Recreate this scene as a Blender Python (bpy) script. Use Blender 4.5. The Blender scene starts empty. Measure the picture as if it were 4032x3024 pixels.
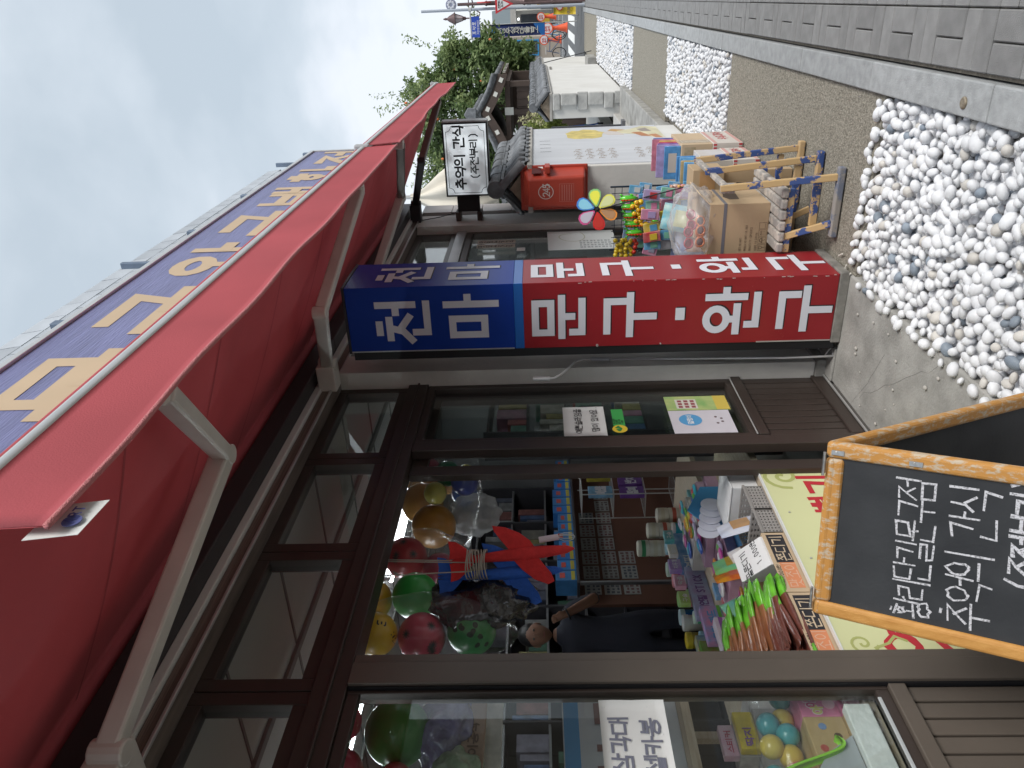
import bpy, bmesh, math, random
from mathutils import Vector, Matrix
random.seed(7)
sc = bpy.context.scene
COL = sc.collection
# ------------------------------------------------------------------ camera
F, PITCH, ROLL, YAW, CAMH = 3030., math.radians(2.3), math.radians(1.4), math.radians(26.6), 1.5
d = Vector((math.cos(YAW)*math.cos(PITCH), math.sin(YAW)*math.cos(PITCH), math.sin(PITCH)))
r0 = Vector((math.sin(YAW), -math.cos(YAW), 0)); u0 = r0.cross(d)
Rv = math.cos(ROLL)*r0 - math.sin(ROLL)*u0; Uv = math.sin(ROLL)*r0 + math.cos(ROLL)*u0
cd = bpy.data.cameras.new('camera'); cam = bpy.data.objects.new('camera', cd); COL.objects.link(cam)
mw = Matrix.Identity(4)                       # the phone is held sideways: picture right is down
for i in range(3):
    mw[i][0], mw[i][1], mw[i][2] = -Uv[i], Rv[i], -d[i]
mw[2][3] = CAMH
cam.matrix_world = mw
cd.sensor_fit = 'HORIZONTAL'; cd.sensor_width = 36; cd.lens = F/4032*36; cd.clip_end = 500; cd.clip_start = .05
sc.camera = cam
# ------------------------------------------------------------------ sky, sun, exposure
SUN_EL, SUN_AZ = math.radians(41), Vector((-.38, -.92, 0)).normalized()
w = bpy.data.worlds.new('World'); sc.world = w; w.use_nodes = True
nt = w.node_tree; nt.nodes.clear()
def N(t, **k):
    n = nt.nodes.new(t)
    for a, b in k.items(): setattr(n, a, b)
    return n
out = N('ShaderNodeOutputWorld'); sky = N('ShaderNodeTexSky', sky_type='NISHITA'); sky.sun_disc = False
sky.sun_elevation = SUN_EL; sky.sun_rotation = math.atan2(SUN_AZ.x, SUN_AZ.y)
b1 = N('ShaderNodeBackground'); b1.inputs[1].default_value = .06; nt.links.new(sky.outputs[0], b1.inputs[0])
tc = N('ShaderNodeTexCoord'); mp = N('ShaderNodeMapping'); mp.inputs['Scale'].default_value = (1.0, 1.5, 2.6)
nt.links.new(tc.outputs['Generated'], mp.inputs[0])
n1 = N('ShaderNodeTexNoise'); n1.inputs['Scale'].default_value = 1.7; n1.inputs['Detail'].default_value = 5; n1.inputs['Roughness'].default_value = .48; n1.inputs['Distortion'].default_value = .35
n2 = N('ShaderNodeTexNoise'); n2.inputs['Scale'].default_value = 4.2; n2.inputs['Detail'].default_value = 6; n2.inputs['Roughness'].default_value = .5
nt.links.new(mp.outputs[0], n1.inputs[0]); nt.links.new(mp.outputs[0], n2.inputs[0])
r1 = N('ShaderNodeValToRGB'); e = r1.color_ramp.elements
e[0].position = .38; e[0].color = (.285, .327, .366, 1); e[1].position = .61; e[1].color = (.455, .478, .512, 1)
r1.color_ramp.elements.new(.5).color = (.335, .374, .412, 1)
mxs = N('ShaderNodeMath', operation='MULTIPLY_ADD'); mxs.inputs[1].default_value = .32
nt.links.new(n2.outputs[0], mxs.inputs[0]); ms2 = N('ShaderNodeMath', operation='MULTIPLY_ADD'); ms2.inputs[1].default_value = .8; ms2.inputs[2].default_value = -.055
nt.links.new(n1.outputs[0], ms2.inputs[0]); nt.links.new(ms2.outputs[0], mxs.inputs[2]); nt.links.new(mxs.outputs[0], r1.inputs[0])
b2 = N('ShaderNodeBackground'); b2.inputs[1].default_value = 1.0; nt.links.new(r1.outputs[0], b2.inputs[0])
mx = N('ShaderNodeMixShader'); mx.inputs[0].default_value = .88
nt.links.new(b1.outputs[0], mx.inputs[1]); nt.links.new(b2.outputs[0], mx.inputs[2]); nt.links.new(mx.outputs[0], out.inputs[0])
sl = bpy.data.lights.new('sun', 'SUN'); sl.energy = 1.5; sl.angle = math.radians(28); sl.color = (1, .965, .91)
so = bpy.data.objects.new('sun', sl); COL.objects.link(so)
so.rotation_euler = (-(SUN_AZ*math.cos(SUN_EL) + Vector((0, 0, math.sin(SUN_EL))))).to_track_quat('-Z', 'Y').to_euler()
so.location = (0, -6, 12)
vs = sc.view_settings; vs.view_transform = 'Standard'; vs.look = 'None'; vs.gamma = 1; vs.exposure = 1.12
sc.cycles.max_bounces = 8; sc.cycles.transparent_max_bounces = 14; sc.cycles.diffuse_bounces = 4
sc.cycles.caustics_reflective = False; sc.cycles.caustics_refractive = False
# ------------------------------------------------------------------ materials
MATS = {}
def mat(name, col, rough=.6, metal=0., var=.0, scale=8., bump=0., bscale=60., spec=.5, col2=None, alpha=1., stretch=None, trans=0., coat=0., detail=4):
    """Principled with soft noise variation of the colour and a fine bump"""
    if name in MATS: return MATS[name]
    m = bpy.data.materials.new(name); m.use_nodes = True; MATS[name] = m
    t = m.node_tree; p = t.nodes['Principled BSDF']
    p.inputs['Base Color'].default_value = (*col, 1); p.inputs['Roughness'].default_value = rough; p.inputs['Metallic'].default_value = metal
    p.inputs['Specular IOR Level'].default_value = spec; p.inputs['Alpha'].default_value = alpha; p.inputs['Coat Weight'].default_value = coat
    p.inputs['Transmission Weight'].default_value = trans
    if var or col2 or bump:
        co = t.nodes.new('ShaderNodeTexCoord'); mpn = t.nodes.new('ShaderNodeMapping')
        if stretch: mpn.inputs['Scale'].default_value = stretch
        t.links.new(co.outputs['Object'], mpn.inputs[0])
    if var or col2:
        n = t.nodes.new('ShaderNodeTexNoise'); n.inputs['Scale'].default_value = scale; n.inputs['Detail'].default_value = detail
        t.links.new(mpn.outputs[0], n.inputs[0])
        r = t.nodes.new('ShaderNodeValToRGB'); r.color_ramp.elements[0].position = .3; r.color_ramp.elements[1].position = .7
        c2 = col2 or tuple(min(1, c*(1+var)) for c in col); c1 = col if col2 else tuple(c*(1-var) for c in col)
        r.color_ramp.elements[0].color = (*c1, 1); r.color_ramp.elements[1].color = (*c2, 1)
        t.links.new(n.outputs[0], r.inputs[0]); t.links.new(r.outputs[0], p.inputs['Base Color'])
    if bump:
        n = t.nodes.new('ShaderNodeTexNoise'); n.inputs['Scale'].default_value = bscale; n.inputs['Detail'].default_value = 3
        t.links.new(mpn.outputs[0], n.inputs[0])
        bp = t.nodes.new('ShaderNodeBump'); bp.inputs['Strength'].default_value = bump; bp.inputs['Distance'].default_value = .01
        t.links.new(n.outputs[0], bp.inputs['Height']); t.links.new(bp.outputs[0], p.inputs['Normal'])
    return m
def worn(name, paint, under, thr=.5, scale=14., rough=.6, stretch=(1, 1, 1), soft=.02, bump=.15):
    """two-tone worn paint: hard-edged patches of what lies underneath"""
    if name in MATS: return MATS[name]
    m = bpy.data.materials.new(name); m.use_nodes = True; MATS[name] = m
    t = m.node_tree; p = t.nodes['Principled BSDF']; p.inputs['Roughness'].default_value = rough
    co = t.nodes.new('ShaderNodeTexCoord'); mpn = t.nodes.new('ShaderNodeMapping'); mpn.inputs['Scale'].default_value = stretch
    t.links.new(co.outputs['Object'], mpn.inputs[0])
    n = t.nodes.new('ShaderNodeTexNoise'); n.inputs['Scale'].default_value = scale; n.inputs['Detail'].default_value = 9; n.inputs['Roughness'].default_value = .68
    t.links.new(mpn.outputs[0], n.inputs[0])
    r = t.nodes.new('ShaderNodeValToRGB'); r.color_ramp.elements[0].position = thr-soft; r.color_ramp.elements[1].position = thr+soft
    r.color_ramp.elements[0].color = (*paint, 1); r.color_ramp.elements[1].color = (*under, 1)
    t.links.new(n.outputs[0], r.inputs[0]); t.links.new(r.outputs[0], p.inputs['Base Color'])
    bp = t.nodes.new('ShaderNodeBump'); bp.inputs['Strength'].default_value = bump; bp.inputs['Distance'].default_value = .004
    t.links.new(n.outputs[0], bp.inputs['Height']); t.links.new(bp.outputs[0], p.inputs['Normal'])
    return m
def glass(name, tint=(1, 1, 1), refl=1.0, rough=.0, haze=0., k=1.0):
    """a thin pane: see-through, mirror-like towards grazing angles"""
    if name in MATS: return MATS[name]
    m = bpy.data.materials.new(name); m.use_nodes = True; MATS[name] = m
    t = m.node_tree; t.nodes.clear(); o = t.nodes.new('ShaderNodeOutputMaterial')
    tr = t.nodes.new('ShaderNodeBsdfTransparent'); tr.inputs[0].default_value = (*tint, 1)
    gl = t.nodes.new('ShaderNodeBsdfGlossy'); gl.inputs['Roughness'].default_value = rough; gl.inputs[0].default_value = (refl, refl, refl, 1)
    fr = t.nodes.new('ShaderNodeFresnel'); gm_ = t.nodes.new('ShaderNodeNewGeometry'); io = t.nodes.new('ShaderNodeMapRange'); io.inputs[3].default_value = 1.5; io.inputs[4].default_value = 1/1.5
    t.links.new(gm_.outputs['Backfacing'], io.inputs[0]); t.links.new(io.outputs[0], fr.inputs[0])
    mu = t.nodes.new('ShaderNodeMath'); mu.operation = 'MULTIPLY_ADD'; mu.inputs[1].default_value = k; mu.inputs[2].default_value = .0; mu.use_clamp = True
    ms = t.nodes.new('ShaderNodeMixShader'); t.links.new(fr.outputs[0], mu.inputs[0]); t.links.new(mu.outputs[0], ms.inputs[0])
    t.links.new(tr.outputs[0], ms.inputs[1]); t.links.new(gl.outputs[0], ms.inputs[2])
    if haze:
        df = t.nodes.new('ShaderNodeBsdfDiffuse'); df.inputs[0].default_value = (.85, .87, .9, 1); m2 = t.nodes.new('ShaderNodeMixShader'); m2.inputs[0].default_value = haze
        t.links.new(ms.outputs[0], m2.inputs[1]); t.links.new(df.outputs[0], m2.inputs[2]); t.links.new(m2.outputs[0], o.inputs[0])
    else: t.links.new(ms.outputs[0], o.inputs[0])
    return m
def vary(m, amount=.25, hue=0.):
    """lets every copy of a shared mesh take a slightly different brightness"""
    t = m.node_tree; p = t.nodes['Principled BSDF']; src = p.inputs['Base Color']
    oi = t.nodes.new('ShaderNodeObjectInfo'); hs = t.nodes.new('ShaderNodeHueSaturation')
    mr = t.nodes.new('ShaderNodeMapRange'); mr.inputs[3].default_value = 1-amount; mr.inputs[4].default_value = 1+amount
    t.links.new(oi.outputs['Random'], mr.inputs[0]); t.links.new(mr.outputs[0], hs.inputs['Value'])
    if src.is_linked: t.links.new(src.links[0].from_socket, hs.inputs['Color'])
    else: hs.inputs['Color'].default_value = src.default_value[:]
    t.links.new(hs.outputs[0], src); return m
def flat(c, rough=.55, **k): return mat('plain_%.3f_%.3f_%.3f_%.2f' % (*c, rough), c, rough, **k)
# ------------------------------------------------------------------ mesh building
class B:
    def __init__(s): s.v, s.f, s.mi = [], [], []; s.cur = 0; s.T = None
    def add(s, vs, fs):
        o = len(s.v)
        s.v += [tuple(s.T @ Vector(p)) if s.T else tuple(p) for p in vs]
        s.f += [tuple(i+o for i in q) for q in fs]; s.mi += [s.cur]*len(fs); return s
    def box(s, x0, x1, y0, y1, z0, z1):
        return s.add([(x0,y0,z0),(x1,y0,z0),(x1,y1,z0),(x0,y1,z0),(x0,y0,z1),(x1,y0,z1),(x1,y1,z1),(x0,y1,z1)],
                     [(3,2,1,0),(4,5,6,7),(0,1,5,4),(1,2,6,5),(2,3,7,6),(3,0,4,7)])
    def cyl(s, a, b, r, r2=None, n=12, caps=True):
        a, b = Vector(a), Vector(b); r2 = r if r2 is None else r2
        ax = (b-a).normalized(); p = ax.orthogonal().normalized(); q = ax.cross(p)
        vs = []
        for c, rr in ((a, r), (b, r2)):
            for i in range(n):
                t = 2*math.pi*i/n; vs.append(c + rr*(math.cos(t)*p + math.sin(t)*q))
        fs = [(i, (i+1) % n, n+(i+1) % n, n+i) for i in range(n)]
        if caps: fs += [tuple(range(n-1, -1, -1)), tuple(range(n, 2*n))]
        return s.add(vs, fs)
    def tube(s, pts, r, n=8, closed=False):
        pts = [Vector(p) for p in pts]; m = len(pts); vs = []; up = None
        for i, p in enumerate(pts):
            a = pts[(i-1) % m] if (i or closed) else p; b = pts[(i+1) % m] if (i < m-1 or closed) else p
            t = (b-a).normalized(); up = t.orthogonal().normalized() if up is None else (up - up.dot(t)*t).normalized()
            q = t.cross(up); rr = r[i] if isinstance(r, (list, tuple)) else r
            for k in range(n):
                an = 2*math.pi*k/n; vs.append(p + rr*(math.cos(an)*up + math.sin(an)*q))
        fs = [(i*n+k, i*n+(k+1) % n, ((i+1) % m)*n+(k+1) % n, ((i+1) % m)*n+k) for i in range(m if closed else m-1) for k in range(n)]
        if not closed: fs += [tuple(range(n-1, -1, -1)), tuple(range((m-1)*n, m*n))]
        return s.add(vs, fs)
    def sph(s, c, r, nu=14, nv=9, fn=None):
        r = (r, r, r) if not isinstance(r, (tuple, list)) else r; vs = []
        for j in range(nv+1):
            ph = math.pi*j/nv
            for i in range(nu):
                t = 2*math.pi*i/nu; q = Vector((math.sin(ph)*math.cos(t), math.sin(ph)*math.sin(t), math.cos(ph)))
                k = fn(q) if fn else 1.
                vs.append((c[0]+r[0]*q.x*k, c[1]+r[1]*q.y*k, c[2]+r[2]*q.z*k))
        return s.add(vs, [(j*nu+i, (j+1)*nu+i, (j+1)*nu+(i+1) % nu, j*nu+(i+1) % nu) for j in range(nv) for i in range(nu)])
    def lathe(s, c, prof, n=14, ax='z'):
        vs = []
        for r, h in prof:
            for i in range(n):
                t = 2*math.pi*i/n; a, b = r*math.cos(t), r*math.sin(t)
                vs.append({'z': (c[0]+a, c[1]+b, c[2]+h), 'x': (c[0]+h, c[1]+a, c[2]+b), 'y': (c[0]+a, c[1]+h, c[2]+b)}[ax])
        m = len(prof)
        return s.add(vs, [(j*n+i, j*n+(i+1) % n, (j+1)*n+(i+1) % n, (j+1)*n+i) for j in range(m-1) for i in range(n)] + [tuple(range(n-1, -1, -1)), tuple(range((m-1)*n, m*n))])
    def grid(s, fn, nu, nv):
        vs = [fn(i/nu, j/nv) for j in range(nv+1) for i in range(nu+1)]
        return s.add(vs, [(j*(nu+1)+i, j*(nu+1)+i+1, (j+1)*(nu+1)+i+1, (j+1)*(nu+1)+i) for j in range(nv) for i in range(nu)])
    def sheet(s, fn, nu, nv, th, nrm):
        """a grid with thickness th along nrm"""
        nrm = Vector(nrm)*th; n = (nu+1)*(nv+1)
        vs = [Vector(fn(i/nu, j/nv)) for j in range(nv+1) for i in range(nu+1)]; vs += [p+nrm for p in vs]
        q = [(j*(nu+1)+i, j*(nu+1)+i+1, (j+1)*(nu+1)+i+1, (j+1)*(nu+1)+i) for j in range(nv) for i in range(nu)]
        fs = q + [tuple(k+n for k in reversed(f)) for f in q]
        rim = [i for i in range(nu+1)] + [(j+1)*(nu+1)+nu for j in range(nv)] + [nv*(nu+1)+i for i in range(nu-1, -1, -1)] + [j*(nu+1) for j in range(nv-1, 0, -1)]
        fs += [(rim[k], rim[(k+1) % len(rim)], rim[(k+1) % len(rim)]+n, rim[k]+n) for k in range(len(rim))]
        return s.add(vs, fs)
    def prism(s, poly, vec):
        n = len(poly); vec = Vector(vec); vs = [Vector(p) for p in poly] + [Vector(p)+vec for p in poly]
        return s.add(vs, [tuple(range(n-1, -1, -1)), tuple(range(n, 2*n))] + [(i, (i+1) % n, n+(i+1) % n, n+i) for i in range(n)])
    def quad(s, a, b, c, e): return s.add([a, b, c, e], [(0, 1, 2, 3)])
    def bar(s, a, b, wd, ht, up=(0, 0, 1)):
        """rectangular bar from a to b"""
        a, b = Vector(a), Vector(b); ax = (b-a).normalized(); u = Vector(up); sd = ax.cross(u).normalized(); u = sd.cross(ax)
        vs = [c + sx*sd*wd/2 + sy*u*ht/2 for c in (a, b) for sx, sy in ((-1,-1),(1,-1),(1,1),(-1,1))]
        return s.add(vs, [(0,1,2,3),(7,6,5,4),(0,4,5,1),(1,5,6,2),(2,6,7,3),(3,7,4,0)])
    def ribbon(s, pts, wd, O, X, Y, Nn, off=0., closed=False, jit=0., th=0.):
        """flat stroke of width wd along 2D points in the frame O, X, Y"""
        O, X, Y, Nn = Vector(O), Vector(X), Vector(Y), Vector(Nn)
        P = [Vector((p[0], p[1])) for p in pts]; m = len(P); L, Rr = [], []
        for i in range(m):
            a = P[(i-1) % m] if (i or closed) else None; b = P[(i+1) % m] if (i < m-1 or closed) else None
            d1 = (P[i]-a).normalized() if a is not None else None; d2 = (b-P[i]).normalized() if b is not None else None
            d1 = d1 or d2; d2 = d2 or d1; t = (d1+d2)
            t = t.normalized() if t.length > 1e-6 else d1
            nn = Vector((-t.y, t.x)); cs = max(.5, nn.dot(Vector((-d1.y, d1.x)))); h = wd/2/cs*(1+random.uniform(-jit, jit))
            c = P[i].copy()
            if not closed and i == 0: c -= d2*wd*.42
            if not closed and i == m-1: c += d1*wd*.42
            L.append(c+nn*h); Rr.append(c-nn*h)
        vs = [O + X*q.x + Y*q.y + Nn*off for q in L+Rr]
        fs = [(m+i, m+(i+1) % m, (i+1) % m, i) for i in range(m if closed else m-1)]
        if th:
            k = len(vs); vs += [v-Nn*th for v in vs[:k]]
            for i in range(m if closed else m-1):
                j = (i+1) % m; fs += [(i, j, k+j, k+i), (m+j, m+i, k+m+i, k+m+j)]
            if not closed: fs += [(0, k, k+m, m), (m-1, m+m-1, k+m+m-1, k+m-1)]
        return s.add(vs, fs)
    def build(s, name, m, parent=None, smooth=False, bevel=0., seg=2, auto=None):
        me = bpy.data.meshes.new(name)
        L = parent.get('_o', (0, 0, 0)) if parent else (0, 0, 0)
        me.from_pydata([(p[0]-L[0], p[1]-L[1], p[2]-L[2]) for p in s.v], [], s.f)
        for q in (m if isinstance(m, (list, tuple)) else [m]): me.materials.append(q)
        if any(s.mi): me.polygons.foreach_set('material_index', s.mi)
        if smooth: me.polygons.foreach_set('use_smooth', [True]*len(s.f))
        if smooth == 'auto' or auto: me.set_sharp_from_angle(angle=math.radians(auto or 40))
        me.update()
        o = bpy.data.objects.new(name, me); COL.objects.link(o)
        if parent: o.parent = parent; o['_o'] = L
        if bevel:
            b = o.modifiers.new('edge', 'BEVEL'); b.width = bevel; b.segments = seg; b.limit_method = 'ANGLE'; b.angle_limit = math.radians(35)
        return o
def tag(o, label, cat, group=None):
    o['label'] = label; o['category'] = cat
    if group: o['group'] = group
    return o
def thing(name, label, cat, loc=(0, 0, 0), group=None):
    o = bpy.data.objects.new(name, None); o.empty_display_size = .1; COL.objects.link(o); o.location = loc; o['_o'] = tuple(loc)
    return tag(o, label, cat, group)
def struct(o): o['kind'] = 'structure'; return o
def stuff(o): o['kind'] = 'stuff'; return o
def piece(src, parent, loc=(0, 0, 0), rot=(0, 0, 0), scl=(1, 1, 1)):
    """one more copy of a small part, sharing its mesh"""
    o = bpy.data.objects.new(src.name.split('.')[0], src.data if hasattr(src, 'data') else src); COL.objects.link(o); o.parent = parent
    L = parent.get('_o', (0, 0, 0)) if parent else (0, 0, 0)
    o.location = (loc[0]-L[0], loc[1]-L[1], loc[2]-L[2]); o.rotation_euler = rot; o.scale = scl; return o
def copy_tree(o, loc, label=None, rz=None):
    c = o.copy(); COL.objects.link(c); c.location = loc
    if label: c['label'] = label
    if rz is not None: c.rotation_euler = (0, 0, rz)
    def kids(a, b):
        for ch in list(a.children):
            k = ch.copy(); COL.objects.link(k); k.parent = b; kids(ch, k)
    kids(o, c); return c
# ------------------------------------------------------------------ lettering: strokes for Hangul letters, digits and capitals
CIR = [(.5+.5*math.cos(math.pi/2+2*math.pi*i/14), .5+.5*math.sin(math.pi/2+2*math.pi*i/14)) for i in range(14)]
CO = {'ㄱ': [[(0,1),(.95,1),(.8,0)]], 'ㄴ': [[(0,1),(0,0),(1,0)]], 'ㄷ': [[(1,1),(0,1),(0,0),(1,0)]],
      'ㄹ': [[(0,1),(1,1),(1,.5),(0,.5),(0,0),(1,0)]], 'ㅁ': [[(0,1),(1,1),(1,0),(0,0),'c']], 'ㅂ': [[(0,1),(0,0),(1,0),(1,1)],[(.06,.5),(.94,.5)]],
      'ㅅ': [[(.52,1),(.42,.5),(0,0)],[(.5,.55),(1,0)]], 'ㅇ': [CIR+['c']], 'ㅈ': [[(0,.95),(1,.95),(.5,.5),(0,0)],[(.55,.5),(1,0)]],
      'ㅊ': [[(.35,1.05),(.65,1.05)],[(0,.76),(1,.76),(.5,.4),(0,0)],[(.55,.42),(1,0)]], 'ㅋ': [[(0,1),(.95,1),(.8,0)],[(.05,.52),(.82,.52)]],
      'ㅌ': [[(1,1),(0,1),(0,0),(1,0)],[(.05,.5),(.95,.5)]], 'ㅍ': [[(0,1),(1,1)],[(.28,.95),(.28,.05)],[(.72,.95),(.72,.05)],[(0,0),(1,0)]],
      'ㅎ': [[(.35,1.08),(.65,1.08)],[(0,.82),(1,.82)],[(.5+(p[0]-.5)*.62,p[1]*.6) for p in CIR]+['c']]}
for a, b in (('ㄲ','ㄱ'),('ㄸ','ㄷ'),('ㅃ','ㅂ'),('ㅆ','ㅅ'),('ㅉ','ㅈ')):
    CO[a] = [[p if p == 'c' else (p[0]*.42+k, p[1]) for p in st] for k in (0, .56) for st in CO[b]]
LEAD = 'ㄱㄲㄴㄷㄸㄹㅁㅂㅃㅅㅆㅇㅈㅉㅊㅋㅌㅍㅎ'
VOW = 'ㅏㅐㅑㅒㅓㅔㅕㅖㅗㅘㅙㅚㅛㅜㅝㅞㅟㅠㅡㅢㅣ'
TAIL = ['', 'ㄱ', 'ㄲ', 'ㄳ', 'ㄴ', 'ㄵ', 'ㄶ', 'ㄷ', 'ㄹ', 'ㄺ', 'ㄻ', 'ㄼ', 'ㄽ', 'ㄾ', 'ㄿ', 'ㅀ', 'ㅁ', 'ㅂ', 'ㅄ', 'ㅅ', 'ㅆ', 'ㅇ', 'ㅈ', 'ㅊ', 'ㅋ', 'ㅌ', 'ㅍ', 'ㅎ']
CO['ㄶ'] = [[p if p == 'c' else (p[0]*.4+k, p[1]) for p in st] for k, c in ((0, 'ㄴ'), (.58, 'ㅎ')) for st in CO[c]]
VV = {'ㅏ': [[(.35,1),(.35,0)],[(.42,.5),(1,.5)]], 'ㅐ': [[(.2,.95),(.2,.05)],[(.85,1),(.85,0)],[(.25,.5),(.8,.5)]], 'ㅓ': [[(.85,1),(.85,0)],[(.1,.5),(.8,.5)]],
      'ㅔ': [[(.5,.95),(.5,.05)],[(.95,1),(.95,0)],[(0,.5),(.45,.5)]], 'ㅕ': [[(.85,1),(.85,0)],[(.1,.66),(.8,.66)],[(.1,.36),(.8,.36)]],
      'ㅖ': [[(.5,.95),(.5,.05)],[(.95,1),(.95,0)],[(0,.64),(.45,.64)],[(0,.36),(.45,.36)]], 'ㅑ': [[(.35,1),(.35,0)],[(.4,.66),(1,.66)],[(.4,.36),(1,.36)]], 'ㅣ': [[(.6,1),(.6,0)]]}
VH = {'ㅗ': [[(.5,1),(.5,.2)],[(0,.12),(1,.12)]], 'ㅛ': [[(.33,1),(.33,.2)],[(.67,1),(.67,.2)],[(0,.12),(1,.12)]], 'ㅜ': [[(0,.85),(1,.85)],[(.5,.78),(.5,0)]],
      'ㅠ': [[(0,.85),(1,.85)],[(.33,.78),(.33,0)],[(.67,.78),(.67,0)]], 'ㅡ': [[(0,.5),(1,.5)]]}
CMP = {'ㅘ': ('ㅗ','ㅏ'), 'ㅙ': ('ㅗ','ㅐ'), 'ㅚ': ('ㅗ','ㅣ'), 'ㅝ': ('ㅜ','ㅓ'), 'ㅟ': ('ㅜ','ㅣ'), 'ㅢ': ('ㅡ','ㅣ')}
ASC = {'0': [[(.5+(p[0]-.5)*.85, p[1]) for p in CIR]+['c']], '1': [[(.2,.8),(.55,1),(.55,0)]], '2': [[(.05,.8),(.3,1),(.75,1),(.9,.75),(.7,.45),(.05,0),(.95,0)]],
       '3': [[(.1,1),(.85,.95),(.45,.55),(.9,.35),(.7,0),(.1,.03)]], '4': [[(.7,0),(.7,1),(.05,.3),(.98,.3)]], '5': [[(.9,1),(.2,1),(.14,.58),(.6,.62),(.9,.35),(.7,.03),(.08,.03)]],
       '8': [[(.5,.52),(.15,.78),(.5,1),(.85,.78),(.5,.52),(.1,.22),(.5,0),(.9,.22),'c']],
       '6': [[(.8,.95),(.3,.7),(.1,.3),(.5,0),(.9,.28),(.5,.52),(.15,.35)]], '.': [[(.4,0),(.4,.06)]], ',': [[(.5,.1),(.35,-.15)]], ':': [[(.5,.72),(.5,.78)],[(.5,.2),(.5,.26)]], '·': [[(.4,.5),(.6,.5)]],
       '(': [[(.8,1.1),(.45,.8),(.45,.2),(.8,-.1)]], ')': [[(.2,1.1),(.55,.8),(.55,.2),(.2,-.1)]],
       'M': [[(0,0),(.05,1),(.5,.35),(.95,1),(1,0)]], 'G': [[(.95,.8),(.6,1),(.2,.9),(0,.5),(.2,.08),(.6,0),(.95,.2),(.95,.48),(.55,.48)]],
       'S': [[(.9,.88),(.5,1),(.1,.8),(.3,.56),(.75,.44),(.92,.2),(.5,0),(.06,.14)]], 'L': [[(.1,1),(.1,0),(.9,0)]], 'O': [CIR+['c']], 'W': [[(0,1),(.25,0),(.5,.7),(.75,0),(1,1)]],
       'A': [[(0,0),(.5,1),(1,0)],[(.2,.34),(.8,.34)]], 'D': [[(.1,0),(.1,1),(.6,.95),(.95,.5),(.6,.05),'c']], 'E': [[(.9,1),(.1,1),(.1,0),(.9,0)],[(.15,.5),(.75,.5)]],
       'I': [[(.5,1),(.5,0)]], 'N': [[(.08,0),(.08,1),(.92,0),(.92,1)]], 'C': [[(.95,.8),(.6,1),(.2,.9),(0,.5),(.2,.1),(.6,0),(.95,.2)]], 'H': [[(.08,1),(.08,0)],[(.92,1),(.92,0)],[(.12,.5),(.88,.5)]],
       'R': [[(.1,0),(.1,1),(.7,1),(.9,.75),(.7,.5),(.15,.5)],[(.5,.48),(.95,0)]], 'T': [[(0,1),(1,1)],[(.5,.95),(.5,0)]], 'U': [[(.08,1),(.08,.25),(.5,0),(.92,.25),(.92,1)]],
       'Q': [CIR+['c'],[(.6,.3),(1,-.05)]], 'Y': [[(0,1),(.5,.5),(1,1)],[(.5,.45),(.5,0)]], 'P': [[(.1,0),(.1,1),(.7,1),(.9,.75),(.7,.5),(.15,.5)]], 'K': [[(.1,1),(.1,0)],[(.9,1),(.2,.5),(.95,0)]],
       'B': [[(.1,0),(.1,1),(.7,.95),(.8,.72),(.2,.52),(.85,.36),(.75,.05),'c']], 'X': [[(.05,1),(.95,0)],[(.95,1),(.05,0)]], 'F': [[(.9,1),(.1,1),(.1,0)],[(.15,.5),(.75,.5)]], 'V': [[(0,1),(.5,0),(1,1)]]}
def syl(ch):
    """polylines of one character in the unit square"""
    o = ord(ch)-0xAC00
    def put(sts, x0, x1, y0, y1): return [[p if p == 'c' else (x0+p[0]*(x1-x0), y0+p[1]*(y1-y0)) for p in st] for st in sts]
    if not 0 <= o < 11172: return put(ASC.get(ch, []), .12, .72, 0, .92)
    l, v, t = LEAD[o//588], VOW[(o % 588)//28], TAIL[o % 28]; R_ = []
    b = .40 if t else 0.
    if v in VV:
        R_ += put(CO[l], .02, .55, b+(.10 if t else .2), .95 if t else .86); R_ += put(VV[v], .62, 1.0, b+.02, 1.0)
    elif v in VH:
        R_ += put(CO[l], .17, .83, .66 if t else .52, .98); R_ += put(VH[v], 0, 1, b if t else .02, .58 if t else .42)
    else:
        h, vv = CMP[v]; R_ += put(CO[l], .05, .52, .66 if t else .52, .98); R_ += put(VH[h], 0, .64, b+.0 if t else .14, .58 if t else .42); R_ += put(VV[vv], .70, 1.02, b-.04 if t else 0, 1)
    if t: R_ += put(CO[t], .14, .88, 0, .30)
    return R_
def write(b, txt, O, X, Y, size, wd, gap=1.12, jit=0., th=0., slant=0., off=.0006, sx=1., wj=0., step=.00012):
    """draw txt as flat strokes; O is the lower left corner, X and Y unit vectors of the surface"""
    X, Y = Vector(X).normalized(), Vector(Y).normalized(); Nn = X.cross(Y); x = 0.; k = 0
    for ch in txt:
        if ch == ' ': x += .5*size*sx; continue
        hang = 0xAC00 <= ord(ch) < 0xD7A4
        dx, dy = random.uniform(-jit, jit)*.6, random.uniform(-jit, jit)*.8
        for st in syl(ch):
            cl = st[-1] == 'c'; pts = [(x+size*sx*(p[0]+slant*p[1]+random.uniform(-jit, jit)+dx), size*(p[1]+random.uniform(-jit, jit)+dy)) for p in (st[:-1] if cl else st)]
            b.ribbon(pts, wd, O, X, Y, Nn, off+step*(k % 9), cl, wj, th); k += 1
        x += size*sx*(gap if hang else .78*gap)
    return x
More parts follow.
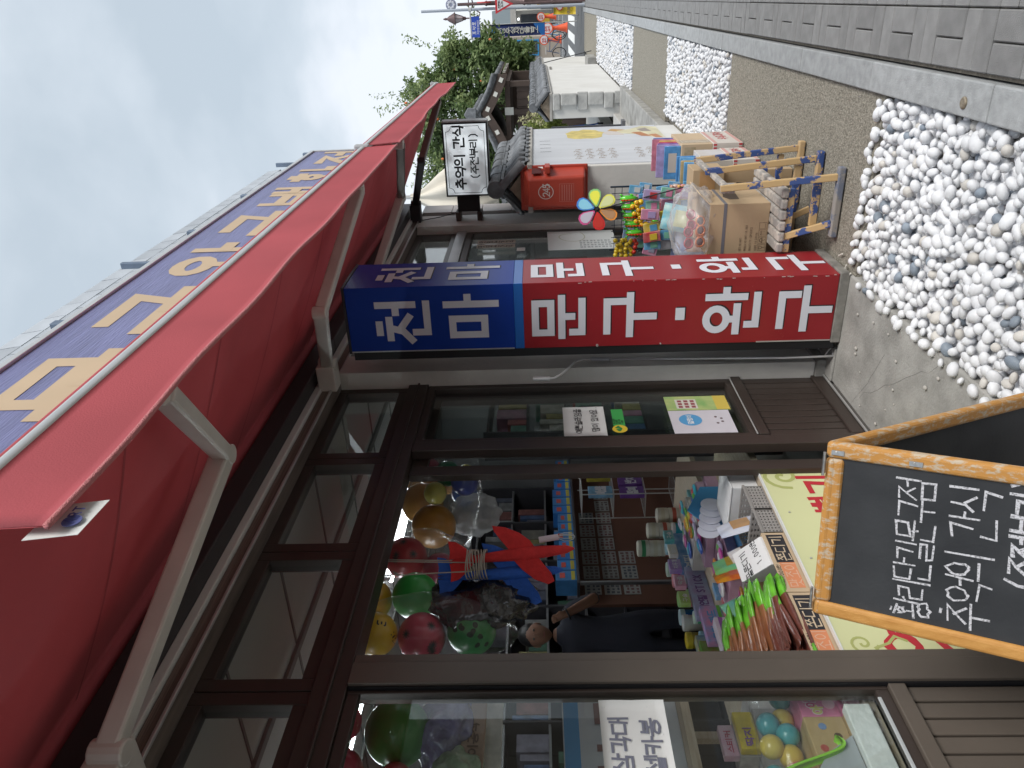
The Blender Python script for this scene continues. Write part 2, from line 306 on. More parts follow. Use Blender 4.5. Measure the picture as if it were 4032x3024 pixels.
# ================================================================== ground
asphalt = mat('asphalt', (.115, .12, .125), .9, var=.2, scale=3, bump=.4, bscale=180)
struct(B().box(-40, 260, -80, 120, -.6, -.06).build('ground', mat('earth', (.16, .15, .13), .95, var=.2, scale=.6)))
struct(B().box(25.6, 75, -60, 60, -.05, -.012).build('road', asphalt))
white_paint = mat('road_paint', (.72, .72, .70), .7, var=.08, scale=20)
for i in range(11):
    struct(B().box(31.8, 37.7, -2.4+i*.62, -2.08+i*.62, -.012, -.006).build('crosswalk_stripe', white_paint))
struct(B().box(45, 45.18, -30, 30, -.012, -.006).build('stop_line', white_paint))
struct(B().box(52, 52.3, -30, 30, -.012, -.006).build('stop_line', white_paint))
# pavers: 20 x 10 cm blocks in basket weave, tops at z = 0
pav_m = vary(mat('paver_concrete', (.228, .226, .224), .85, var=.13, scale=14, bump=.35, bscale=240), .13)
sand = mat('joint_sand', (.24, .21, .17), .95, var=.35, scale=90, bump=.5, bscale=300)
pavement = struct(B().box(-3, 26, -6, .302, -.07, -.022).build('pavement', sand))
pv = [B().box(-.0975, .0975, -.0475, .0475, -.06, 0).build('paver', pav_m, pavement, bevel=.004, seg=1)]
spots = []; far = B()
for i in range(11, 130):
    for j in range(-1, 14):
        x, y = .2*i+.1, .19-.2*j
        for k in (-1, 1):
            spots.append((x, y+.05*k, 0) if (i+j) % 2 else (x+.05*k, y, 1))
spots.sort(key=lambda p: (p[0]**2+(p[1]-.1)**2*9))
spots = [p for p in spots if p[1] < .295]
for i, (x, y, r) in enumerate(spots):
    if i < 290:
        o = piece(pv[0], pavement, (x, y, random.uniform(-.0025, .001)), (random.uniform(-.004, .004), random.uniform(-.004, .004), math.pi/2*r))
        b = o.modifiers.new('edge', 'BEVEL'); b.width = .004; b.segments = 1
    else:
        a, c = (.0475, .0975) if r else (.0975, .0475); z = random.uniform(-.002, .001); far.box(x-a, x+a, y-c, y+c, -.05, z)
pv[0].location = (2.1, -2.9, 0)
stuff(far.build('paver', pav_m, pavement))
# kerb stones
granite = vary(mat('granite', (.335, .345, .35), .8, var=.16, scale=22, bump=.3, bscale=160, detail=8), .07)
kerb = struct(B().box(-2, 25.6, .312, .428, -.12, -.03).build('kerb', granite))
for i in range(27):
    x = -1.3+i*1.0
    B().box(x+.003, x+.997, .310, .432, -.10, .016+random.uniform(-.002, .002)).build('kerb_stone', granite, kerb, bevel=.006)
mk = B(); mk.lathe((2.86, .385, .0165), [(.021, 0), (.021, .005), (.016, .008)], 20)
tag(mk.build('survey_marker', mat('brass_worn', (.36, .30, .22), .45, .6, var=.3, scale=60)), 'small round metal survey stud set in the grey kerb', 'survey marker')
# beds between the kerb and the shop: concrete edge, aggregate strips, pebble beds
aggr = mat('exposed_aggregate', (.15, .136, .108), .95, col2=(.39, .36, .30), scale=95, bump=1.0, bscale=120, detail=6)
conc = mat('plinth_concrete', (.22, .215, .20), .9, col2=(.40, .392, .37), scale=6, bump=.35, bscale=90, detail=9)
struct(B().box(3.56, 6.42, .432, 1.84, -.08, -.006).build('walkway', aggr))
struct(B().box(6.42, 8.9, 1.30, 1.84, -.08, -.008).build('walkway', aggr))
struct(B().box(9.5, 12.85, .432, 1.36, -.08, -.003).build('walkway', aggr))
struct(B().box(20.3, 25.55, .432, 1.5, -.08, -.003).build('walkway', aggr))
pl = B().box(-2, 3.615, 1.255, 1.84, -.1, .004); pl = struct(pl.build('plinth', conc, bevel=.008))
rr = random.Random(19); crk = flat((.15, .147, .14), .95)
for P0, dx, dy, n_ in (((2.62, 1.27), .055, .040, 13), ((3.34, 1.83), -.03, -.045, 9), ((1.9, 1.40), .05, .012, 12)):
    b = B(); b.ribbon([(P0[0]+dx*k+rr.uniform(-.014, .014), P0[1]+dy*k+rr.uniform(-.014, .014)) for k in range(n_)], .0014, (0, 0, .004), (1, 0, 0), (0, 1, 0), (0, 0, 1), .0006, jit=.7); b.build('crack', crk, pl)
for _ in range(26):
    x, y, r_ = rr.uniform(1.9, 3.5), rr.uniform(1.29, 1.80), rr.uniform(.004, .011)
    b = B(); b.sph((x, y, .004+r_*.45), (r_*1.3, r_, r_*.6), 7, 5); stuff_ = b.build('grit', flat((.42, .40, .37), .9), pl, smooth=True)
struct(B().box(3.615, 7.6, 1.66, 1.842, -.06, .012).build('threshold', conc, bevel=.006))
soil = mat('bed_soil', (.22, .21, .20), .95, var=.3, scale=40, bump=.5)
PW = vary(mat('pebble_white', (.70, .708, .73), .6, var=.04, scale=16, bump=.12, bscale=40), .06)
PG = vary(mat('pebble_slate', (.20, .235, .28), .6, var=.25, scale=16, bump=.1), .2)
PC = vary(mat('pebble_cream', (.56, .535, .50), .65, var=.1, scale=16, bump=.12), .07)
def ico(sub, seed):
    bm = bmesh.new(); bmesh.ops.create_icosphere(bm, subdivisions=sub, radius=1); rnd = random.Random(seed)
    ax = [Vector((rnd.uniform(-1, 1), rnd.uniform(-1, 1), rnd.uniform(-1, 1))).normalized() for _ in range(4)]; am = [rnd.uniform(-.16, .16) for _ in range(4)]
    for v in bm.verts:
        n = v.co.normalized(); v.co = n*(1+sum(a*max(0, n.dot(x)) for a, x in zip(am, ax)))
    vs = [v.co.copy() for v in bm.verts]; fs = [tuple(v.index for v in f.verts) for f in bm.faces]; bm.free(); return vs, fs
PEB = {2: [ico(2, s) for s in range(7)], 1: [ico(1, s) for s in range(5)]}
PM = {}
for k, (vs_, fs_) in enumerate(PEB[2]):
    for nm, mm in (('w', PW), ('g', PG), ('c', PC)):
        me = bpy.data.meshes.new('pebble'); me.from_pydata(vs_, [], fs_); me.materials.append(mm)
        me.polygons.foreach_set('use_smooth', [True]*len(fs_)); PM[k, nm] = me
def pebble_bed(x0, x1, y0, y1, spacing, rad, single, sub, cut=None, seed=1, drift=None):
    rnd = random.Random(seed)
    bed = struct(B().box(x0, x1, y0, y1, -.1, -.045).build('pebble_bed', soil))
    pts = []
    y = y0+.015; row = 0
    while y < y1:
        x = x0+(row % 2)*spacing/2+.01
        while x < x1:
            px, py = x+rnd.uniform(-.34, .34)*spacing, y+rnd.uniform(-.34, .34)*spacing
            if x0+.004 < px < x1-.004 and y0+.012 < py < y1-.006 and not (cut and cut(px, py)): pts.append((px, py, rnd.uniform(-.030, -.020)))
            x += spacing
        y += spacing*.87; row += 1
    pts = [(x, y, z-.014) for x, y, z in pts]; dm = spacing*.93; cell = {}                     # upper layer: stones side by side, hardly overlapping
    for _ in range(int((x1-x0)*(y1-y0)/dm**2*7)):
        px, py = rnd.uniform(x0+.016, x1-.016), rnd.uniform(y0+.022, y1-.018); ci_, cj_ = int(px/dm), int(py/dm)
        if (cut and cut(px, py)) or any((px-q[0])**2+(py-q[1])**2 < dm*dm for a in (-1, 0, 1) for c in (-1, 0, 1) for q in cell.get((ci_+a, cj_+c), ())): continue
        cell.setdefault((ci_, cj_), []).append((px, py)); pts.append((px, py, rnd.uniform(-.012, .004)))
    if drift: pts += drift
    pts.sort(key=lambda p: p[0]*p[0]+p[1]*p[1]-p[2]*8)
    st = B(); nsingle = 0
    for i, (px, py, pz) in enumerate(pts):
        r = rad*rnd.choice((.74, .85, .92, 1.0, 1.05, 1.12, 1.25)); s3 = (r*rnd.uniform(.95, 1.28), r*rnd.uniform(.80, 1.0), r*rnd.uniform(.60, .85))
        rot = (rnd.uniform(-.6, .6), rnd.uniform(-.6, .6), rnd.uniform(0, 6.28)); q = rnd.random(); c = 'g' if q < .055 else ('c' if q < .13 else 'w')
        if nsingle < single and pz > -.03 and px > 1.9:
            o = piece(PM[rnd.randrange(7), c], bed, (px, py, pz), rot, s3); o.name = 'pebble'; nsingle += 1
        else:
            vs_, fs_ = rnd.choice(PEB[sub]); T = Matrix.LocRotScale(Vector((px, py, pz)), __import__('mathutils').Euler(rot), Vector(s3))
            st.cur = {'w': 0, 'c': 1, 'g': 2}[c]; st.T = T; st.add(vs_, fs_)
    st.T = None
    stuff(st.build('pebble', [PW, PC, PG], bed, smooth=True))
    return bed
rr = random.Random(3)
spill = [(3.565+rr.uniform(0, .035)*(1 if k % 3 else 1.8), .47+.036*k+rr.uniform(-.012, .012), .006) for k in range(21)]+[(2.1+.075*k+rr.uniform(-.03, .03), 1.262+rr.uniform(0, .02), .012) for k in range(19)]
pebble_bed(1.55, 3.56, .434, 1.255, .0405, .0232, 290, 2, seed=4, drift=spill)
pebble_bed(6.42, 9.5, .434, 1.29, .042, .0238, 0, 1, seed=5)
pebble_bed(12.85, 20.3, .434, 1.46, .05, .026, 0, 1, seed=6)
for i, (x, y, a) in enumerate(((3.74, 1.20, .5), (3.66, 1.245, 1.2), (3.60, 1.262, .9))):
    tag(B().cyl((x-.022*math.cos(a), y-.022*math.sin(a), .0085), (x+.022*math.cos(a), y+.022*math.sin(a), .0085), .0038, n=8).build('cigarette_butt', flat((.75, .72, .66), .8)),
        'white cigarette butt lying on the ground by the red sign pillar', 'cigarette butt', 'cigarette butts by the sign pillar')
# ================================================================== shop building
alu = mat('brown_aluminium', (.058, .044, .038), .38, .25, var=.15, scale=3, bump=.02)
alu2 = mat('brown_aluminium_front', (.135, .112, .093), .40, .3, var=.12, scale=3, bump=.02)  # lighter copy of the brown: street reflection put into the base colour
rubber = mat('black_rubber', (.008, .008, .010), .5)
pane_m = glass('window_glass', (.90, .93, .92))
plaster = mat('grey_white_plaster', (.64, .625, .59), .85, var=.14, scale=3.2, bump=.25, bscale=40, detail=8)
pinktile = mat('pinkish_tile', (.48, .39, .37), .6, var=.1, scale=6)
silver = mat('aluminium', (.60, .60, .59), .35, .6, var=.06, scale=10)
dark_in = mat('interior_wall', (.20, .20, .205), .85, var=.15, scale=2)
shop = thing('shop_building', 'single storey toy and stationery shop with brown aluminium glass front and tiled parapet', 'building', (3, 3, 0))
def bp(name, m, *box, bev=.003, parent=shop):
    b = B()
    for q in ([box] if not isinstance(box[0], tuple) else box): b.box(*q)
    return b.build(name, m, parent, bevel=bev)
# shell of the room
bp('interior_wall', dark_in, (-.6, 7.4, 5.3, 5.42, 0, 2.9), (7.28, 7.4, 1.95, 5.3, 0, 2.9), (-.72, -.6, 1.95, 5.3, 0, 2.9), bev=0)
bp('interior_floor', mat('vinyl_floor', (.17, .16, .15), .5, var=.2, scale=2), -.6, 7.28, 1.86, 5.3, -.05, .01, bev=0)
bp('interior_ceiling', mat('ceiling_board', (.46, .46, .45), .85, var=.06, scale=1), -.6, 7.28, 1.96, 5.3, 2.62, 2.68, bev=0)
for i in range(13): bp('ceiling_joint', mat('joint_grey', (.16, .16, .155), .8), -.5+i*.6, -.485+i*.6, 1.97, 5.29, 2.614, 2.6195, bev=0)
for y in (2.5, 3.1, 3.9, 4.6): bp('ceiling_conduit', mat('joint_grey', (.16, .16, .155), .8), -.59, 7.27, y, y+.035, 2.598, 2.6135, bev=0)
bp('roof_slab', plaster, -.8, 7.6, 1.42, 5.5, 2.95, 3.1, bev=0)
bp('parapet', plaster, -.8, 7.58, 1.42, 1.62, 3.1, 4.06, bev=0)
bp('side_wall', plaster, 7.40, 7.58, 1.86, 5.5, 0, 2.95)
# bands above the glazing
bp('door_head_rail', mat('weathered_rail', (.21, .17, .145), .45, .35, var=.35, scale=5, stretch=(.5, 4, 40)), -.7, 7.3, 1.795, 1.95, 2.604, 2.655)
bp('rail_lip', silver, -.7, 7.3, 1.786, 1.80, 2.600, 2.612)
bp('white_band', mat('offwhite_band', (.70, .70, .67), .6, var=.08, scale=4), -.7, 7.3, 1.776, 1.95, 2.657, 2.69)
pk = []
for i in range(13): pk.append((-.7+i*.616, -.7+i*.616+.61, 1.80, 1.9, 2.693, 2.772))
for q in pk: bp('band_tile', pinktile, *q, bev=.002)
bp('fascia', mat('dark_fascia', (.05, .047, .047), .7), -.7, 7.58, 1.86, 1.96, 2.70, 2.95, bev=0)
bp('eave_soffit', mat('soffit', (.25, .13, .12), .8), -.7, 7.58, 1.30, 1.86, 2.93, 2.948, bev=0)
# pillars
bp('pillar', plaster, 3.72, 3.945, 1.775, 1.95, .06, 2.60)
bp('pillar_base', conc, 3.70, 3.96, 1.757, 1.95, .0, .06)
bp('pillar', plaster, 6.79, 7.17, 1.80, 1.95, .03, 2.60)
bp('pillar_edge', rubber, 7.17, 7.30, 1.83, 1.95, .03, 2.60)  # black strip stands for the dark gap between pillar and corner tiles
for i in range(9): bp('corner_tile', mat('corner_tile', (.50, .46, .44), .5, var=.1, scale=5), 7.30, 7.58, 1.80, 1.96, .03+i*.288, .03+i*.288+.284, bev=.003)
# glazing frames, left to right
def frame(name, x0, x1, z0, z1, wd, yf, m=alu, dep=.06, pane=True, parent=shop, sides=(1, 1, 1, 1)):
    b = B(); l, r, bo, t = (wd*s for s in sides)
    if l: b.box(x0, x0+l, yf, yf+dep, z0, z1)
    if r: b.box(x1-r, x1, yf, yf+dep, z0, z1)
    if bo: b.box(x0+l, x1-r, yf+.001, yf+dep-.001, z0, z0+bo)
    if t: b.box(x0+l, x1-r, yf+.001, yf+dep-.001, z1-t, z1)
    o = b.build(name, m, parent, bevel=.003)
    if pane: B().box(x0+l-.004, x1-r+.004, yf+dep*.45, yf+dep*.45+.005, z0+bo-.004, z1-t+.004).build('pane', pane_m, o)
    return o
bp('transom_beam', alu, (-.7, 3.72, 1.852, 1.945, 2.118, 2.226), (-.7, 3.72, 1.842, 1.853, 2.165, 2.176))
bp('transom_beam', mat('brushed_door_head', (.34, .34, .34), .35, .5, var=.2, scale=3), 3.945, 6.79, 1.850, 1.945, 2.150, 2.235)
tx = [-.7, .25, .93, 1.67, 2.34, 3.01, 3.72]
for a, b_ in zip(tx[:-1], tx[1:]):
    frame('transom_window', a+.002, b_-.002, 2.228, 2.602, .048, 1.872)
tx = [3.945, 4.9, 5.85, 6.79]
for a, b_ in zip(tx[:-1], tx[1:]): frame('transom_window', a+.002, b_-.002, 2.237, 2.602, .045, 1.872)
# left window with boarded base
def boarded(x0, x1, z0, z1, yf, n, base):
    wd = (x1-x0)/n
    for i in range(n):
        B().box(x0+i*wd+.0035, x0+(i+1)*wd-.0035, yf, yf+.02, z0, z1).build('base_board', alu2 if base else alu, shop, bevel=.004)
    bp('base_backing', rubber, x0, x1, yf+.014, yf+.03, z0, z1, bev=0)
frame('shop_window', .80, 1.662, .505, 2.117, .038, 1.862, dep=.03, sides=(1, .3, 1, 1))
b = B(); b.box(.80, 1.662, 1.853, 1.90, .02, .075); b.box(.80, 1.662, 1.848, 1.895, .455, .505); b.build('window_rail', alu2, shop, bevel=.004)
boarded(.80, 1.662, .075, .455, 1.862, 15, True)
bp('window_seal', mat('clear_seal', (.42, .44, .45), .3), .84, 1.62, 1.858, 1.8635, .538, .549, bev=.002)
bp('door_post', alu2, (1.668, 1.752, 1.838, 1.93, .02, 2.116), (1.754, 1.792, 1.848, 1.93, .02, 2.116))
bp('post_seal', rubber, 1.6625, 1.668, 1.85, 1.88, .02, 2.115, bev=0)
frame('shop_window', -.7, .79, .505, 2.117, .038, 1.862)
bp('window_rail', alu2, (-.7, .79, 1.853, 1.90, .02, .505))
# door opening 1.79 - 2.905, sliding leaf parked behind the right hand window
bp('door_track', alu, 1.792, 2.903, 1.865, 1.95, .012, .03)
frame('sliding_door', 2.905, 3.70, .05, 2.116, .075, 1.905, dep=.035)
bp('door_post', alu, 3.032, 3.112, 1.852, 1.90, .02, 2.116)
frame('shop_window', 3.116, 3.718, .50, 2.117, .036, 1.862)
b = B(); b.box(3.116, 3.718, 1.852, 1.90, .018, .078); b.box(3.116, 3.718, 1.848, 1.896, .452, .50); b.build('window_rail', alu, shop, bevel=.004)
boarded(3.116, 3.718, .078, .452, 1.864, 10, False)
bp('sill_strip', silver, 3.116, 3.718, 1.846, 1.853, .505, .512)
bp('sill_strip', silver, 3.05, 3.718, 1.838, 1.85, .012, .020)
# second shop front beyond the sign pillar
frame('shop_window', 3.947, 4.9, .06, 2.148, .05, 1.862)
frame('glass_door', 4.902, 5.85, .03, 2.148, .055, 1.862)
frame('glass_door', 5.852, 6.788, .03, 2.148, .055, 1.862)
# papers on the glass
paper = mat('white_paper', (.78, .79, .78), .8, var=.03, scale=9, bump=.05, bscale=12)
ink = mat('black_ink', (.015, .015, .018), .6)
XF, ZU = (1, 0, 0), (0, 0, 1)
def sheet_on_glass(name, label, x0, x1, z0, z1, y, lines, m=None, inkm=ink, cat='notice', wave=.002):
    t = thing(name, label, cat, ((x0+x1)/2, y, z0))
    B().sheet(lambda u, v: (x0+u*(x1-x0), y-.003-wave*abs(math.sin(u*7+v*5)), z0+v*(z1-z0)), 6, 6, .0008, (0, 1, 0)).build('paper', m or paper, t, smooth=True)
    for s_, x, z, size, wd, jit in lines:
        bb = B(); write(bb, s_, (x, y-.0045-wave, z), XF, ZU, size, wd, jit=jit, slant=.03, step=.0001); bb.build('handwriting', inkm, t)
    return t
sheet_on_glass('notice', 'white paper notice in black handwriting about slime, taped inside right window', 3.145, 3.43, 1.20, 1.405, 1.862,
    [('예쁜슬라임줄', 3.165, 1.315, .036, .0036, .03), ('많이 있어요.', 3.18, 1.235, .036, .0036, .03)])
sheet_on_glass('notice', 'white paper notice in thick grey marker about tripods, taped to left window', 1.33, 1.615, 1.17, 1.36, 1.862,
    [('삼각대', 1.375, 1.282, .054, .0075, .02), ('셀카봉', 1.37, 1.195, .054, .0075, .02)], inkm=mat('grey_marker', (.19, .20, .26), .6))
t = thing('sticker', 'green sticker with yellow sprout disc on right window', 'sticker', (3.29, 1.858, 1.11))
B().box(3.235, 3.40, 1.8585, 1.860, 1.108, 1.165).build('label', flat((.06, .42, .10)), t)
b = B()
for k in range(4): b = B(); write(b, '온누리상품권 사용점'[k*2:k*2+5], (3.25, 1.858, 1.155-.013*k), XF, ZU, .0095, .0015, off=0); b.build('print', ink, t)
B().lathe((3.205, 1.860, 1.137), [(.036, 0), (.036, -.002)], 28, 'y').build('disc', flat((.80, .58, .05)), t)
b = B(); b.prism([(3.205+.026*(.5-abs(k/6-.5))*2*sg*(1 if 0 < k < 6 else 0)+sg*.006*k/6, 1.8565, 1.125+.035*k/6) for sg in (1,) for k in range(7)]+[(3.205, 1.8565, 1.13)], (0, .001, 0))
b.prism([(3.205-.004*k/6-.024*math.sin(math.pi*k/6), 1.8565, 1.125+.03*k/6) for k in range(7)]+[(3.205, 1.8565, 1.13)], (0, .001, 0)); b.build('sprout', flat((.03, .25, .06)), t)
# ================================================================== things fixed to the shop front
# roof sign over the awning
vinyl = mat('faded_blue_vinyl', (.165, .175, .35), .42, var=.16, scale=3, bump=.55, bscale=16, stretch=(.6, 1, 7), spec=.6)
gold = mat('beige_letters', (.56, .43, .285), .6, var=.05, scale=3)
rs = thing('roof_sign', 'long faded blue fascia sign with large beige shop lettering above the awning', 'sign', (4.5, 1.25, 2.9))
B().box(.9, 7.60, 1.25, 1.40, 2.90, 3.655).build('panel', vinyl, rs)
b = B(); b.box(.9, 7.63, 1.235, 1.41, 3.656, 3.688); b.box(7.601, 7.63, 1.235, 1.41, 2.90, 3.655); b.box(.9, 7.60, 1.236, 1.249, 2.88, 2.905); b.build('trim', silver, rs, bevel=.004)
xs = [1.50, 2.33, 3.05, 3.80, 4.60, 5.40, 6.20, 6.97]
for x, ch in zip([2.29, 3.07, 3.85, 4.63, 5.41, 6.19, 6.97], '문구완구백화점'):
    s_, z_ = (.34, 3.157) if ch == '구' else ((.42, 3.085) if ch == '화' else (.49, 3.01))
    b = B(); write(b, ch, (x+.035, 1.249, z_), XF, ZU, s_, .080, off=.001, sx=.56/s_, step=.0005); b.build('letter', gold, rs)
b = B(); write(b, '천마', (.95, 1.249, 3.085), XF, ZU, .485, .082, off=.001, sx=1.10, step=.0005); b.build('letter', gold, rs)
brk = mat('blue_grey_steel', (.17, .22, .30), .5, .4, var=.2, scale=9)
for x in (7.08, 4.14, 2.0): b = B(); b.prism([(x, 1.25, 3.69), (x, 1.285, 3.69), (x, 1.285, 3.875), (x, 1.25, 3.875)], (.03, 0, 0)); b.build('bracket', brk, rs, bevel=.003)
for x in (7.5, 5.75, 4.75, 3.2): B().box(x, x+.05, 1.24, 1.32, 3.69, 3.74).build('bracket', brk, rs, bevel=.003)
# parapet tiles, one by one
tile_m = vary(mat('pale_slate_tile', (.42, .455, .50), .55, var=.1, scale=6, bump=.1), .14)
tl = B(); tl.box(-.098, .098, -.020, .0, -.065, .065); tl = tl.build('roof_tile', tile_m, None, bevel=.006, seg=1); tl.parent = shop
tl.location = (7.48-3, 1.40-3, 3.86); tl.rotation_euler = (math.radians(-8), 0, 0)
for row in range(3):
    for i in range(33):
        if row == 0 and i == 0: continue
        x = 7.48-.203*i-(.10 if row % 2 else 0)
        if x < .8: continue
        o = piece(tl, shop, (x, 1.40-.0+row*.012, 3.86+row*.10), (math.radians(-8+random.uniform(-.8, .8)), random.uniform(-.006, .006), random.uniform(-.006, .006)))
# awnings
red = mat('red_awning_cloth', (.55, .105, .125), .75, var=.12, scale=2.6, bump=.12, bscale=260, stretch=(1, 1, 1))
t_ = red.node_tree; tl_ = t_.nodes.new('ShaderNodeBsdfTranslucent'); tl_.inputs[0].default_value = (.58, .19, .20, 1); mm = t_.nodes.new('ShaderNodeMixShader'); mm.inputs[0].default_value = .27
pr = t_.nodes['Principled BSDF']; ou = [n for n in t_.nodes if n.type == 'OUTPUT_MATERIAL'][0]
t_.links.new(pr.outputs[0], mm.inputs[1]); t_.links.new(tl_.outputs[0], mm.inputs[2]); t_.links.new(mm.outputs[0], ou.inputs[0])
pipe_m = mat('pink_piping', (.56, .20, .21), .8, bump=.5, bscale=300)
armw = mat('arm_cream_metal', (.66, .63, .59), .45, .1, var=.1, scale=6, bump=.05)
armd = mat('arm_dark_bronze', (.20, .18, .165), .45, .3, var=.15, scale=6)  # dark bronze finish of the far awning's forearms
def awning(x0, x1, label, arms, ph, am):
    t = thing('awning', label, 'awning', ((x0+x1)/2, 1.75, 2.7), 'red awnings over the shop front')
    def can(u, v):
        x = x0+u*(x1-x0); y = .672+v*1.03; z = 2.392+v*.43 - .030*math.sin(math.pi*v)*(1+.4*math.sin(u*9+ph)) - .006*math.sin(u*23)*math.sin(math.pi*v)
        return (x, y, z)
    B().sheet(can, 40, 14, .002, (0, 0, 1)).build('canopy', red, t, smooth=True)
    for k in range(1, int((x1-x0)/.62)+1):
        xs_ = x0+.62*k; b = B(); b.grid(lambda u, v: (xs_+.012*u, can((xs_-x0)/(x1-x0), v)[1], can((xs_+.012*u-x0)/(x1-x0), v)[2]-.0012), 1, 14); b.build('seam', mat('red_seam', (.44, .075, .09), .8), t, smooth=True)
    B().cyl((x0-.03, 1.735, 2.845), (x1+.03, 1.735, 2.845), .052, n=20).build('roller', red, t, smooth='auto')
    B().box(x0-.03, x1+.03, 1.70, 1.795, 2.69, 2.78).build('cassette', mat('dark_cassette', (.055, .053, .055), .5, .3), t, bevel=.006)
    b = B(); b.cyl((x0-.012, .655, 2.385), (x1+.012, .655, 2.385), .0175, n=16); b.build('front_bar', silver, t, smooth='auto')
    b = B(); b.cyl((x0, .664, 2.413), (x1, .664, 2.413), .0125, n=12); b.build('bar_roll', red, t, smooth='auto')
    for xx, sg in ((x0-.012, -1), (x1+.012, 1)):
        b = B(); b.box(min(xx, xx+sg*.018), max(xx, xx+sg*.018), .632, .70, 2.355, 2.432); b.build('end_cap', mat('grey_plastic', (.42, .43, .45), .5), t, bevel=.012)
    def edge(u):
        x = x0+u*(x1-x0); return 2.208 - .003*math.cos((x-1.0)*2*math.pi/.82+ph) - .005*math.sin(x*3.1)
    def val(u, v):
        x = x0+u*(x1-x0); z = edge(u)+v*(2.372-edge(u)); k = 1-v
        return (x, .642 - k*(.004*math.sin(x*3.1+ph)+.0025*math.sin(x*9.7)+.004) , z)
    B().sheet(val, 90, 8, .0025, (0, 1, 0)).build('valance', red, t, smooth=True)
    B().tube([Vector(val(i/90, 0))+Vector((0, .001, -.002)) for i in range(91)], .0062, 6).build('piping', pipe_m, t, smooth=True)
    for sh, el, fr, m_ in arms:
        sh, el, fr = Vector(sh), Vector(el), Vector(fr)
        a = B().bar(sh, el, .055, .060); a = a.build('arm', m_[0], t, bevel=.008)
        B().bar(el+(fr-el).normalized()*.02, fr, .045, .055).build('forearm', m_[1], a, bevel=.008)
        B().cyl(el+Vector((0, 0, -.030)), el+Vector((0, 0, .032)), .030, n=16).build('elbow', m_[0], a, bevel=.004)
        b = B(); ax = (sh-el).normalized(); b.cyl(sh+Vector((0, 0, -.05)), sh+Vector((0, 0, .04)), .034, n=14); b.box(sh.x-.05, sh.x+.05, sh.y+.0, 1.80, sh.z-.045, sh.z+.05)
        b.build('shoulder', m_[0], a, bevel=.006)
        B().box(fr.x-.035, fr.x+.035, .668, fr.y+.02, fr.z-.02, fr.z+.05).build('bar_clamp', m_[0], a, bevel=.006)
    return t
awning(.86, 4.00, 'red fabric awning with wavy valance over the open shop door', [((1.27, 1.63, 2.60), (1.92, 1.17, 2.45), (1.48, .74, 2.335), (armw, armw)), ((3.60, 1.66, 2.62), (3.11, 1.19, 2.46), (3.60, .765, 2.335), (armw, armw))], .3, 1)
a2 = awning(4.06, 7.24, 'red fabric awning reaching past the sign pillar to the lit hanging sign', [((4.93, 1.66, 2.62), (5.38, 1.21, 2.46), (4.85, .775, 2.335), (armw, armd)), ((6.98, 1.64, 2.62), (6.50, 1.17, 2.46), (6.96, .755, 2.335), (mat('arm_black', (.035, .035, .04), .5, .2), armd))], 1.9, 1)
t = thing('tag_card', 'small white maker label hanging from the end of the awning valance', 'label', (.9, .65, 2.2))
B().sheet(lambda u, v: (.865+u*.09-.012*v, .655+.004*u, 2.165+v*.075), 2, 2, .0008, (0, 1, 0)).build('card', paper, t)
b = B(); b.lathe((.893, .652, 2.188), [(.014, 0), (.014, -.0008)], 18, 'y'); b.build('round_mark', flat((.12, .14, .36)), t)
b = B(); write(b, 'ART', (.885, .650, 2.183), XF, ZU, .016, .003, off=0); b.build('print', flat((.07, .08, .3)), t)
# sign pillar
tot = thing('sign_pillar', 'tall square sign pillar, blue above and red below, with white shop lettering', 'sign', (3.79, 1.425, 0))
blue_v = mat('blue_sign_vinyl', (.008, .046, .34), .4, spec=.25, var=.06, scale=2, coat=.06, bump=.02, bscale=8)
red_v = mat('red_sign_vinyl', (.30, .013, .020), .34, var=.06, scale=2, coat=.08, bump=.02, bscale=8)
lb_v = mat('light_blue_vinyl', (.02, .14, .50), .3, coat=.2)
X0, X1, Y0, Y1 = 3.60, 3.98, 1.252, 1.60
for z0, z1, m_, nm in ((.052, 1.588, red_v, 'red_panel'), (1.5885, 1.634, lb_v, 'light_blue_band'), (1.6345, 2.478, blue_v, 'blue_panel')):
    B().box(X0, X1, Y0, Y1, z0, z1).build(nm, m_, tot, bevel=.0015, seg=1)
frm = mat('dark_sign_frame', (.045, .045, .055), .45, .4, var=.3, scale=20)
b = B(); b.box(X0-.008, X1+.01, Y0-.008, Y1+.01, .005, .05); b.build('base_frame', mat('scuffed_base_steel', (.28, .27, .25), .6, .3, var=.3, scale=18), tot, bevel=.003)
b = B(); b.box(X0-.004, X1+.006, Y0-.004, Y1+.006, 2.479, 2.492); b.build('top_cap', frm, tot, bevel=.002)
b = B(); b.box(X0+.004, X1, Y1+.0005, Y1+.045, .03, 2.47); b.build('back_frame', rubber, tot)  # black panel stands for the shade in the gap beside the plaster pillar
b = B(); b.box(X0-.002, X0+.01, Y1-.006, Y1+.0004, 1.64, 2.478); b.box(X0-.002, X0+.01, Y1-.006, Y1+.0004, .052, .42); b.build('edge_strip', silver, tot)
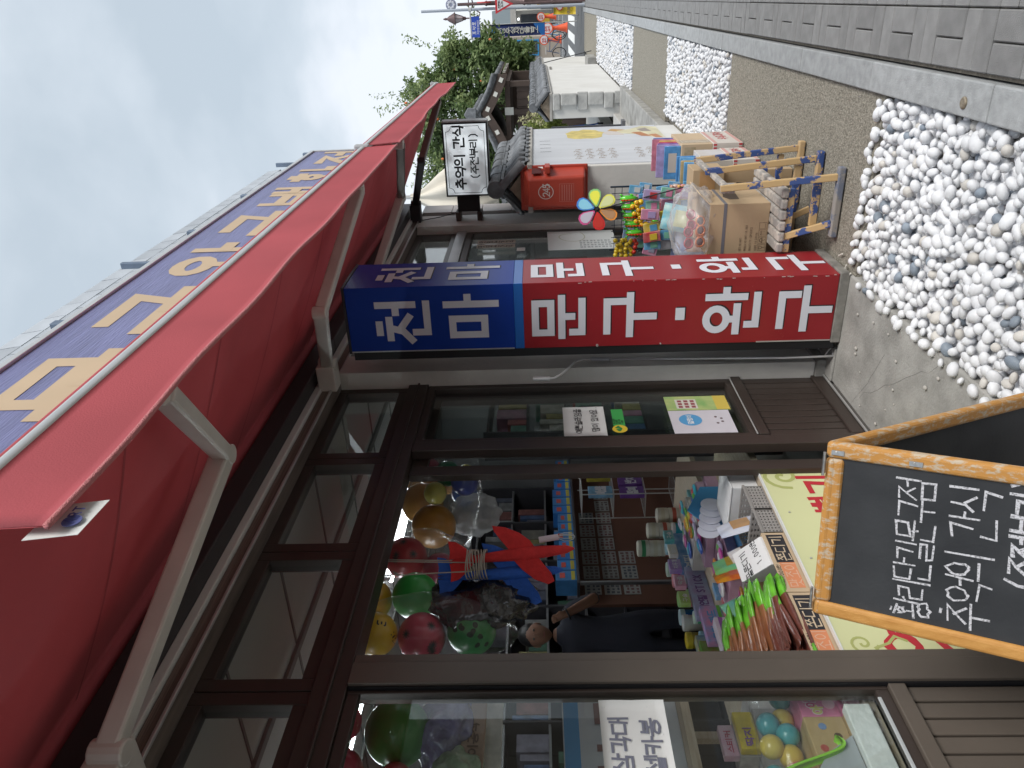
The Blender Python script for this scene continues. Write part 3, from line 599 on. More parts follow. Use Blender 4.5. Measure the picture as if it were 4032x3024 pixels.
G = [('천', [[(.105,2.32),(.155,2.32)],[(.075,2.268),(.178,2.268)],[(.127,2.25),(.112,2.20),(.062,2.158)],[(.128,2.212),(.19,2.165)],[(.255,2.32),(.255,2.142)],[(.212,2.232),(.236,2.232)],[(.106,2.138),(.106,2.075),(.26,2.075)]]),
     ('마', [[(.085,1.947),(.172,1.947),(.172,1.785),(.085,1.785),'c'],[(.249,1.975),(.249,1.725)],[(.270,1.866),(.288,1.866)]]),
     ('문', [[(.083,1.53),(.24,1.53),(.24,1.452),(.083,1.452),'c'],[(.062,1.398),(.268,1.398)],[(.168,1.378),(.168,1.345)],[(.083,1.346),(.083,1.297),(.25,1.297)]]),
     ('구', [[(.08,1.172),(.24,1.172),(.24,1.09)],[(.062,1.058),(.272,1.058)],[(.158,1.036),(.158,.94)]]),
     ('dot', [[(.152,.81),(.178,.81)]]),
     ('완', [[(.13+.056*math.cos(math.pi*i/12), .63+.050*math.sin(math.pi*i/12)) for i in range(24)]+['c'],[(.13,.565),(.13,.554)],[(.062,.531),(.198,.531)],[(.247,.675),(.247,.497)],[(.268,.588),(.284,.588)],[(.10,.478),(.10,.436),(.255,.436)]]),
     ('구', [[(.085,.315),(.25,.315),(.25,.238)],[(.068,.198),(.28,.198)],[(.168,.176),(.168,.080)]])]
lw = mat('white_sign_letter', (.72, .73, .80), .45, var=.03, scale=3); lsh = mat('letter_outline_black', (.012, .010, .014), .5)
for nm, sts in G:
    for face in (0, 1):
        O, X = ((X0, Y1, 0), (0, -1, 0)) if face == 0 else ((X0+.012, Y0, 0), (1, 0, 0))
        k = 1 if face == 0 else 1.04; wd = .036 if nm != 'dot' else .046
        b, s2 = B(), B()
        for i, st in enumerate(sts):
            cl = st[-1] == 'c'; pts = [(p[0]*k, p[1]) for p in (st[:-1] if cl else st)]
            Nn = Vector(X).cross(Vector(ZU))
            b.ribbon(pts, wd, O, X, ZU, Nn, .0022+.00012*i, cl, th=.0008)
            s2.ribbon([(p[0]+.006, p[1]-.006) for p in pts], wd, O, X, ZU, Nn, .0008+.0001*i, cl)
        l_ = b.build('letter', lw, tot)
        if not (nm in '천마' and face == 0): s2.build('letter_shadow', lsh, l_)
rr = random.Random(11); b = B()
for i in range(46):                                     # chips and scratches along the corner and faces
    z = rr.uniform(.05, 1.3)**1.0; l = rr.uniform(.004, .02)
    if i < 26: y = Y0+rr.uniform(0, .006); b.quad((X0-.0018, y, z), (X0-.0018, y-.0004, z+l), (X0-.0018, y+.004, z+l*.9), (X0-.0018, y+.003, z+.001))
    else:
        y = rr.uniform(Y0+.02, Y1-.02); b.quad((X0-.0035, y, z), (X0-.0035, y+.0015, z+.0008), (X0-.0035, y+l*.8+.0015, z+l*.35), (X0-.0035, y+l*.8, z+l*.33))
b.build('paint_chips', flat((.62, .52, .50), .7), tot)
b = B(); b.lathe((3.59, 1.592, 1.22), [(.006, 0), (.006, .02)], 8, 'x'); b.lathe((3.592, 1.592, .9), [(.004, 0), (.004, .012)], 8, 'x'); b.build('screw', silver, tot)
# awning crank rod leaning on the pillar
t = thing('awning_crank', 'white awning crank rod leaning on the plaster pillar beside the sign', 'crank rod', (3.62, 1.70, 0))
crm = mat('white_enamel', (.70, .70, .71), .35, .2)
rp = [(3.625, 1.70, .012), (3.66, 1.72, .25), (3.80, 1.766, 1.14)]
B().tube(rp, .0065, 8).build('rod', crm, t, smooth=True)
B().tube([(3.80, 1.766, 1.14), (3.803, 1.7655, 1.235)], .0105, 10).build('grip', mat('grip_grey', (.42, .42, .45), .5), t, smooth='auto')
B().tube([(3.803, 1.7655, 1.23), (3.79, 1.758, 1.28), (3.74, 1.75, 1.325), (3.64, 1.745, 1.372), (3.575, 1.742, 1.405), (3.535, 1.742, 1.44), (3.53, 1.742, 1.47)], .006, 8).build('crank', crm, t, smooth=True)
B().tube([(3.53, 1.742, 1.465), (3.535, 1.742, 1.55)], .0115, 10).build('handle', crm, t, smooth='auto')
B().tube([(3.628, 1.70, .012), (3.655, 1.66, .006), (3.675, 1.69, .02), (3.66, 1.72, .045)], .004, 6).build('hook', crm, t, smooth=True)
# lit hanging sign at the far pillar
bs = thing('hanging_sign', 'white lit box sign with black frame advertising snacks, bracketed to the far pillar', 'sign', (7.02, 1.80, 2.05))
lit = bpy.data.materials.new('lit_acrylic'); lit.use_nodes = True; MATS['lit'] = lit
q = lit.node_tree; p = q.nodes['Principled BSDF']; p.inputs['Base Color'].default_value = (.8, .82, .85, 1); p.inputs['Roughness'].default_value = .3
co = q.nodes.new('ShaderNodeTexCoord'); ns = q.nodes.new('ShaderNodeTexNoise'); ns.inputs['Scale'].default_value = 5; q.links.new(co.outputs['Object'], ns.inputs[0])
rm = q.nodes.new('ShaderNodeMapRange'); rm.inputs[1].default_value = .35; rm.inputs[2].default_value = .65; rm.inputs[3].default_value = .10; rm.inputs[4].default_value = .42
q.links.new(ns.outputs[0], rm.inputs[0]); q.links.new(rm.outputs[0], p.inputs['Emission Strength']); p.inputs['Emission Color'].default_value = (.86, .95, 1, 1)
blk = mat('black_frame', (.02, .02, .024), .4, .2)
ya, yb, za, zb, xa, xb = .938, 1.575, 1.928, 2.325, 6.94, 7.08
b = B(); b.box(xa, xb, ya, yb, za, za+.014); b.box(xa, xb, ya, yb, zb-.014, zb); b.box(xa, xb, ya, ya+.014, za+.014, zb-.014); b.box(xa, xb, yb-.014, yb, za+.014, zb-.014); b.build('frame', blk, bs, bevel=.002)
b = B(); b.box(xa+.003, xb-.003, ya-.012, ya-.0005, za+.002, zb-.002); b.build('side_plate', mat('grey_side', (.45, .46, .47), .5), bs)
B().box(xa+.006, xb-.006, ya+.0145, yb-.0145, za+.0145, zb-.0145).build('light_panel', lit, bs)
b = B(); i_ = .032; cc = .045; P = []
w_, h_ = yb-ya-2*i_, zb-za-2*i_
for cx, cy, a0 in ((0, 0, 90), (w_, 0, 180), (w_, h_, 270), (0, h_, 360)):
    P += [(cx+cc*math.cos(math.radians(a0-k*18)), cy+cc*math.sin(math.radians(a0-k*18))) for k in range(6)]
b.ribbon(P, .0042, (xa+.005, yb-i_, za+i_), (0, -1, 0), ZU, (-1, 0, 0), .001, True); b.build('border_line', ink, bs)
b = B(); write(b, '추억의 간식', (xa+.005, yb-.068, za+.212), (0, -1, 0), ZU, .092, .0155, gap=1.12, off=.0015); b.build('lettering', ink, bs)
b = B(); write(b, '(주전부리)', (xa+.005, yb-.14, za+.095), (0, -1, 0), ZU, .070, .0105, gap=1.08, off=.0015); b.build('lettering', ink, bs)
B().box(xa+.03, xb-.03, yb+.0005, 1.72, 2.035, 2.235).build('arm', mat('black_arm', (.022, .022, .024), .6), bs, bevel=.004)
for zz in (2.015, 2.21): B().box(xa, xb, 1.72, 1.798, zz, zz+.045).build('wall_bracket', mat('rusty_bracket', (.10, .08, .07), .7, .3, var=.3, scale=20), bs, bevel=.003)
B().tube([(6.99, 1.73, 2.25), (6.99, 1.77, 2.42), (7.0, 1.795, 2.58)], .004, 6).build('cable', rubber, bs, smooth=True)
# lit strip: papers on the second shop front
for k, (x0, x1) in enumerate(((6.40, 6.49), (6.27, 6.37))):
    t = thing('paper_slip', 'long beige paper slip with brush writing on the far glass door', 'notice', (x0, 1.86, 1.7), 'brush written slips on the far door')
    B().box(x0, x1, 1.859, 1.8605, 1.705, 2.03).build('paper', flat((.46, .42, .36), .8), t)
    b = B()
    for j, ch in enumerate('맛있는간식'): write(b, ch, (x0+.018, 1.8585, 1.965-.062*j), XF, ZU, .05, .007, jit=.06, off=0)
    b.build('brush_writing', ink, t)
t = thing('poster', 'large white poster with faint grey print on the far glass door', 'poster', (6.43, 1.86, .85))
B().box(6.145, 6.70, 1.858, 1.8605, .855, 1.43).build('sheet', mat('pale_poster', (.62, .66, .67), .5, var=.05, scale=3), t)
b = B()
for k in range(4):
    for j in range(9): b.box(6.19+k*.06, 6.19+k*.06+.035, 1.8572, 1.858, .90+j*.03+.006*((k+j) % 2), .90+j*.03+.022)
b.build('print', flat((.33, .36, .38), .7), t)
b = B(); b.ribbon([(.09*math.cos(a/9)*(1+.02*a), .11*math.sin(a/9)) for a in range(0, 50)], .01, (6.52, 1.8575, 1.22), XF, ZU, (0, -1, 0), .0004); b.build('drawing', flat((.45, .47, .40), .7), t)
B().box(6.16, 6.25, 1.859, 1.8605, 1.62, 1.69).build('note', paper, thing('note', 'tiny white square note on the far glass door', 'notice', (6.2, 1.86, 1.62)))
# ================================================================== chalkboard A-frame
board_m = mat('chalkboard', (.017, .019, .023), .75, col2=(.042, .045, .05), scale=5, bump=.06, bscale=90, detail=8)
wood_o = mat('orange_wood', (.50, .235, .055), .5, col2=(.62, .32, .09), scale=9, bump=.12, bscale=60, stretch=(6, 6, 1), coat=.1)
wood_w = worn('worn_orange_wood', (.52, .25, .06), (.52, .43, .32), .545, 11, .6, (8, 8, 2.2), .05)
chalk = mat('chalk', (.62, .62, .66), .95)
q = chalk.node_tree; p = q.nodes['Principled BSDF']; co = q.nodes.new('ShaderNodeTexCoord'); ns = q.nodes.new('ShaderNodeTexNoise'); ns.inputs['Scale'].default_value = 210; ns.inputs['Detail'].default_value = 2
rp_ = q.nodes.new('ShaderNodeValToRGB'); rp_.color_ramp.elements[0].position = .36; rp_.color_ramp.elements[1].position = .52; rp_.color_ramp.elements[0].color = (.42, .42, .42, 1)
q.links.new(co.outputs['Object'], ns.inputs[0]); q.links.new(ns.outputs[0], rp_.inputs[0]); q.links.new(rp_.outputs[0], p.inputs['Alpha'])
cb = thing('chalkboard_stand', 'folding A-frame chalkboard with orange wooden frame and chalk writing, at the shop door', 'chalkboard', (1.55, 1.22, 0))
e_ = Vector((-.156, .988, 0)).normalized(); nh = Vector((-e_.y, e_.x, 0))       # along the top edge (towards the shop); horizontal direction it faces
TR = Vector((1.62, .989, .815)); WID, HGT = .482, .925
def panel(dn, nrm, back):
    """frame of one leaf: dn runs down the leaf, nrm is its outer face"""
    P = lambda a, s_, h: TR + e_*a + dn*s_ + nrm*h          # a across, s down, h outwards
    fw, ft = .042, .026
    def barp(a0, a1, s0, s1, h0, h1):
        return [P(a, s_, h) for h in (h0, h1) for a, s_ in ((a0, s0), (a1, s0), (a1, s1), (a0, s1))]
    FS = [(0,1,2,3),(7,6,5,4),(0,4,5,1),(1,5,6,2),(2,6,7,3),(3,7,4,0)]
    for nm, r_, m_ in (('stile', (0, fw, 0, HGT, -ft, 0), wood_w), ('stile', (WID-fw, WID, 0, HGT, -ft, 0), wood_w if back else wood_o), ('top_rail', (fw, WID-fw, .0, fw, -ft, -.001), wood_w), ('bottom_rail', (fw, WID-fw, HGT-.12, HGT-.078, -ft, -.001), wood_o)):
        B().add(barp(*r_), FS).build(nm, m_, cb, bevel=.011, seg=3)
    B().add(barp(fw-.006, WID-fw+.006, fw-.006, HGT-.11, -ft*.75, -ft*.35), FS).build('slate', board_m, cb)
    return P
dnF = (nh*.50 + Vector((0, 0, -1))).normalized(); nF = e_.cross(dnF).normalized(); nF = nF if nF.dot(nh) > 0 else -nF
dnB = (-nh*.50 + Vector((0, 0, -1))).normalized(); nB = e_.cross(dnB).normalized(); nB = nB if nB.dot(nh) < 0 else -nB
TR = TR + Vector((0, 0, 0)); PF = panel(dnF, nF, False)
TRs = TR.copy(); TR = TRs - nh*.012; PB = panel(dnB, nB, True); TR = TRs
# chalk writing: runs from the shop side edge to the street side edge
Xw, Yw = -e_, -dnF
def chalkline(txt, a, s_, size, sx, wd, jit, drop=0.):
    b = B(); Xd = (Xw - Yw*drop).normalized(); write(b, txt, PF(a, s_, -.0085), Xd, Yw, size, wd, gap=1.0, jit=jit, off=.0, sx=sx, wj=.25); b.build('chalk_writing', chalk, cb)
chalkline('황리단길문구점', .432, .262, .080, .655, .0048, .045, -.06)
chalkline('추억의 간식', .428, .390, .096, .70, .0053, .040, -.06)
chalkline('(주전부리)', .310, .488, .080, .66, .0085, .026, -.08)
hm = mat('hinge_steel', (.58, .57, .55), .3, .9, var=.15, scale=60)
for a in (.055, .43):
    B().cyl(PF(a-.03, .0, .004)+Vector((0, 0, .004)), PF(a+.03, .0, .004)+Vector((0, 0, .004)), .0038, n=10).build('hinge', hm, cb, smooth='auto')
for s_ in (.022, .19):
    b = B(); c = PF(.024, s_, .0006)
    b.add([c + e_*x + dnF*y + nF*h for h in (0, .002) for x, y in ((-.006, -.011), (.006, -.011), (.006, .017), (-.006, .017))], [(3,2,1,0),(4,5,6,7),(0,1,5,4),(1,2,6,5),(2,3,7,6),(3,0,4,7)])
    b.cyl(c+nF*.002, c+nF*.005, .0035, n=8); b.build('clip', hm, cb)
# ================================================================== counter at the door
lime = mat('lime_board', (.66, .68, .38), .5, var=.05, scale=2)
lt = thing('counter', 'long low display counter inside the shop door, faced with a lime yellow board', 'counter', (2.3, 2.5, 0))
raw = mat('raw_wood', (.42, .34, .25), .7, col2=(.55, .47, .37), scale=12, stretch=(1, 9, 9))
B().box(.82, 3.72, 1.955, 3.5, .515, .548).build('table_top', raw, lt, bevel=.002)
for x in (.9, 2.2, 3.6):
    for y in (1.98, 3.42): B().box(x, x+.05, y, y+.05, .012, .514).build('leg', raw, lt)
B().box(1.80, 3.03, 1.948, 1.9545, .50, .552).build('edge_strip', raw, lt)
B().box(1.80, 2.975, 1.934, 1.947, .03, .545).build('sign_board', lime, lt)
B().box(1.80, 2.985, 1.931, 1.9475, .5455, .551).build('board_trim', flat((.78, .80, .78), .4), lt)
olive = flat((.42, .45, .16), .6); redp = mat('red_sign_paint', (.52, .03, .045), .45)
b = B(); b.ribbon([((.01+.0105*k/3)*math.cos(k/2.4), (.01+.0105*k/3)*math.sin(k/2.4)) for k in range(24)], .017, (2.885, 1.9335, .455), XF, ZU, (0, -1, 0), .0004); b.build('spiral_print', olive, lt)
b = B(); b.ribbon([((.006+.006*k/3)*math.cos(k/2.4+2), (.006+.006*k/3)*math.sin(k/2.4+2)) for k in range(22)], .009, (1.90, 1.9335, .475), XF, ZU, (0, -1, 0), .0004); b.ribbon([(.0, 0), (.02, -.05), (.05, -.08), (.03, -.11)], .010, (1.88, 1.9335, .44), XF, ZU, (0, -1, 0), .0007); b.build('spiral_print', olive, lt)
b = B(); write(b, '옛날', (1.83, 1.9335, .20), XF, ZU, .20, .028, off=.0006, jit=.02, wj=.2); b.build('red_lettering', redp, lt)
b = B(); write(b, '뽑기', (2.60, 1.9335, .235), XF, ZU, .155, .022, off=.0006, jit=.02, wj=.2, sx=.9); b.build('red_lettering', redp, lt)
for x, z in ((2.62, .50), (2.33, .505), (2.05, .50)): B().lathe((x, 1.934, z), [(.0045, 0), (.0045, -.003)], 10, 'y').build('nail', silver, lt)
# snack cartons with printed fronts
card = mat('kraft_card', (.47, .345, .215), .85, var=.05, scale=5, bump=.08, bscale=80)
cardl = mat('kraft_card_light', (.56, .43, .29), .85, var=.05, scale=5)
def carton(x0, x1, y0, y1, z0, z1, label):
    t = thing('snack_carton', label, 'carton', ((x0+x1)/2, (y0+y1)/2, z0)); w_ = .005
    b = B(); b.box(x0, x1, y0, y0+w_, z0, z1); b.box(x0, x1, y1-w_, y1, z0, z1); b.box(x0, x0+w_, y0+w_, y1-w_, z0, z1); b.box(x1-w_, x1, y0+w_, y1-w_, z0, z1); b.box(x0+w_, x1-w_, y0+w_, y1-w_, z0, z0+.004)
    b.build('tray', cardl, t, bevel=.001, seg=1)
    xm = x0+(x1-x0)*.47
    B().box(xm, x1-.015, y0-.0012, y0-.0002, z0+.012, z1-.014).build('black_label', flat((.025, .024, .03), .6), t)
    B().box(x0+.02, xm-.001, y0-.0012, y0-.0002, z0+.012, z1-.022).build('orange_label', flat((.70, .27, .13), .6), t)
    b = B(); write(b, '쫀디기', (xm+.008, y0-.0014, z0+.019), XF, ZU, .050, .0046, off=.0004, jit=.03, sx=.92, wj=.3); b.build('print', flat((.62, .50, .36), .7), t)
    b = B(); write(b, '맛조이', (x0+.026, y0-.0014, z0+.016), XF, ZU, .048, .0042, off=.0004, jit=.03, sx=.85, wj=.3); b.build('print', flat((.72, .45, .32), .7), t)
    b = B(); write(b, '1000원', (x0+.07, y0-.0014, z1-.019), XF, ZU, .015, .0017, off=.0004, jit=.03, sx=1.1); b.build('handwriting', ink, t)
    return t
carton(2.177, 2.52, 1.958, 2.64, .549, .640, 'printed snack carton beside the grey baskets, holding a white price block')
carton(1.825, 2.172, 1.958, 2.64, .549, .637, 'printed snack carton next to the door post')
pb = thing('price_block', 'white foam block with handwritten price for chewy snacks, standing in a carton', 'price sign', (2.36, 2.05, .556))
T4 = [Vector((2.345, 1.972, .645)), Vector((2.515, 1.972, .645)), Vector((2.555, 2.095, .735)), Vector((2.385, 2.095, .735))]
b = B(); b.add(T4+[v+Vector((0, 0, -.06)) for v in T4[:2]]+[Vector((2.555, 2.095, .61)), Vector((2.385, 2.095, .61))], [(0,1,2,3),(0,4,5,1),(1,5,6,2),(2,6,7,3),(3,7,4,0),(7,6,5,4)]); b.build('block', mat('white_foam', (.78, .78, .79), .7), pb, bevel=.003)
B().box(2.38, 2.50, 1.985, 2.09, .556, .606).build('base', mat('white_foam', (.78, .78, .79), .7), pb)
dY = Vector((0, .123, .09)).normalized()
b = B(); write(b, '꿀쫀디기', T4[0]+Vector((.022, 0, 0))+dY*.088, XF, dY, .034, .0036, off=.0012, jit=.03, wj=.2); b.build('handwriting', ink, pb)
b = B(); write(b, '1,000원', T4[0]+Vector((.045, 0, 0))+dY*.032, XF, dY, .026, .003, off=.0012, jit=.02, wj=.2); b.build('handwriting', ink, pb)
# stick snacks: a brown pouch with green head
gl_g = mat('green_foil', (.13, .42, .03), .3, var=.35, scale=20, bump=.5, bscale=30, coat=.3); gl_b = mat('brown_jelly_pouch', (.20, .065, .028), .28, col2=(.34, .14, .06), scale=16, bump=.6, bscale=22, coat=.4)
gl_b2 = mat('dark_jelly_pouch', (.115, .032, .022), .28, col2=(.20, .065, .045), scale=16, bump=.6, bscale=26, coat=.4)
def pouch(head, body, wd, th, mats, L=.34):
    prof = [(0, .75, .05), (.02, .8, .06), (.06, 1, .5), (.15, 1, .9), (.28, .85, .8), (.34, .8, .7), (.36, .9, .75), (.6, 1, 1), (.85, .95, .8), (.95, .9, .35), (1, .85, .04)]
    b = B(); n = 8; vs = []
    for u, a, c in prof:
        for i in range(n):
            t = 2*math.pi*i/n; vs.append((L*(.5-u), wd/2*a*math.cos(t), th/2*c*math.sin(t)))
    for j in range(len(prof)-1):
        b.cur = 0 if prof[j][0] < .33 else 1
        b.add([vs[j*n+i] for i in range(n)]+[vs[(j+1)*n+i] for i in range(n)], [(i, (i+1) % n, n+(i+1) % n, n+i) for i in range(n)])
    o = b.build('jelly_stick', mats, smooth=True); return o
proto = [pouch(0, 0, .062, .026, [gl_g, gl_b], .30), pouch(0, 0, .044, .020, [gl_g, gl_b2], .30)]
rr = random.Random(21); n = 0
def stick(k, x, y, z, rz, tilt, roll, label):
    global n
    o = proto[k] if (k == 0 and n == 0) or (k == 1 and not proto[1].get('used')) else proto[k].copy()
    if o is proto[1]: o['used'] = 1
    if o.name not in COL.objects: COL.objects.link(o)
    o.location = (x, y, z); o.rotation_euler = (roll, tilt, rz); tag(o, label, 'snack', 'stick snacks heaped in the cartons'); n += 1
for i in range(18): stick(0, 2.135+.03*(i % 3)+.012*i, 2.06+.026*i, .690+.010*(i % 4)+.003*i, -.42+rr.uniform(-.26, .26), rr.uniform(-.08, .05), rr.uniform(-.3, .3), 'brown jelly stick in clear pouch with bright green head, behind the white price block')
for i in range(22): stick(1, 2.13-.014*(i % 5)+rr.uniform(-.02, .02), 1.972+.014*(i % 14), .645+.011*(i//5)+rr.uniform(0, .006), rr.uniform(-.18, .18), rr.uniform(-.08, .06), rr.uniform(-.5, .5), 'dark brown jelly stick with green head, heaped across two cartons')
for i in range(14): stick(1, 1.965+rr.uniform(-.012, .012), 1.972+.019*i, .622+.007*(i % 3), math.pi+rr.uniform(-.10, .10), rr.uniform(-.04, .08), rr.uniform(-.5, .5), 'dark jelly stick with its green head against the door post end')
del proto[1]['used']
# yellow pouches beside the price block
def bag(name, label, cat, c, sz, rot, cols, th=.03, letters=None, grp=None):
    """soft pillow pouch; cols = body, panel"""
    t = thing(name, label, cat, c, grp); t['_o'] = (0, 0, 0); t.rotation_euler = rot
    w_, h_ = sz
    def pil(sg): return lambda u, v: ((u-.5)*w_, sg*th/2*(math.sin(math.pi*u)*math.sin(math.pi*v))**.6+sg*.0005+.003*math.sin(u*11+v*3), v*h_)
    b = B(); b.grid(pil(-1), 10, 10); b.grid(pil(1), 10, 10); b.build('pouch', mat(name+'_%d' % (len(MATS)), cols[0], .3, var=.25, scale=14, col2=cols[1], coat=.3, bump=.3, bscale=25), t, smooth=True)
    if len(cols) > 2:
        b = B(); b.grid(lambda u, v: ((u-.5)*w_*.62, -th/2*(math.sin(math.pi*(.19+u*.62))*math.sin(math.pi*(.3+v*.4)))**.6-.002+.003*math.sin((.19+u*.62)*11+(.3+v*.4)*3), (.3+v*.4)*h_), 6, 6); b.build('label', flat(cols[2], .4), t, smooth=True)
    if letters:
        b = B(); write(b, letters[0], (-w_*.3, -th/2-.004, h_*.42), XF, ZU, letters[1], letters[1]*.14); b.build('print', letters[2], t)
    return t
bag('snack_pouch', 'yellow and red snack pouch standing between price block and carton flap', 'snack', (2.64, 2.24, .560), (.13, .22), (-.25, .1, .5), ((.78, .42, .02), (.55, .05, .03), (.62, .16, .10)))
bag('snack_pouch', 'yellow snack pouch with dark window lying against the jelly sticks', 'snack', (2.50, 2.33, .560), (.11, .20), (-.45, .15, .8), ((.80, .48, .03), (.75, .35, .02), (.14, .07, .04)))
bag('snack_pouch', 'orange red snack pouch with torn corner behind the brown sticks', 'snack', (2.42, 2.47, .560), (.13, .16), (-.5, -.2, .6), ((.80, .10, .015), (.82, .20, .02)))
# grey plastic baskets with round holes
bas_m = mat('grey_plastic_basket', (.30, .285, .275), .5, bump=.03)
def basket(x0, x1, y0, y1, z0, z1, label):
    t = thing('basket', label, 'basket', ((x0+x1)/2, (y0+y1)/2, z0)); t['_o'] = ((x0+x1)/2, (y0+y1)/2, z0)
    nx, nz = 8, 6; b = B()
    def wall(P):                                       # a lattice of holes: bars between them
        for i in range(nx+1): b.prism([P((i-.26)/nx if i else 0, 0), P((i+.26)/nx if i < nx else 1, 0), P((i+.26)/nx if i < nx else 1, 1), P((i-.26)/nx if i else 0, 1)], P.n)
        for j in range(nz+1):
            for i in range(nx):
                a0, a1 = (i+.26)/nx if i else .26/nx, (i+.74)/nx
                b.prism([P(a0, (j-.24)/nz if j else 0), P(a1, (j-.24)/nz if j else 0), P(a1, (j+.24)/nz if j < nz else 1), P(a0, (j+.24)/nz if j < nz else 1)], P.n)
    for a, c, nrm in (((x0, y0), (x1, y0), (0, .003, 0)), ((x0, y1), (x1, y1), (0, -.003, 0)), ((x0, y0), (x0, y1), (.003, 0, 0)), ((x1, y0), (x1, y1), (-.003, 0, 0))):
        def P(u, v, a=a, c=c): return (a[0]+(c[0]-a[0])*u, a[1]+(c[1]-a[1])*u, z0+(z1-z0)*v)
        P.n = nrm; wall(P)
    b.box(x0+.004, x1-.004, y0+.004, y1-.004, z0, z0+.003); b.build('lattice', bas_m, t)
    b = B(); b.box(x0-.004, x1+.004, y0-.005, y0-.0005, z1-.008, z1+.003); b.box(x0-.004, x1+.004, y1+.0005, y1+.005, z1-.008, z1+.003); b.box(x0-.005, x0-.0008, y0-.0004, y1+.0004, z1-.008, z1+.003); b.box(x1+.0008, x1+.005, y0-.0004, y1+.0004, z1-.008, z1+.003); b.build('rim', bas_m, t, bevel=.001)
    return t
basket(2.69, 2.855, 1.962, 2.20, .549, .632, 'grey perforated plastic basket next to the white box')
basket(2.528, 2.68, 1.962, 2.20, .549, .632, 'grey perforated plastic basket next to the printed cartons')
bag('snack_pouch', 'pale blue popcorn pouch sticking out of a grey basket', 'snack', (2.76, 2.07, .556), (.13, .20), (-.3, .0, .25), ((.55, .60, .78), (.72, .74, .82), (.50, .30, .15)))
bag('snack_pouch', 'tan snack pouch with dark round print in the basket by the cartons', 'snack', (2.60, 2.07, .556), (.12, .19), (-.35, .0, .3), ((.50, .42, .34), (.70, .72, .80), (.06, .03, .02)))
bag('snack_pouch', 'round lime green snack pouch behind the grey baskets', 'snack', (2.80, 2.30, .552), (.17, .20), (-.35, .1, .35), ((.28, .55, .10), (.15, .50, .35), (.45, .32, .05)))
bag('snack_pouch', 'teal and blue striped pouch behind the yellow pouch', 'snack', (2.66, 2.42, .552), (.15, .18), (-.35, -.1, .35), ((.08, .38, .55), (.30, .62, .35)))
# white box, blue tray and paddle cards at the right end of the counter
t = thing('carton_box', 'plain white card box at the street end of the counter', 'box', (3.0, 2.1, .549))
B().box(2.885, 3.10, 1.99, 2.24, .549, .665).build('body', mat('white_card', (.70, .71, .73), .7, var=.04, scale=4), t, bevel=.004); B().box(2.882, 3.103, 1.987, 2.243, .666, .672).build('lid', mat('white_card', (.7, .7, .7)), t, bevel=.002)
t = thing('display_tray', 'sky blue display tray holding white paddle cards', 'tray', (3.15, 2.35, .549))
b = B(); b.prism([(2.95, 2.30, .549), (3.35, 2.30, .549), (3.35, 2.30, .70), (3.15, 2.30, .80), (2.95, 2.30, .68)], (0, .006, 0)); b.box(2.95, 3.35, 2.306, 2.5, .549, .555); b.build('tray', flat((.06, .28, .56), .5), t)
for i in range(5):
    b = B(); b.lathe((2.96+.045*i, 2.285-.006*i, .735-.012*i), [(.052, 0), (.052, .003)], 20, 'y'); b.build('paddle_card', flat((.66, .68, .80), .5), t)
# ================================================================== goods inside the shop
film = glass('plastic_film', (.98, .98, .98), 1.0, .14, .04, .45)
def ball(c, r, col, label, marks=None, mcol=(.03, .03, .03), var=.12):
    t = thing('play_ball', label, 'ball', c, 'plastic play balls hung inside the shop'); t['_o'] = (0, 0, 0)
    B().sph((0, 0, 0), r, 28, 18).build('ball', mat('ball_%.2f_%.2f_%.2f' % col, col, .32, var=var, scale=6, coat=.3, bump=.15, bscale=9), t, smooth=True)
    if marks:
        b = B(); rr = random.Random(int(c[0]*1000)); view = (Vector((0, 0, 1.5))-Vector(c)).normalized()
        for k in range(marks[1]):
            for _ in range(20):
                n_ = (view + Vector((rr.uniform(-1, 1), rr.uniform(-1, 1), rr.uniform(-1, 1)))*1.0).normalized()
                if n_.dot(view) > .25: break
            u = n_.orthogonal().normalized(); v = n_.cross(u); a = rr.uniform(0, 6.3); u, v = u*math.cos(a)+v*math.sin(a), v*math.cos(a)-u*math.sin(a)
            def pr(x, y): return (n_ + u*x + v*y).normalized()*r*1.006
            if marks[0] == 'spot': P = [pr(.13*math.cos(i*.6283)*rr.uniform(.8, 1.15), .11*math.sin(i*.6283)*rr.uniform(.8, 1.15)) for i in range(10)]; b.add([pr(0, 0)]+P, [(0, i+1, (i+1) % 10+1) for i in range(10)])
            elif marks[0] == 'flower': P = [pr((.15+.09*math.cos(i*math.pi*5/20*2))*math.cos(i*math.pi/20), (.15+.09*math.cos(i*math.pi*5/20*2))*math.sin(i*math.pi/20)) for i in range(40)]; b.add([pr(0, 0)]+P, [(0, i+1, (i+1) % 40+1) for i in range(40)])
            else:
                for st in syl(marks[2][k % len(marks[2])]):
                    cl = st[-1] == 'c'; p2 = [((p[0]-.5)*.42, (p[1]-.5)*.42) for p in (st[:-1] if cl else st)]
                    if cl: p2.append(p2[0])
                    for p_, q_ in zip(p2[:-1], p2[1:]):
                        dx, dy = q_[0]-p_[0], q_[1]-p_[1]; l = math.hypot(dx, dy) or 1; nx_, ny_ = -dy/l*.035, dx/l*.035
                        b.add([pr(p_[0]+nx_, p_[1]+ny_), pr(p_[0]-nx_, p_[1]-ny_), pr(q_[0]-nx_, q_[1]-ny_), pr(q_[0]+nx_, q_[1]+ny_)], [(0, 1, 2, 3)])
        b.build('markings', flat(mcol, .5), t, smooth=True)
    return t
Yl, Pk, Gr, Rd, Br, Bl = (.72, .46, .03), (.55, .07, .12), (.03, .33, .06), (.42, .03, .04), (.50, .24, .05), (.03, .09, .32)
ball((2.18, 2.16, 1.985), .091, Pk, 'pink ball with black flower print, between yellow and spotted green balls', ('flower', 5))
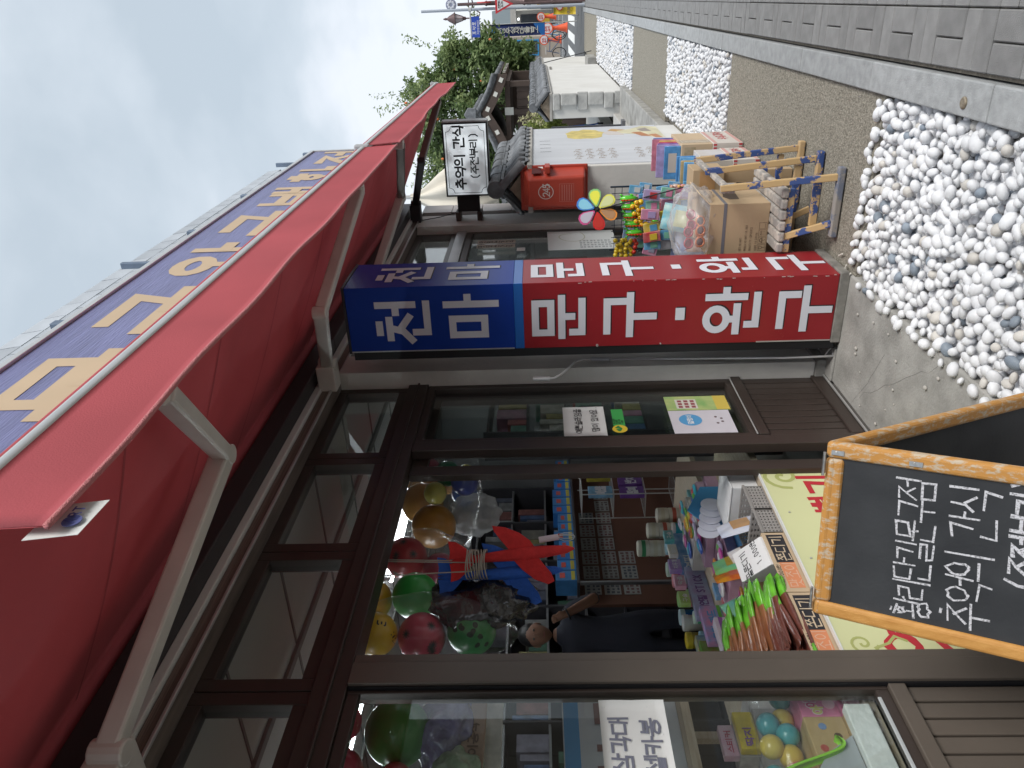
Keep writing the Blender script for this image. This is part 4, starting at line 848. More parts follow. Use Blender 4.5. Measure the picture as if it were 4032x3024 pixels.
ball((2.165, 2.13, 2.155), .082, Yl, 'yellow ball printed with black capital letters', ('let', 6, 'MHXNAE'))
ball((2.20, 2.15, 1.795), .094, (.04, .28, .08), 'green ball with dark spots, lowest in its bag', ('spot', 14), (.012, .03, .015))
ball((2.45, 2.20, 2.05), .096, (.05, .42, .08), 'plain bright green ball above the foam planes')
ball((2.45, 2.22, 2.235), .085, (.66, .40, .04), 'yellow orange ball with a black star, next to the lintel', ('flower', 2))
ball((2.89, 2.36, 2.17), .10, Rd, 'red ball with black marks, beside the brown balls', ('flower', 5))
ball((2.80, 2.36, 2.00), .08, (.40, .03, .08), 'deep crimson ball partly behind the blue foam tail', ('flower', 3))
ball((3.32, 2.5, 2.10), .118, Br, 'shiny ochre ball lowest in the brown bunch')
ball((3.70, 2.62, 2.22), .122, (.46, .23, .05), 'shiny ochre ball in the middle of the brown bunch')
ball((3.95, 2.63, 2.10), .085, (.48, .26, .08), 'small ochre ball beside the blue ball')
ball((4.08, 2.72, 2.27), .11, (.45, .25, .07), 'ochre ball at the far end of the brown bunch')
ball((3.74, 2.58, 1.975), .076, Bl, 'blue ball under the brown bunch')
ball((3.98, 2.6, 1.985), .056, (.62, .52, .05), 'small yellow ball under the brown bunch')
ball((1.72, 2.12, 2.0), .107, (.05, .27, .06), 'large green ball behind the left window')
ball((1.77, 2.13, 2.19), .06, (.58, .07, .13), 'pink ball touching the lintel above the large green ball')
ball((1.58, 2.13, 2.16), .075, (.58, .06, .12), 'pink ball in the upper left of the left window')
ball((1.56, 2.14, 1.985), .055, (.50, .05, .07), 'small red ball beside the large green ball')
ball((3.52, 2.3, 2.03), .07, (.02, .20, .10), 'dark green ball behind the right window')
ball((3.60, 2.32, 2.14), .06, (.40, .07, .12), 'dusky pink ball behind the right window')
ball((3.44, 2.30, 1.93), .075, (.05, .07, .26), 'indigo ball behind the right window')
ball((3.35, 2.31, 2.08), .06, (.45, .42, .10), 'dull yellow ball behind the right window')
def wrap(name, label, c, r, seed, m=film, cat='plastic bag', knot=True, amp=.10):
    rr = random.Random(seed); ks = [(Vector((rr.uniform(-1, 1), rr.uniform(-1, 1), rr.uniform(-1, 1))).normalized()*rr.uniform(3, 9), rr.uniform(0, 6), amp*rr.uniform(.2, .6)) for _ in range(9)]
    b = B(); b.sph(c, r, 36, 24, lambda q: 1+sum(a*abs(math.sin(k.dot(q)+ph)) for k, ph, a in ks)-.18*max(0, q.z)**3)
    o = b.build(name, m, smooth=True); tag(o, label, cat); 
    return o
wrap('plastic_bag', 'clear plastic bag around the yellow, pink and spotted balls', (2.185, 2.14, 1.97), (.115, .115, .28), 1)
wrap('plastic_bag', 'clear plastic bag around the red balls', (2.85, 2.36, 2.09), (.14, .12, .19), 2)
wrap('plastic_bag', 'clear plastic bag around the bunch of ochre balls', (3.70, 2.61, 2.13), (.50, .16, .20), 3)
wrap('plastic_bag', 'crumpled pale plastic bag hanging below the ochre balls', (3.50, 2.56, 1.90), (.09, .06, .09), 4, glass('milky_film', (.8, .8, .8), 1, .2, .35), amp=.3)
wrap('plastic_bag', 'dark crinkled plastic bag hanging under the green ball', (2.31, 2.09, 1.765), (.075, .04, .10), 5, mat('dark_film', (.012, .013, .016), .12, spec=.8, coat=.6, bump=.9, bscale=30), amp=.5)
wrap('plastic_bag', 'clear bag with lilac toys hanging behind the left window', (1.76, 2.16, 1.855), (.085, .06, .06), 6, mat('lilac_film', (.20, .19, .38), .2, spec=.8, coat=.5, var=.4, scale=20, bump=.8, bscale=30), amp=.3)
wrap('plastic_bag', 'pale green plastic bag hanging in the left window', (1.57, 2.16, 1.80), (.05, .05, .05), 7, mat('green_film', (.30, .45, .30), .2, spec=.8, coat=.5, var=.3, scale=20, bump=.8, bscale=30), amp=.4)
# foam glider planes hung nose down in the doorway
def plane(label, O, col, lean, sc_=1., tilt=0.):
    t = thing('foam_plane', label, 'toy plane', O); t['_o'] = (0, 0, 0); t.rotation_euler = (0, tilt, lean)
    m_ = mat('foam_%.2f' % col[0], col, .85, var=.12, scale=30, bump=.35, bscale=120)
    prof = [(0, .004), (.03, .016), (.12, .024), (.22, .026), (.34, .019), (.46, .011), (.50, .004)]
    B().tube([(0, 0, h*sc_) for h, r in prof], [r*sc_ for h, r in prof], 12).build('fuselage', m_, t, smooth=True)
    for P in ([(.012, .150), (.05, .172), (.085, .212), (.112, .265), (.124, .318), (.100, .312), (.062, .288), (.012, .252)], [(-.012, .150), (-.045, .130), (-.085, .102), (-.118, .092), (-.128, .118), (-.104, .168), (-.062, .214), (-.012, .252)][::-1]):
        B().prism([(x*sc_, -.004, z*sc_) for x, z in P], (0, .008, 0)).build('wing', m_, t, bevel=.002)
    P = [(.008, .395), (.045, .43), (.074, .468), (.080, .50), (.04, .495), (.008, .50)]
    for sg in (1, -1): B().prism([(sg*x*sc_, -.003, z*sc_) for x, z in P][::sg], (0, .006, 0)).build('tail_wing', m_, t, bevel=.002)
    B().prism([(-.003, .008, .40*sc_), (-.003, .075*sc_, .47*sc_), (-.003, .075*sc_, .505*sc_), (-.003, .008, .49*sc_)], (.006, 0, 0)).build('fin', m_, t, bevel=.002)
    return t
plane('red foam toy plane hung nose down in the doorway', (2.375, 1.905, 1.395), (.66, .035, .035), -.75, .97, -.09)
plane('blue foam toy plane tied behind the red one', (2.335, 1.975, 1.44), (.03, .13, .55), -.9, .97, -.05)
t = thing('string', 'pale cord wound round the two foam planes and tied to the lintel', 'cord', (2.31, 1.9, 1.78)); cordm = mat('cord', (.42, .38, .32), .8)
for k in range(9): B().tube([(2.325+.045*math.cos(a*.5), 1.935+.062*math.sin(a*.5), 1.735+.009*k+.004*math.sin(a+k)) for a in range(13)], .0028, 5).build('coil', cordm, t, smooth=True)
for x, x2 in ((2.355, 2.34), (2.345, 2.33), (2.262, 2.28)): B().tube([(x2, 1.93, 1.79), (x, 1.93, 2.117)], .0024, 5).build('strand', cordm, t, smooth=True)
t = thing('whisk_toy', 'small white wire loop toy taped to the red plane nose', 'toy', (2.40, 1.88, 1.42))
B().tube([(2.392, 1.875, 1.53), (2.402, 1.87, 1.455)], .012, 10).build('grip', flat((.62, .52, .55), .4), t, smooth='auto')
for k in range(3): B().tube([(2.402+.016*math.sin(a*math.pi/5)*math.cos(k*1.05)*(1 if a < 6 else -1)*1.0, 1.87+.016*math.sin(a*math.pi/5)*math.sin(k*1.05), 1.455-.032*(1-math.cos(a*math.pi/5))) for a in range(11)], .0012, 5).build('wire_loop', silver, t, smooth=True)
# boxes, packs and tubs ranged on the counter
def pack(name, label, cat, x0, x1, y0, y1, z0, z1, col, col2=None, txt=None, tcol=None, grp=None, band=None):
    t = thing(name, label, cat, ((x0+x1)/2, (y0+y1)/2, z0), grp)
    B().box(x0, x1, y0, y1, z0, z1).build('body', mat('pack_%.2f%.2f%.2f' % col, col, .35, var=.3 if not col2 else 0, col2=col2, scale=16, coat=.3), t, bevel=.002, seg=1)
    if band: B().box(x0+.0, x1, y0-.0006, y0-.0001, z0+(z1-z0)*band[0], z0+(z1-z0)*band[1]).build('band', flat(band[2], .4), t)
    if txt:
        s_ = (z1-z0)*.42; b = B(); write(b, txt, (x0+.012, y0-.001, z0+(z1-z0)*.28), XF, ZU, s_, s_*.16, sx=min(1.2, (x1-x0-.02)/max(1, len(txt))/s_/1.12)); b.build('print', flat(tcol or (.75, .75, .8), .5), t)
    return t
pack('pencil_pack', 'blue pencil pack with white print in the middle row of the counter', 'pack', 3.76, 4.13, 3.2, 3.24, .549, .675, (.05, .22, .48), (.30, .45, .70), '연필', (.75, .75, .75), band=(.1, .35, (.45, .06, .07)))
pack('pencil_pack', 'lilac pencil pack with purple print in the middle row of the counter', 'pack', 3.31, 3.735, 3.15, 3.19, .549, .665, (.42, .34, .58), (.40, .52, .72), '향기연필 STICK', (.16, .07, .28))
pack('pencil_pack', 'pink pack with blue and red picture next to the lilac pack', 'pack', 3.03, 3.29, 3.05, 3.10, .549, .665, (.66, .26, .45), (.20, .35, .65), '그림 카드', (.1, .3, .6), band=(.05, .22, (.12, .42, .06)))
pack('marker_set', 'white marker set box with coloured caps printed on it', 'pack', 2.78, 3.0, 2.86, 2.92, .549, .66, (.60, .55, .66), (.72, .68, .75), '마커 SET', (.08, .08, .1), band=(.62, .82, (.25, .10, .35)))
pack('toy_pack', 'brown and green toy pack behind the marker set', 'pack', 2.90, 3.08, 3.10, 3.14, .549, .70, (.22, .08, .03), (.12, .40, .05))
pack('clear_case', 'clear fronted case with pale blue cards beside the marker set', 'pack', 2.53, 2.76, 2.62, 2.74, .549, .60, (.50, .50, .62), (.62, .42, .52))
pack('clear_case', 'blue and yellow cased toy behind the pink pack', 'pack', 3.10, 3.26, 3.24, 3.30, .549, .68, (.10, .32, .60), (.62, .50, .05))
pinkp = [(3.36, 3.72, 2.36, 2.60), (3.30, 3.60, 2.62, 2.84)]
pack('pattern_box', 'mauve patterned flat box, topmost of the pair by the white box', 'box', 3.25, 3.62, 2.45, 2.75, .62, .665, (.36, .22, .30), (.44, .30, .40))
pack('pattern_box', 'mauve patterned flat box under its twin', 'box', 3.22, 3.64, 2.42, 2.78, .549, .618, (.30, .17, .25), (.38, .24, .34))
pack('pattern_box', 'mauve slotted tray box behind the yellow pouch', 'box', 2.95, 3.20, 2.48, 2.78, .549, .61, (.42, .22, .32), (.50, .32, .42), '카드', (.6, .5, .55))
pack('paper_tray', 'pink trimmed white tray lying behind the brown sticks', 'tray', 2.36, 2.88, 2.36, 2.60, .549, .575, (.55, .40, .46), (.60, .58, .58))
pack('carton_box', 'grey white card box with clear lid behind the patterned boxes', 'box', 3.66, 4.0, 2.82, 3.12, .549, .63, (.48, .47, .45), (.56, .55, .54), '색종이', (.35, .1, .12))
t = thing('counter', 'rear counter carrying tubs and tape rolls, behind the door counter', 'counter', (4.2, 3.5, 0))
B().box(3.73, 4.75, 2.75, 3.55, .515, .5475).build('table_top', raw, t)
for x, y in ((3.76, 2.8), (4.68, 2.8), (4.68, 3.48), (3.76, 3.48)): B().box(x, x+.05, y, y+.05, .012, .514).build('leg', raw, t)
rr = random.Random(5)
def tub(c, r, h, col, lid, label, lying=False):
    t = thing('slime_tub', label, 'tub', c, 'coloured slime tubs on the counter')
    B().lathe(c, [(r*.9, 0), (r, .006), (r, h*.78), (r*.96, h*.79)], 20).build('tub', mat('tub_%.2f%.2f%.2f' % col, col, .25, coat=.4, var=.06, scale=5), t, smooth='auto')
    B().lathe((c[0], c[1], c[2]+h*.79), [(r*1.04, 0), (r*1.04, h*.19), (r*.98, h*.21)], 20).build('lid', mat('lid_%.2f%.2f%.2f' % lid, lid, .3, coat=.2), t, smooth='auto')
cols = [('sky blue', (.03, .30, .62), (.35, .60, .75)), ('mint green', (.12, .55, .30), (.55, .70, .60)), ('magenta', (.52, .06, .42), (.60, .20, .22)), ('lemon', (.62, .60, .08), (.30, .60, .20)), ('cobalt', (.02, .16, .50), (.45, .60, .66)), ('white', (.62, .63, .62), (.60, .62, .62)), ('clear amber', (.40, .30, .05), (.62, .48, .03)), ('turquoise', (.03, .35, .45), (.65, .65, .66))]
tp = [(4.18, 3.36), (4.10, 3.48), (3.88, 3.38), (3.68, 3.36), (3.60, 3.43), (3.50, 3.38), (3.38, 3.40), (3.20, 3.38)]
for (nm, c1, c2), (x, y) in zip(cols, tp): tub((x, y, .5485), .047, .15, c1, c2, nm+' slime tub in the back row of the counter')
for (nm, c1, c2), (x, y) in zip(cols[::-1], [(p[0]+.06, p[1]-.10) for p in tp]): tub((x+.02, y, .5485), .036, .10, c1, c2, 'short '+nm+' slime tub in front of the tall tubs')
for i, (x, y, z) in enumerate([(4.42, 3.40, .5485), (4.42, 3.40, .63), (4.42, 3.40, .711), (4.30, 3.46, .5485), (4.30, 3.46, .63), (4.30, 3.46, .711), (4.30, 3.46, .792), (4.54, 3.36, .5485), (4.54, 3.36, .63)]):
    t = thing('tape_roll', 'white tape roll with green core, stacked on the rear counter', 'tape roll', (x, y, z), 'tape rolls stacked on the rear counter')
    B().lathe((x, y, z), [(.055, .0005), (.056, .006), (.056, .074), (.05, .08)], 18).build('roll', mat('cream_tape', (.60, .58, .50), .5, var=.06), t, smooth='auto')
    B().lathe((x, y, z), [(.0572, .025), (.0572, .052)], 18).build('wrapper', flat([(.04, .25, .10), (.50, .10, .06), (.55, .52, .40)][i % 3], .5), t, smooth='auto')
# shelf wall further in
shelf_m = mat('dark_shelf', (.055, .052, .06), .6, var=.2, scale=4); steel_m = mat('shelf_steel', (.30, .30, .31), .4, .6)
sh = thing('shelf_unit', 'brown backed shelf unit with sticker sheets below blue boxes', 'shelf', (5.6, 4.4, 0))
B().box(4.75, 6.6, 4.38, 4.41, .02, 1.24).build('back_panel', mat('brown_panel', (.13, .055, .035), .6, var=.2, scale=2), sh)
B().box(4.75, 6.6, 4.15, 4.40, 1.245, 1.265).build('shelf', shelf_m, sh)
for x in (4.75, 6.58): B().box(x, x+.02, 4.15, 4.18, .02, 1.24).build('post', steel_m, sh)
rr = random.Random(9)
for i in range(14):
    x = 4.80+i*.128; h = rr.choice((.13, .15, .15, .17)); c = rr.choice(((.03, .15, .42), (.04, .20, .50), (.05, .18, .40)))
    t = thing('crayon_box', 'blue stationery box with yellow band on the shelf above the sticker sheets', 'box', (x, 4.25, 1.266), 'blue boxes on the shelf unit')
    B().box(x, x+.118, 4.17, 4.33, 1.266, 1.266+h).build('body', mat('crayon_%.2f' % c[1], c, .4, var=.2, scale=9), t); B().box(x+.006, x+.112, 4.1685, 4.1698, 1.28, 1.31).build('band', flat((.50, .42, .06), .5), t); B().box(x+.03, x+.09, 4.1685, 4.1698, 1.266+h*.55, 1.266+h*.8).build('print', flat((.50, .08, .06), .5), t)
k = 0
for z, n_ in ((1.06, 6), (.90, 8), (.74, 3)):
    for i in range(n_):
        x = 4.86+i*.19
        t = thing('sticker_sheet', 'grey sticker sheet clipped to the brown panel of the shelf unit', 'sticker sheet', (x, 4.37, z), 'sticker sheets on the brown panel')
        B().box(x, x+.165, 4.3745, 4.3785, z, z+.135).build('sheet', mat('sticker_film', (.36, .37, .36), .35, var=.1, scale=20), t)
        b = B()
        for a in range(4):
            for c_ in range(3): b.box(x+.012+a*.038, x+.012+a*.038+rr.uniform(.016, .03), 4.3732, 4.3744, z+.012+c_*.04, z+.012+c_*.04+rr.uniform(.016, .03))
        b.build('stickers', flat(rr.choice(((.16, .12, .12), (.20, .09, .09), (.10, .11, .14))), .5), t); k += 1
bk = thing('bookcase', 'tall dark bookcase against the rear wall packed with stationery', 'bookcase', (4.5, 5.1, 0))
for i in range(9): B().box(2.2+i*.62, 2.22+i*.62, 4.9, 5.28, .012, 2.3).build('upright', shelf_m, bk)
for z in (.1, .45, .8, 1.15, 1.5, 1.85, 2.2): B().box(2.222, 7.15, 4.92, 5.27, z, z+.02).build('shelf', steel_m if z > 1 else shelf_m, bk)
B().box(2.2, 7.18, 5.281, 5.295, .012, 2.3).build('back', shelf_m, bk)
for r_, z in enumerate((.82, 1.17, 1.52, 1.87)):
    x = 2.25
    while x < 7.05:
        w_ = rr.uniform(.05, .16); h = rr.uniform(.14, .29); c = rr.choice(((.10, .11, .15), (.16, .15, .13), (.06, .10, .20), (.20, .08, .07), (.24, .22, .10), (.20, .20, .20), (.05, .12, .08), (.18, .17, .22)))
        if any(abs(x-(2.21+i*.62)) < .012 or x < 2.2+i*.62 < x+w_+.004 for i in range(9)): x += .035; continue
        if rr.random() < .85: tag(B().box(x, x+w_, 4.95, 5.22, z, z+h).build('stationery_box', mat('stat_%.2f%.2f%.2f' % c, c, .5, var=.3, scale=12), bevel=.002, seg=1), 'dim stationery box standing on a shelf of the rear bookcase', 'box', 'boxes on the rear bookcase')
        x += w_+rr.uniform(.004, .03)
rack = thing('wire_rack', 'chromed wire display rack with hanging toy packs behind the counter', 'rack', (5.4, 3.7, 0)); wr = B()
for x in (5.25, 5.66):
    for y in (3.66, 3.9): B().cyl((x, y, .012), (x, y, 1.22), .005, n=6).build('post', silver, rack)
for z in (.42, .68, .94, 1.2):
    for a, b_ in (((5.25, 3.66), (5.66, 3.66)), ((5.25, 3.9), (5.66, 3.9)), ((5.25, 3.66), (5.25, 3.9)), ((5.66, 3.66), (5.66, 3.9))): B().cyl((*a, z), (*b_, z), .0035, n=6).build('rail', silver, rack)
    for i in range(1, 8): B().cyl((5.25+i*.0513, 3.66, z), (5.25+i*.0513, 3.9, z), .002, n=5).build('wire', silver, rack)
for i, (x, z, c, tx_) in enumerate(((5.28, .946, (.20, .38, .55), '비눗방울'), (5.27, .686, (.16, .06, .30), '팔찌'), (5.42, .686, (.18, .07, .32), '반지'), (5.52, .946, (.42, .36, .05), '퍼즐'))):
    pack('toy_pack', ['pale blue', 'purple', 'violet', 'yellow'][i]+' toy pack standing on the chromed wire rack', 'pack', x, x+.12, 3.68, 3.72, z, z+.2, c, None, tx_, (.7, .7, .75))
fl = thing('ceiling_light', 'fluorescent ceiling light glowing behind the ochre balls', 'ceiling light', (4.6, 3.4, 2.6))
B().box(3.95, 5.15, 3.385, 3.415, 2.54, 2.597).build('housing', flat((.7, .7, .7), .5), fl)
em = bpy.data.materials.new('tube_glow'); em.use_nodes = True; pe = em.node_tree.nodes['Principled BSDF']; pe.inputs['Emission Color'].default_value = (.9, .96, 1, 1); pe.inputs['Emission Strength'].default_value = 12
for y in (3.36, 3.44): B().cyl((3.98, y, 2.545), (5.12, y, 2.545), .013, n=10).build('tube', em, fl, smooth='auto')
copy_tree(fl, (2.5, 3.4, 2.6), 'added fluorescent ceiling light brightening the snack counter'); copy_tree(fl, (.6, 3.4, 2.6), 'added fluorescent ceiling light brightening the left end of the shop'); copy_tree(fl, (6.3, 3.0, 2.6), 'added fluorescent ceiling light brightening the far end of the shop')  # three added copies of the light, to brighten the room and ceiling
# left window: what stands behind the glass
def icebox(z0, z1, y0, label):
    t = thing('ice_cone_box', label, 'toy box', (1.68, y0, z0)); x0, x1, xc = 1.40, 1.795, 1.672
    B().box(xc, x1, y0, y0+.16, z0, z1).build('front', mat('pink_box', (.66, .22, .38), .4, var=.12, scale=30, coat=.2), t, bevel=.002, seg=1)
    B().box(x0+.12, xc-.0005, y0, y0+.16, z0, z1).build('side', mat('tan_box', (.50, .36, .19), .45, var=.08, scale=20, coat=.2), t, bevel=.002, seg=1)
    for s_, x, z, sz, c in (('아', xc+.008, .42, .036, (.62, .56, .20)), ('이', xc+.032, .55, .034, (.55, .08, .24)), ('스', xc+.056, .62, .038, (.05, .22, .52)), ('콘', xc+.084, .48, .036, (.10, .40, .28))):
        b = B(); write(b, s_, (x, y0-.0012, z0+(z1-z0)*z), XF, ZU, sz*(z1-z0)/.12, .0095*(z1-z0)/.12, off=.0004, sx=.8); b.build('letter_edge', flat((.7, .68, .72), .5), t)
        b = B(); write(b, s_, (x, y0-.0016, z0+(z1-z0)*z), XF, ZU, sz*(z1-z0)/.12, .0060*(z1-z0)/.12, off=.0014, sx=.8); b.build('letter', flat(c, .5), t)
    b = B(); b.lathe((xc+.045, y0-.0006, z0+(z1-z0)*.22), [(.019, 0), (.019, -.0006)], 20, 'y'); b.build('round_print', flat((.72, .42, .52), .5), t)
    for k, (x, z, c) in enumerate(((1.56, .75, (.45, .10, .08)), (1.60, .3, (.12, .08, .05)), (1.635, .6, (.20, .30, .52)))): B().lathe((x, y0-.0006, z0+(z1-z0)*z), [(.012, 0), (.012, -.0006)], 14, 'y').build('round_print', flat(c, .5), t)
icebox(.612, .73, 2.0, 'pink ice cream cone toy box, upper of the two in the left window')
icebox(.549, .6105, 1.985, 'pink ice cream cone toy box, lower of the two in the left window')
for k, (x, z, c) in enumerate(((1.80, .755, (.04, .30, .34)), (1.73, .765, (.62, .46, .08)), (1.66, .77, (.05, .32, .36)), (1.60, .775, (.60, .42, .06)), (1.70, .82, (.06, .34, .40)), (1.54, .77, (.60, .16, .18)), (1.62, .83, (.62, .48, .10)), (1.53, .84, (.05, .30, .35)))):
    ball((x, 2.07+.02*(k % 2), z), .036, c, ['teal', 'yellow', 'sea green', 'mustard', 'turquoise', 'salmon', 'golden', 'petrol'][k]+' capsule ball in the clear bag on the toy boxes')
wrap('plastic_bag', 'clear bag of coloured capsule balls on the toy boxes in the left window', (1.66, 2.09, .79), (.20, .085, .065), 12)
t = thing('foam_tray', 'white polystyrene tray leaning inside the left window', 'tray', (1.5, 1.96, .549)); B().box(1.30, 1.655, 1.925, 1.96, .549, .625).build('tray', mat('polystyrene', (.74, .76, .76), .8, var=.06, scale=12, bump=.2), t, bevel=.004)
t = thing('strap', 'lime green strap of a toy curving over the tray in the left window', 'toy', (1.45, 1.95, .62)); B().sheet(lambda u, v: (1.545-.13*u, 1.93+.03*v, .675+.19*u**1.5-.03*math.sin(u*6)), 16, 2, .012, (.4, 0, .8)).build('band', flat((.30, .66, .06), .4), t, smooth=True)
B().prism([(1.44, 1.945, .63), (1.56, 1.945, .63), (1.50, 1.945, .72), (1.40, 1.945, .80)], (0, .01, 0)).build('bag', mat('grey_pouch', (.38, .40, .43), .4), t)
pack('card_pack', 'yellow card pack with purple print on the left window display', 'pack', 1.715, 1.86, 2.2, 2.23, .82, .885, (.62, .48, .03), None, '딱지', (.2, .08, .3))
pack('card_pack', 'pink and blue card pack behind the yellow one', 'pack', 1.72, 1.84, 2.24, 2.27, .885, .935, (.58, .30, .42), (.62, .52, .60), '스티커', (.45, .06, .12))
pack('carton_box', 'white box stack in the left window beside the yellow card pack', 'box', 1.87, 1.99, 2.24, 2.40, .549, .81, (.52, .53, .54))
pack('carton_box', 'grey carton carrying the card packs in the left window', 'box', 1.70, 1.865, 2.19, 2.34, .549, .819, (.34, .34, .35))
pack('carton_box', 'small carton on top of the grey carton', 'box', 1.715, 1.85, 2.235, 2.33, .8195, .8845, (.40, .38, .36))
pack('paper_bag', 'brown printed paper bag hanging in the left window', 'bag', 1.58, 1.85, 2.12, 2.15, 1.715, 1.79, (.30, .18, .10), (.36, .22, .13), '종이공작', (.12, .06, .03))
pack('card_sheet', 'white display card under the brown bag in the left window', 'card', 1.62, 1.99, 2.2, 2.206, 1.665, 1.73, (.58, .57, .52))
pack('notebook_panel', 'pale blue and white notebook panel standing behind the tripod notice', 'panel', 1.50, 2.07, 2.30, 2.32, 1.05, 1.46, (.42, .45, .50), (.50, .52, .56), '공책 노트', (.2, .1, .1), band=(.86, .99, (.05, .25, .52)))
t = thing('window_shelf', 'wooden shelf inside the left window carrying the notebook panel', 'shelf', (1.6, 2.4, 1.0)); B().box(.85, 1.99, 2.22, 2.6, 1.02, 1.0495).build('board', raw, t)
for x in (.88, 1.93): B().box(x, x+.03, 2.42, 2.45, .549, 1.0195).build('post', raw, t)
for i in range(7):
    x = .90+i*.085; c = ((.40, .44, .20), (.55, .50, .44), (.12, .25, .30), (.48, .30, .30), (.52, .54, .12), (.30, .32, .36), (.55, .55, .55))[i]
    tag(B().lathe((x+.03, 2.32, 1.05), [(.03, 0), (.034, .005), (.034, .10), (.02, .11)], 14).build('bottle', mat('bot_%d' % i, c, .3, coat=.3), smooth='auto'), ['olive', 'cream', 'teal', 'rose', 'lime', 'slate', 'white'][i]+' squat bottle on the shelf in the left window', 'bottle', 'bottles on the window shelf')
# right window: posters low on the glass
t = thing('poster', 'white poster with blue splash and little face, low on the right window', 'poster', (3.24, 1.86, .59))
B().box(3.115+.035, 3.37, 1.8585, 1.8605, .59, .885).build('sheet', mat('gloss_poster', (.62, .60, .66), .35, var=.06, scale=7), t)
b = B(); b.lathe((3.275, 1.858, .79), [(.055, 0), (.055, -.0008)], 22, 'y'); b.build('splash_print', flat((.10, .34, .62), .4), t)
b = B(); write(b, '말랑이', (3.235, 1.8568, .78), XF, ZU, .026, .004, off=0); b.build('print', flat((.7, .72, .75), .5), t)
b = B()
for x, z in ((3.24, .665), (3.30, .665), (3.255, .64), (3.285, .64)): b.lathe((x, 1.858, z), [(.007, 0), (.007, -.0006)], 10, 'y')
b.build('face_dots', flat((.12, .08, .09), .5), t)
t = thing('poster', 'green and yellow poster with product pictures beside the blue splash poster', 'poster', (3.45, 1.86, .57))
B().box(3.375, 3.52, 1.8585, 1.8605, .575, .885).build('sheet', mat('green_poster', (.20, .42, .14), .4, col2=(.55, .58, .25), scale=11), t); B().box(3.375, 3.52, 1.8575, 1.8583, .575, .64).build('yellow_foot', flat((.62, .48, .10), .5), t); B().box(3.39, 3.485, 1.8575, 1.8583, .73, .835).build('white_panel', flat((.66, .64, .58), .5), t)
b = B()
for k in range(9): x, z = 3.397+(k % 3)*.029, .74+(k//3)*.032; b.box(x, x+.02, 1.8567, 1.8574, z, z+.02)
b.build('pictures', flat((.30, .08, .09), .5), t)
rr = random.Random(63)
for i in range(16):
    nm, c = (('cherry', (.60, .08, .12)), ('azure', (.08, .36, .70)), ('apricot', (.75, .42, .16)), ('lime', (.38, .62, .10)), ('rose', (.70, .30, .46)), ('violet', (.36, .20, .58)), ('ivory', (.70, .68, .60)), ('teal', (.06, .45, .48)))[i % 8]
    x, y = 2.98+.145*(i % 8)+.01*(i//8), 2.86+.02*(i % 3)+.19*(i//8)
    if i//8 == 0: y = 2.80+.03*(i % 2)
    z0_ = .5485 if i//8 == 0 else .6765
    if i//8 == 1 and (x < 3.30 or x > 4.05): continue
    pack('small_toy_box', nm+(' small toy box in the row before the pencil packs' if i//8 == 0 else ' small toy box balanced on the pencil packs'), 'box', x, x+.10, y if i//8 == 0 else 3.155, (y if i//8 == 0 else 3.155)+.035, z0_ if i//8 == 0 else .676, (z0_+rr.uniform(.05, .075)), c, tuple(min(.8, q*.5+.3) for q in c), rr.choice(('딱풀', '지우개', '구슬', '팽이')), (.72, .72, .74))
PK = [('scarlet', (.62, .05, .06)), ('orange', (.78, .32, .04)), ('sunny yellow', (.78, .62, .06)), ('grass green', (.14, .50, .08)), ('cyan', (.06, .48, .66)), ('royal blue', (.05, .14, .55)), ('magenta', (.62, .08, .38)), ('pale lilac', (.56, .48, .70)), ('white', (.72, .72, .74))]
def packet(x, y, z, i, where):
    nm, c = PK[i % 9]; a = rr.uniform(-.5, .5); t = thing('candy_packet', nm+' flat candy packet lying on '+where, 'candy', (x, y, z), 'loose candy packets on the counter'); t['_o'] = (0, 0, 0); t.rotation_euler = (rr.uniform(-.08, .12), rr.uniform(-.08, .08), a)
    B().sph((0, 0, .011), (.052, .036, .010), 12, 6, lambda q: 1.0+.10*(abs(q.x)**3)).build('packet', mat('pkt_%d' % (i % 9), c, .3, var=.2, scale=30, coat=.35), t, smooth=True); B().box(-.026, .026, -.014, .014, .0205, .0222).build('label', flat(PK[(i*4+2) % 9][1], .4), t)
for i in range(10): packet(3.29+.07*(i % 5), 2.50+.13*(i//5)+rr.uniform(-.02, .02), .6655+.012*(i % 2), i, 'the mauve patterned boxes')
for i in range(8): packet(2.50+.095*(i % 4), 2.41+.10*(i//4)+rr.uniform(-.02, .02), .5755+.012*(i % 2), i+3, 'the pink trimmed tray')
for i in range(6): packet(3.00+.075*(i % 3), 2.54+.13*(i//3), .6105+.012*(i % 2), i+5, 'the mauve slotted tray box')
for i in range(8): packet(3.72+.085*(i % 4), 2.88+.13*(i//4), .6305+.012*(i % 2), i+1, 'the grey white card box')
wsr = thing('window_rack', 'narrow rack of small boxes behind the right window', 'rack', (4.6, 2.5, 0))
for z in (.85, 1.1, 1.35, 1.6, 1.85): B().box(4.17, 5.13, 2.42, 2.62, z, z+.012).build('shelf', shelf_m, wsr)
for x in (4.15, 5.132): B().box(x, x+.018, 2.42, 2.62, .012, 1.88).build('side', shelf_m, wsr)
for z in (.8625, 1.1125, 1.3625, 1.6125):
    x = 4.19
    while x < 5.0:
        w_ = rr.uniform(.05, .12); c = rr.choice(((.45, .10, .10), (.10, .22, .45), (.50, .48, .44), (.40, .34, .10), (.14, .34, .26), (.46, .22, .34)))
        tag(B().box(x, x+w_, 2.44, 2.58, z, z+rr.uniform(.09, .20)).build('small_box', mat('rk_%.2f%.2f' % c[:2], c, .5, var=.3, scale=14), bevel=.002, seg=1), 'small coloured box on the narrow rack behind the right window', 'box', 'boxes on the window rack'); x += w_+rr.uniform(.005, .02)
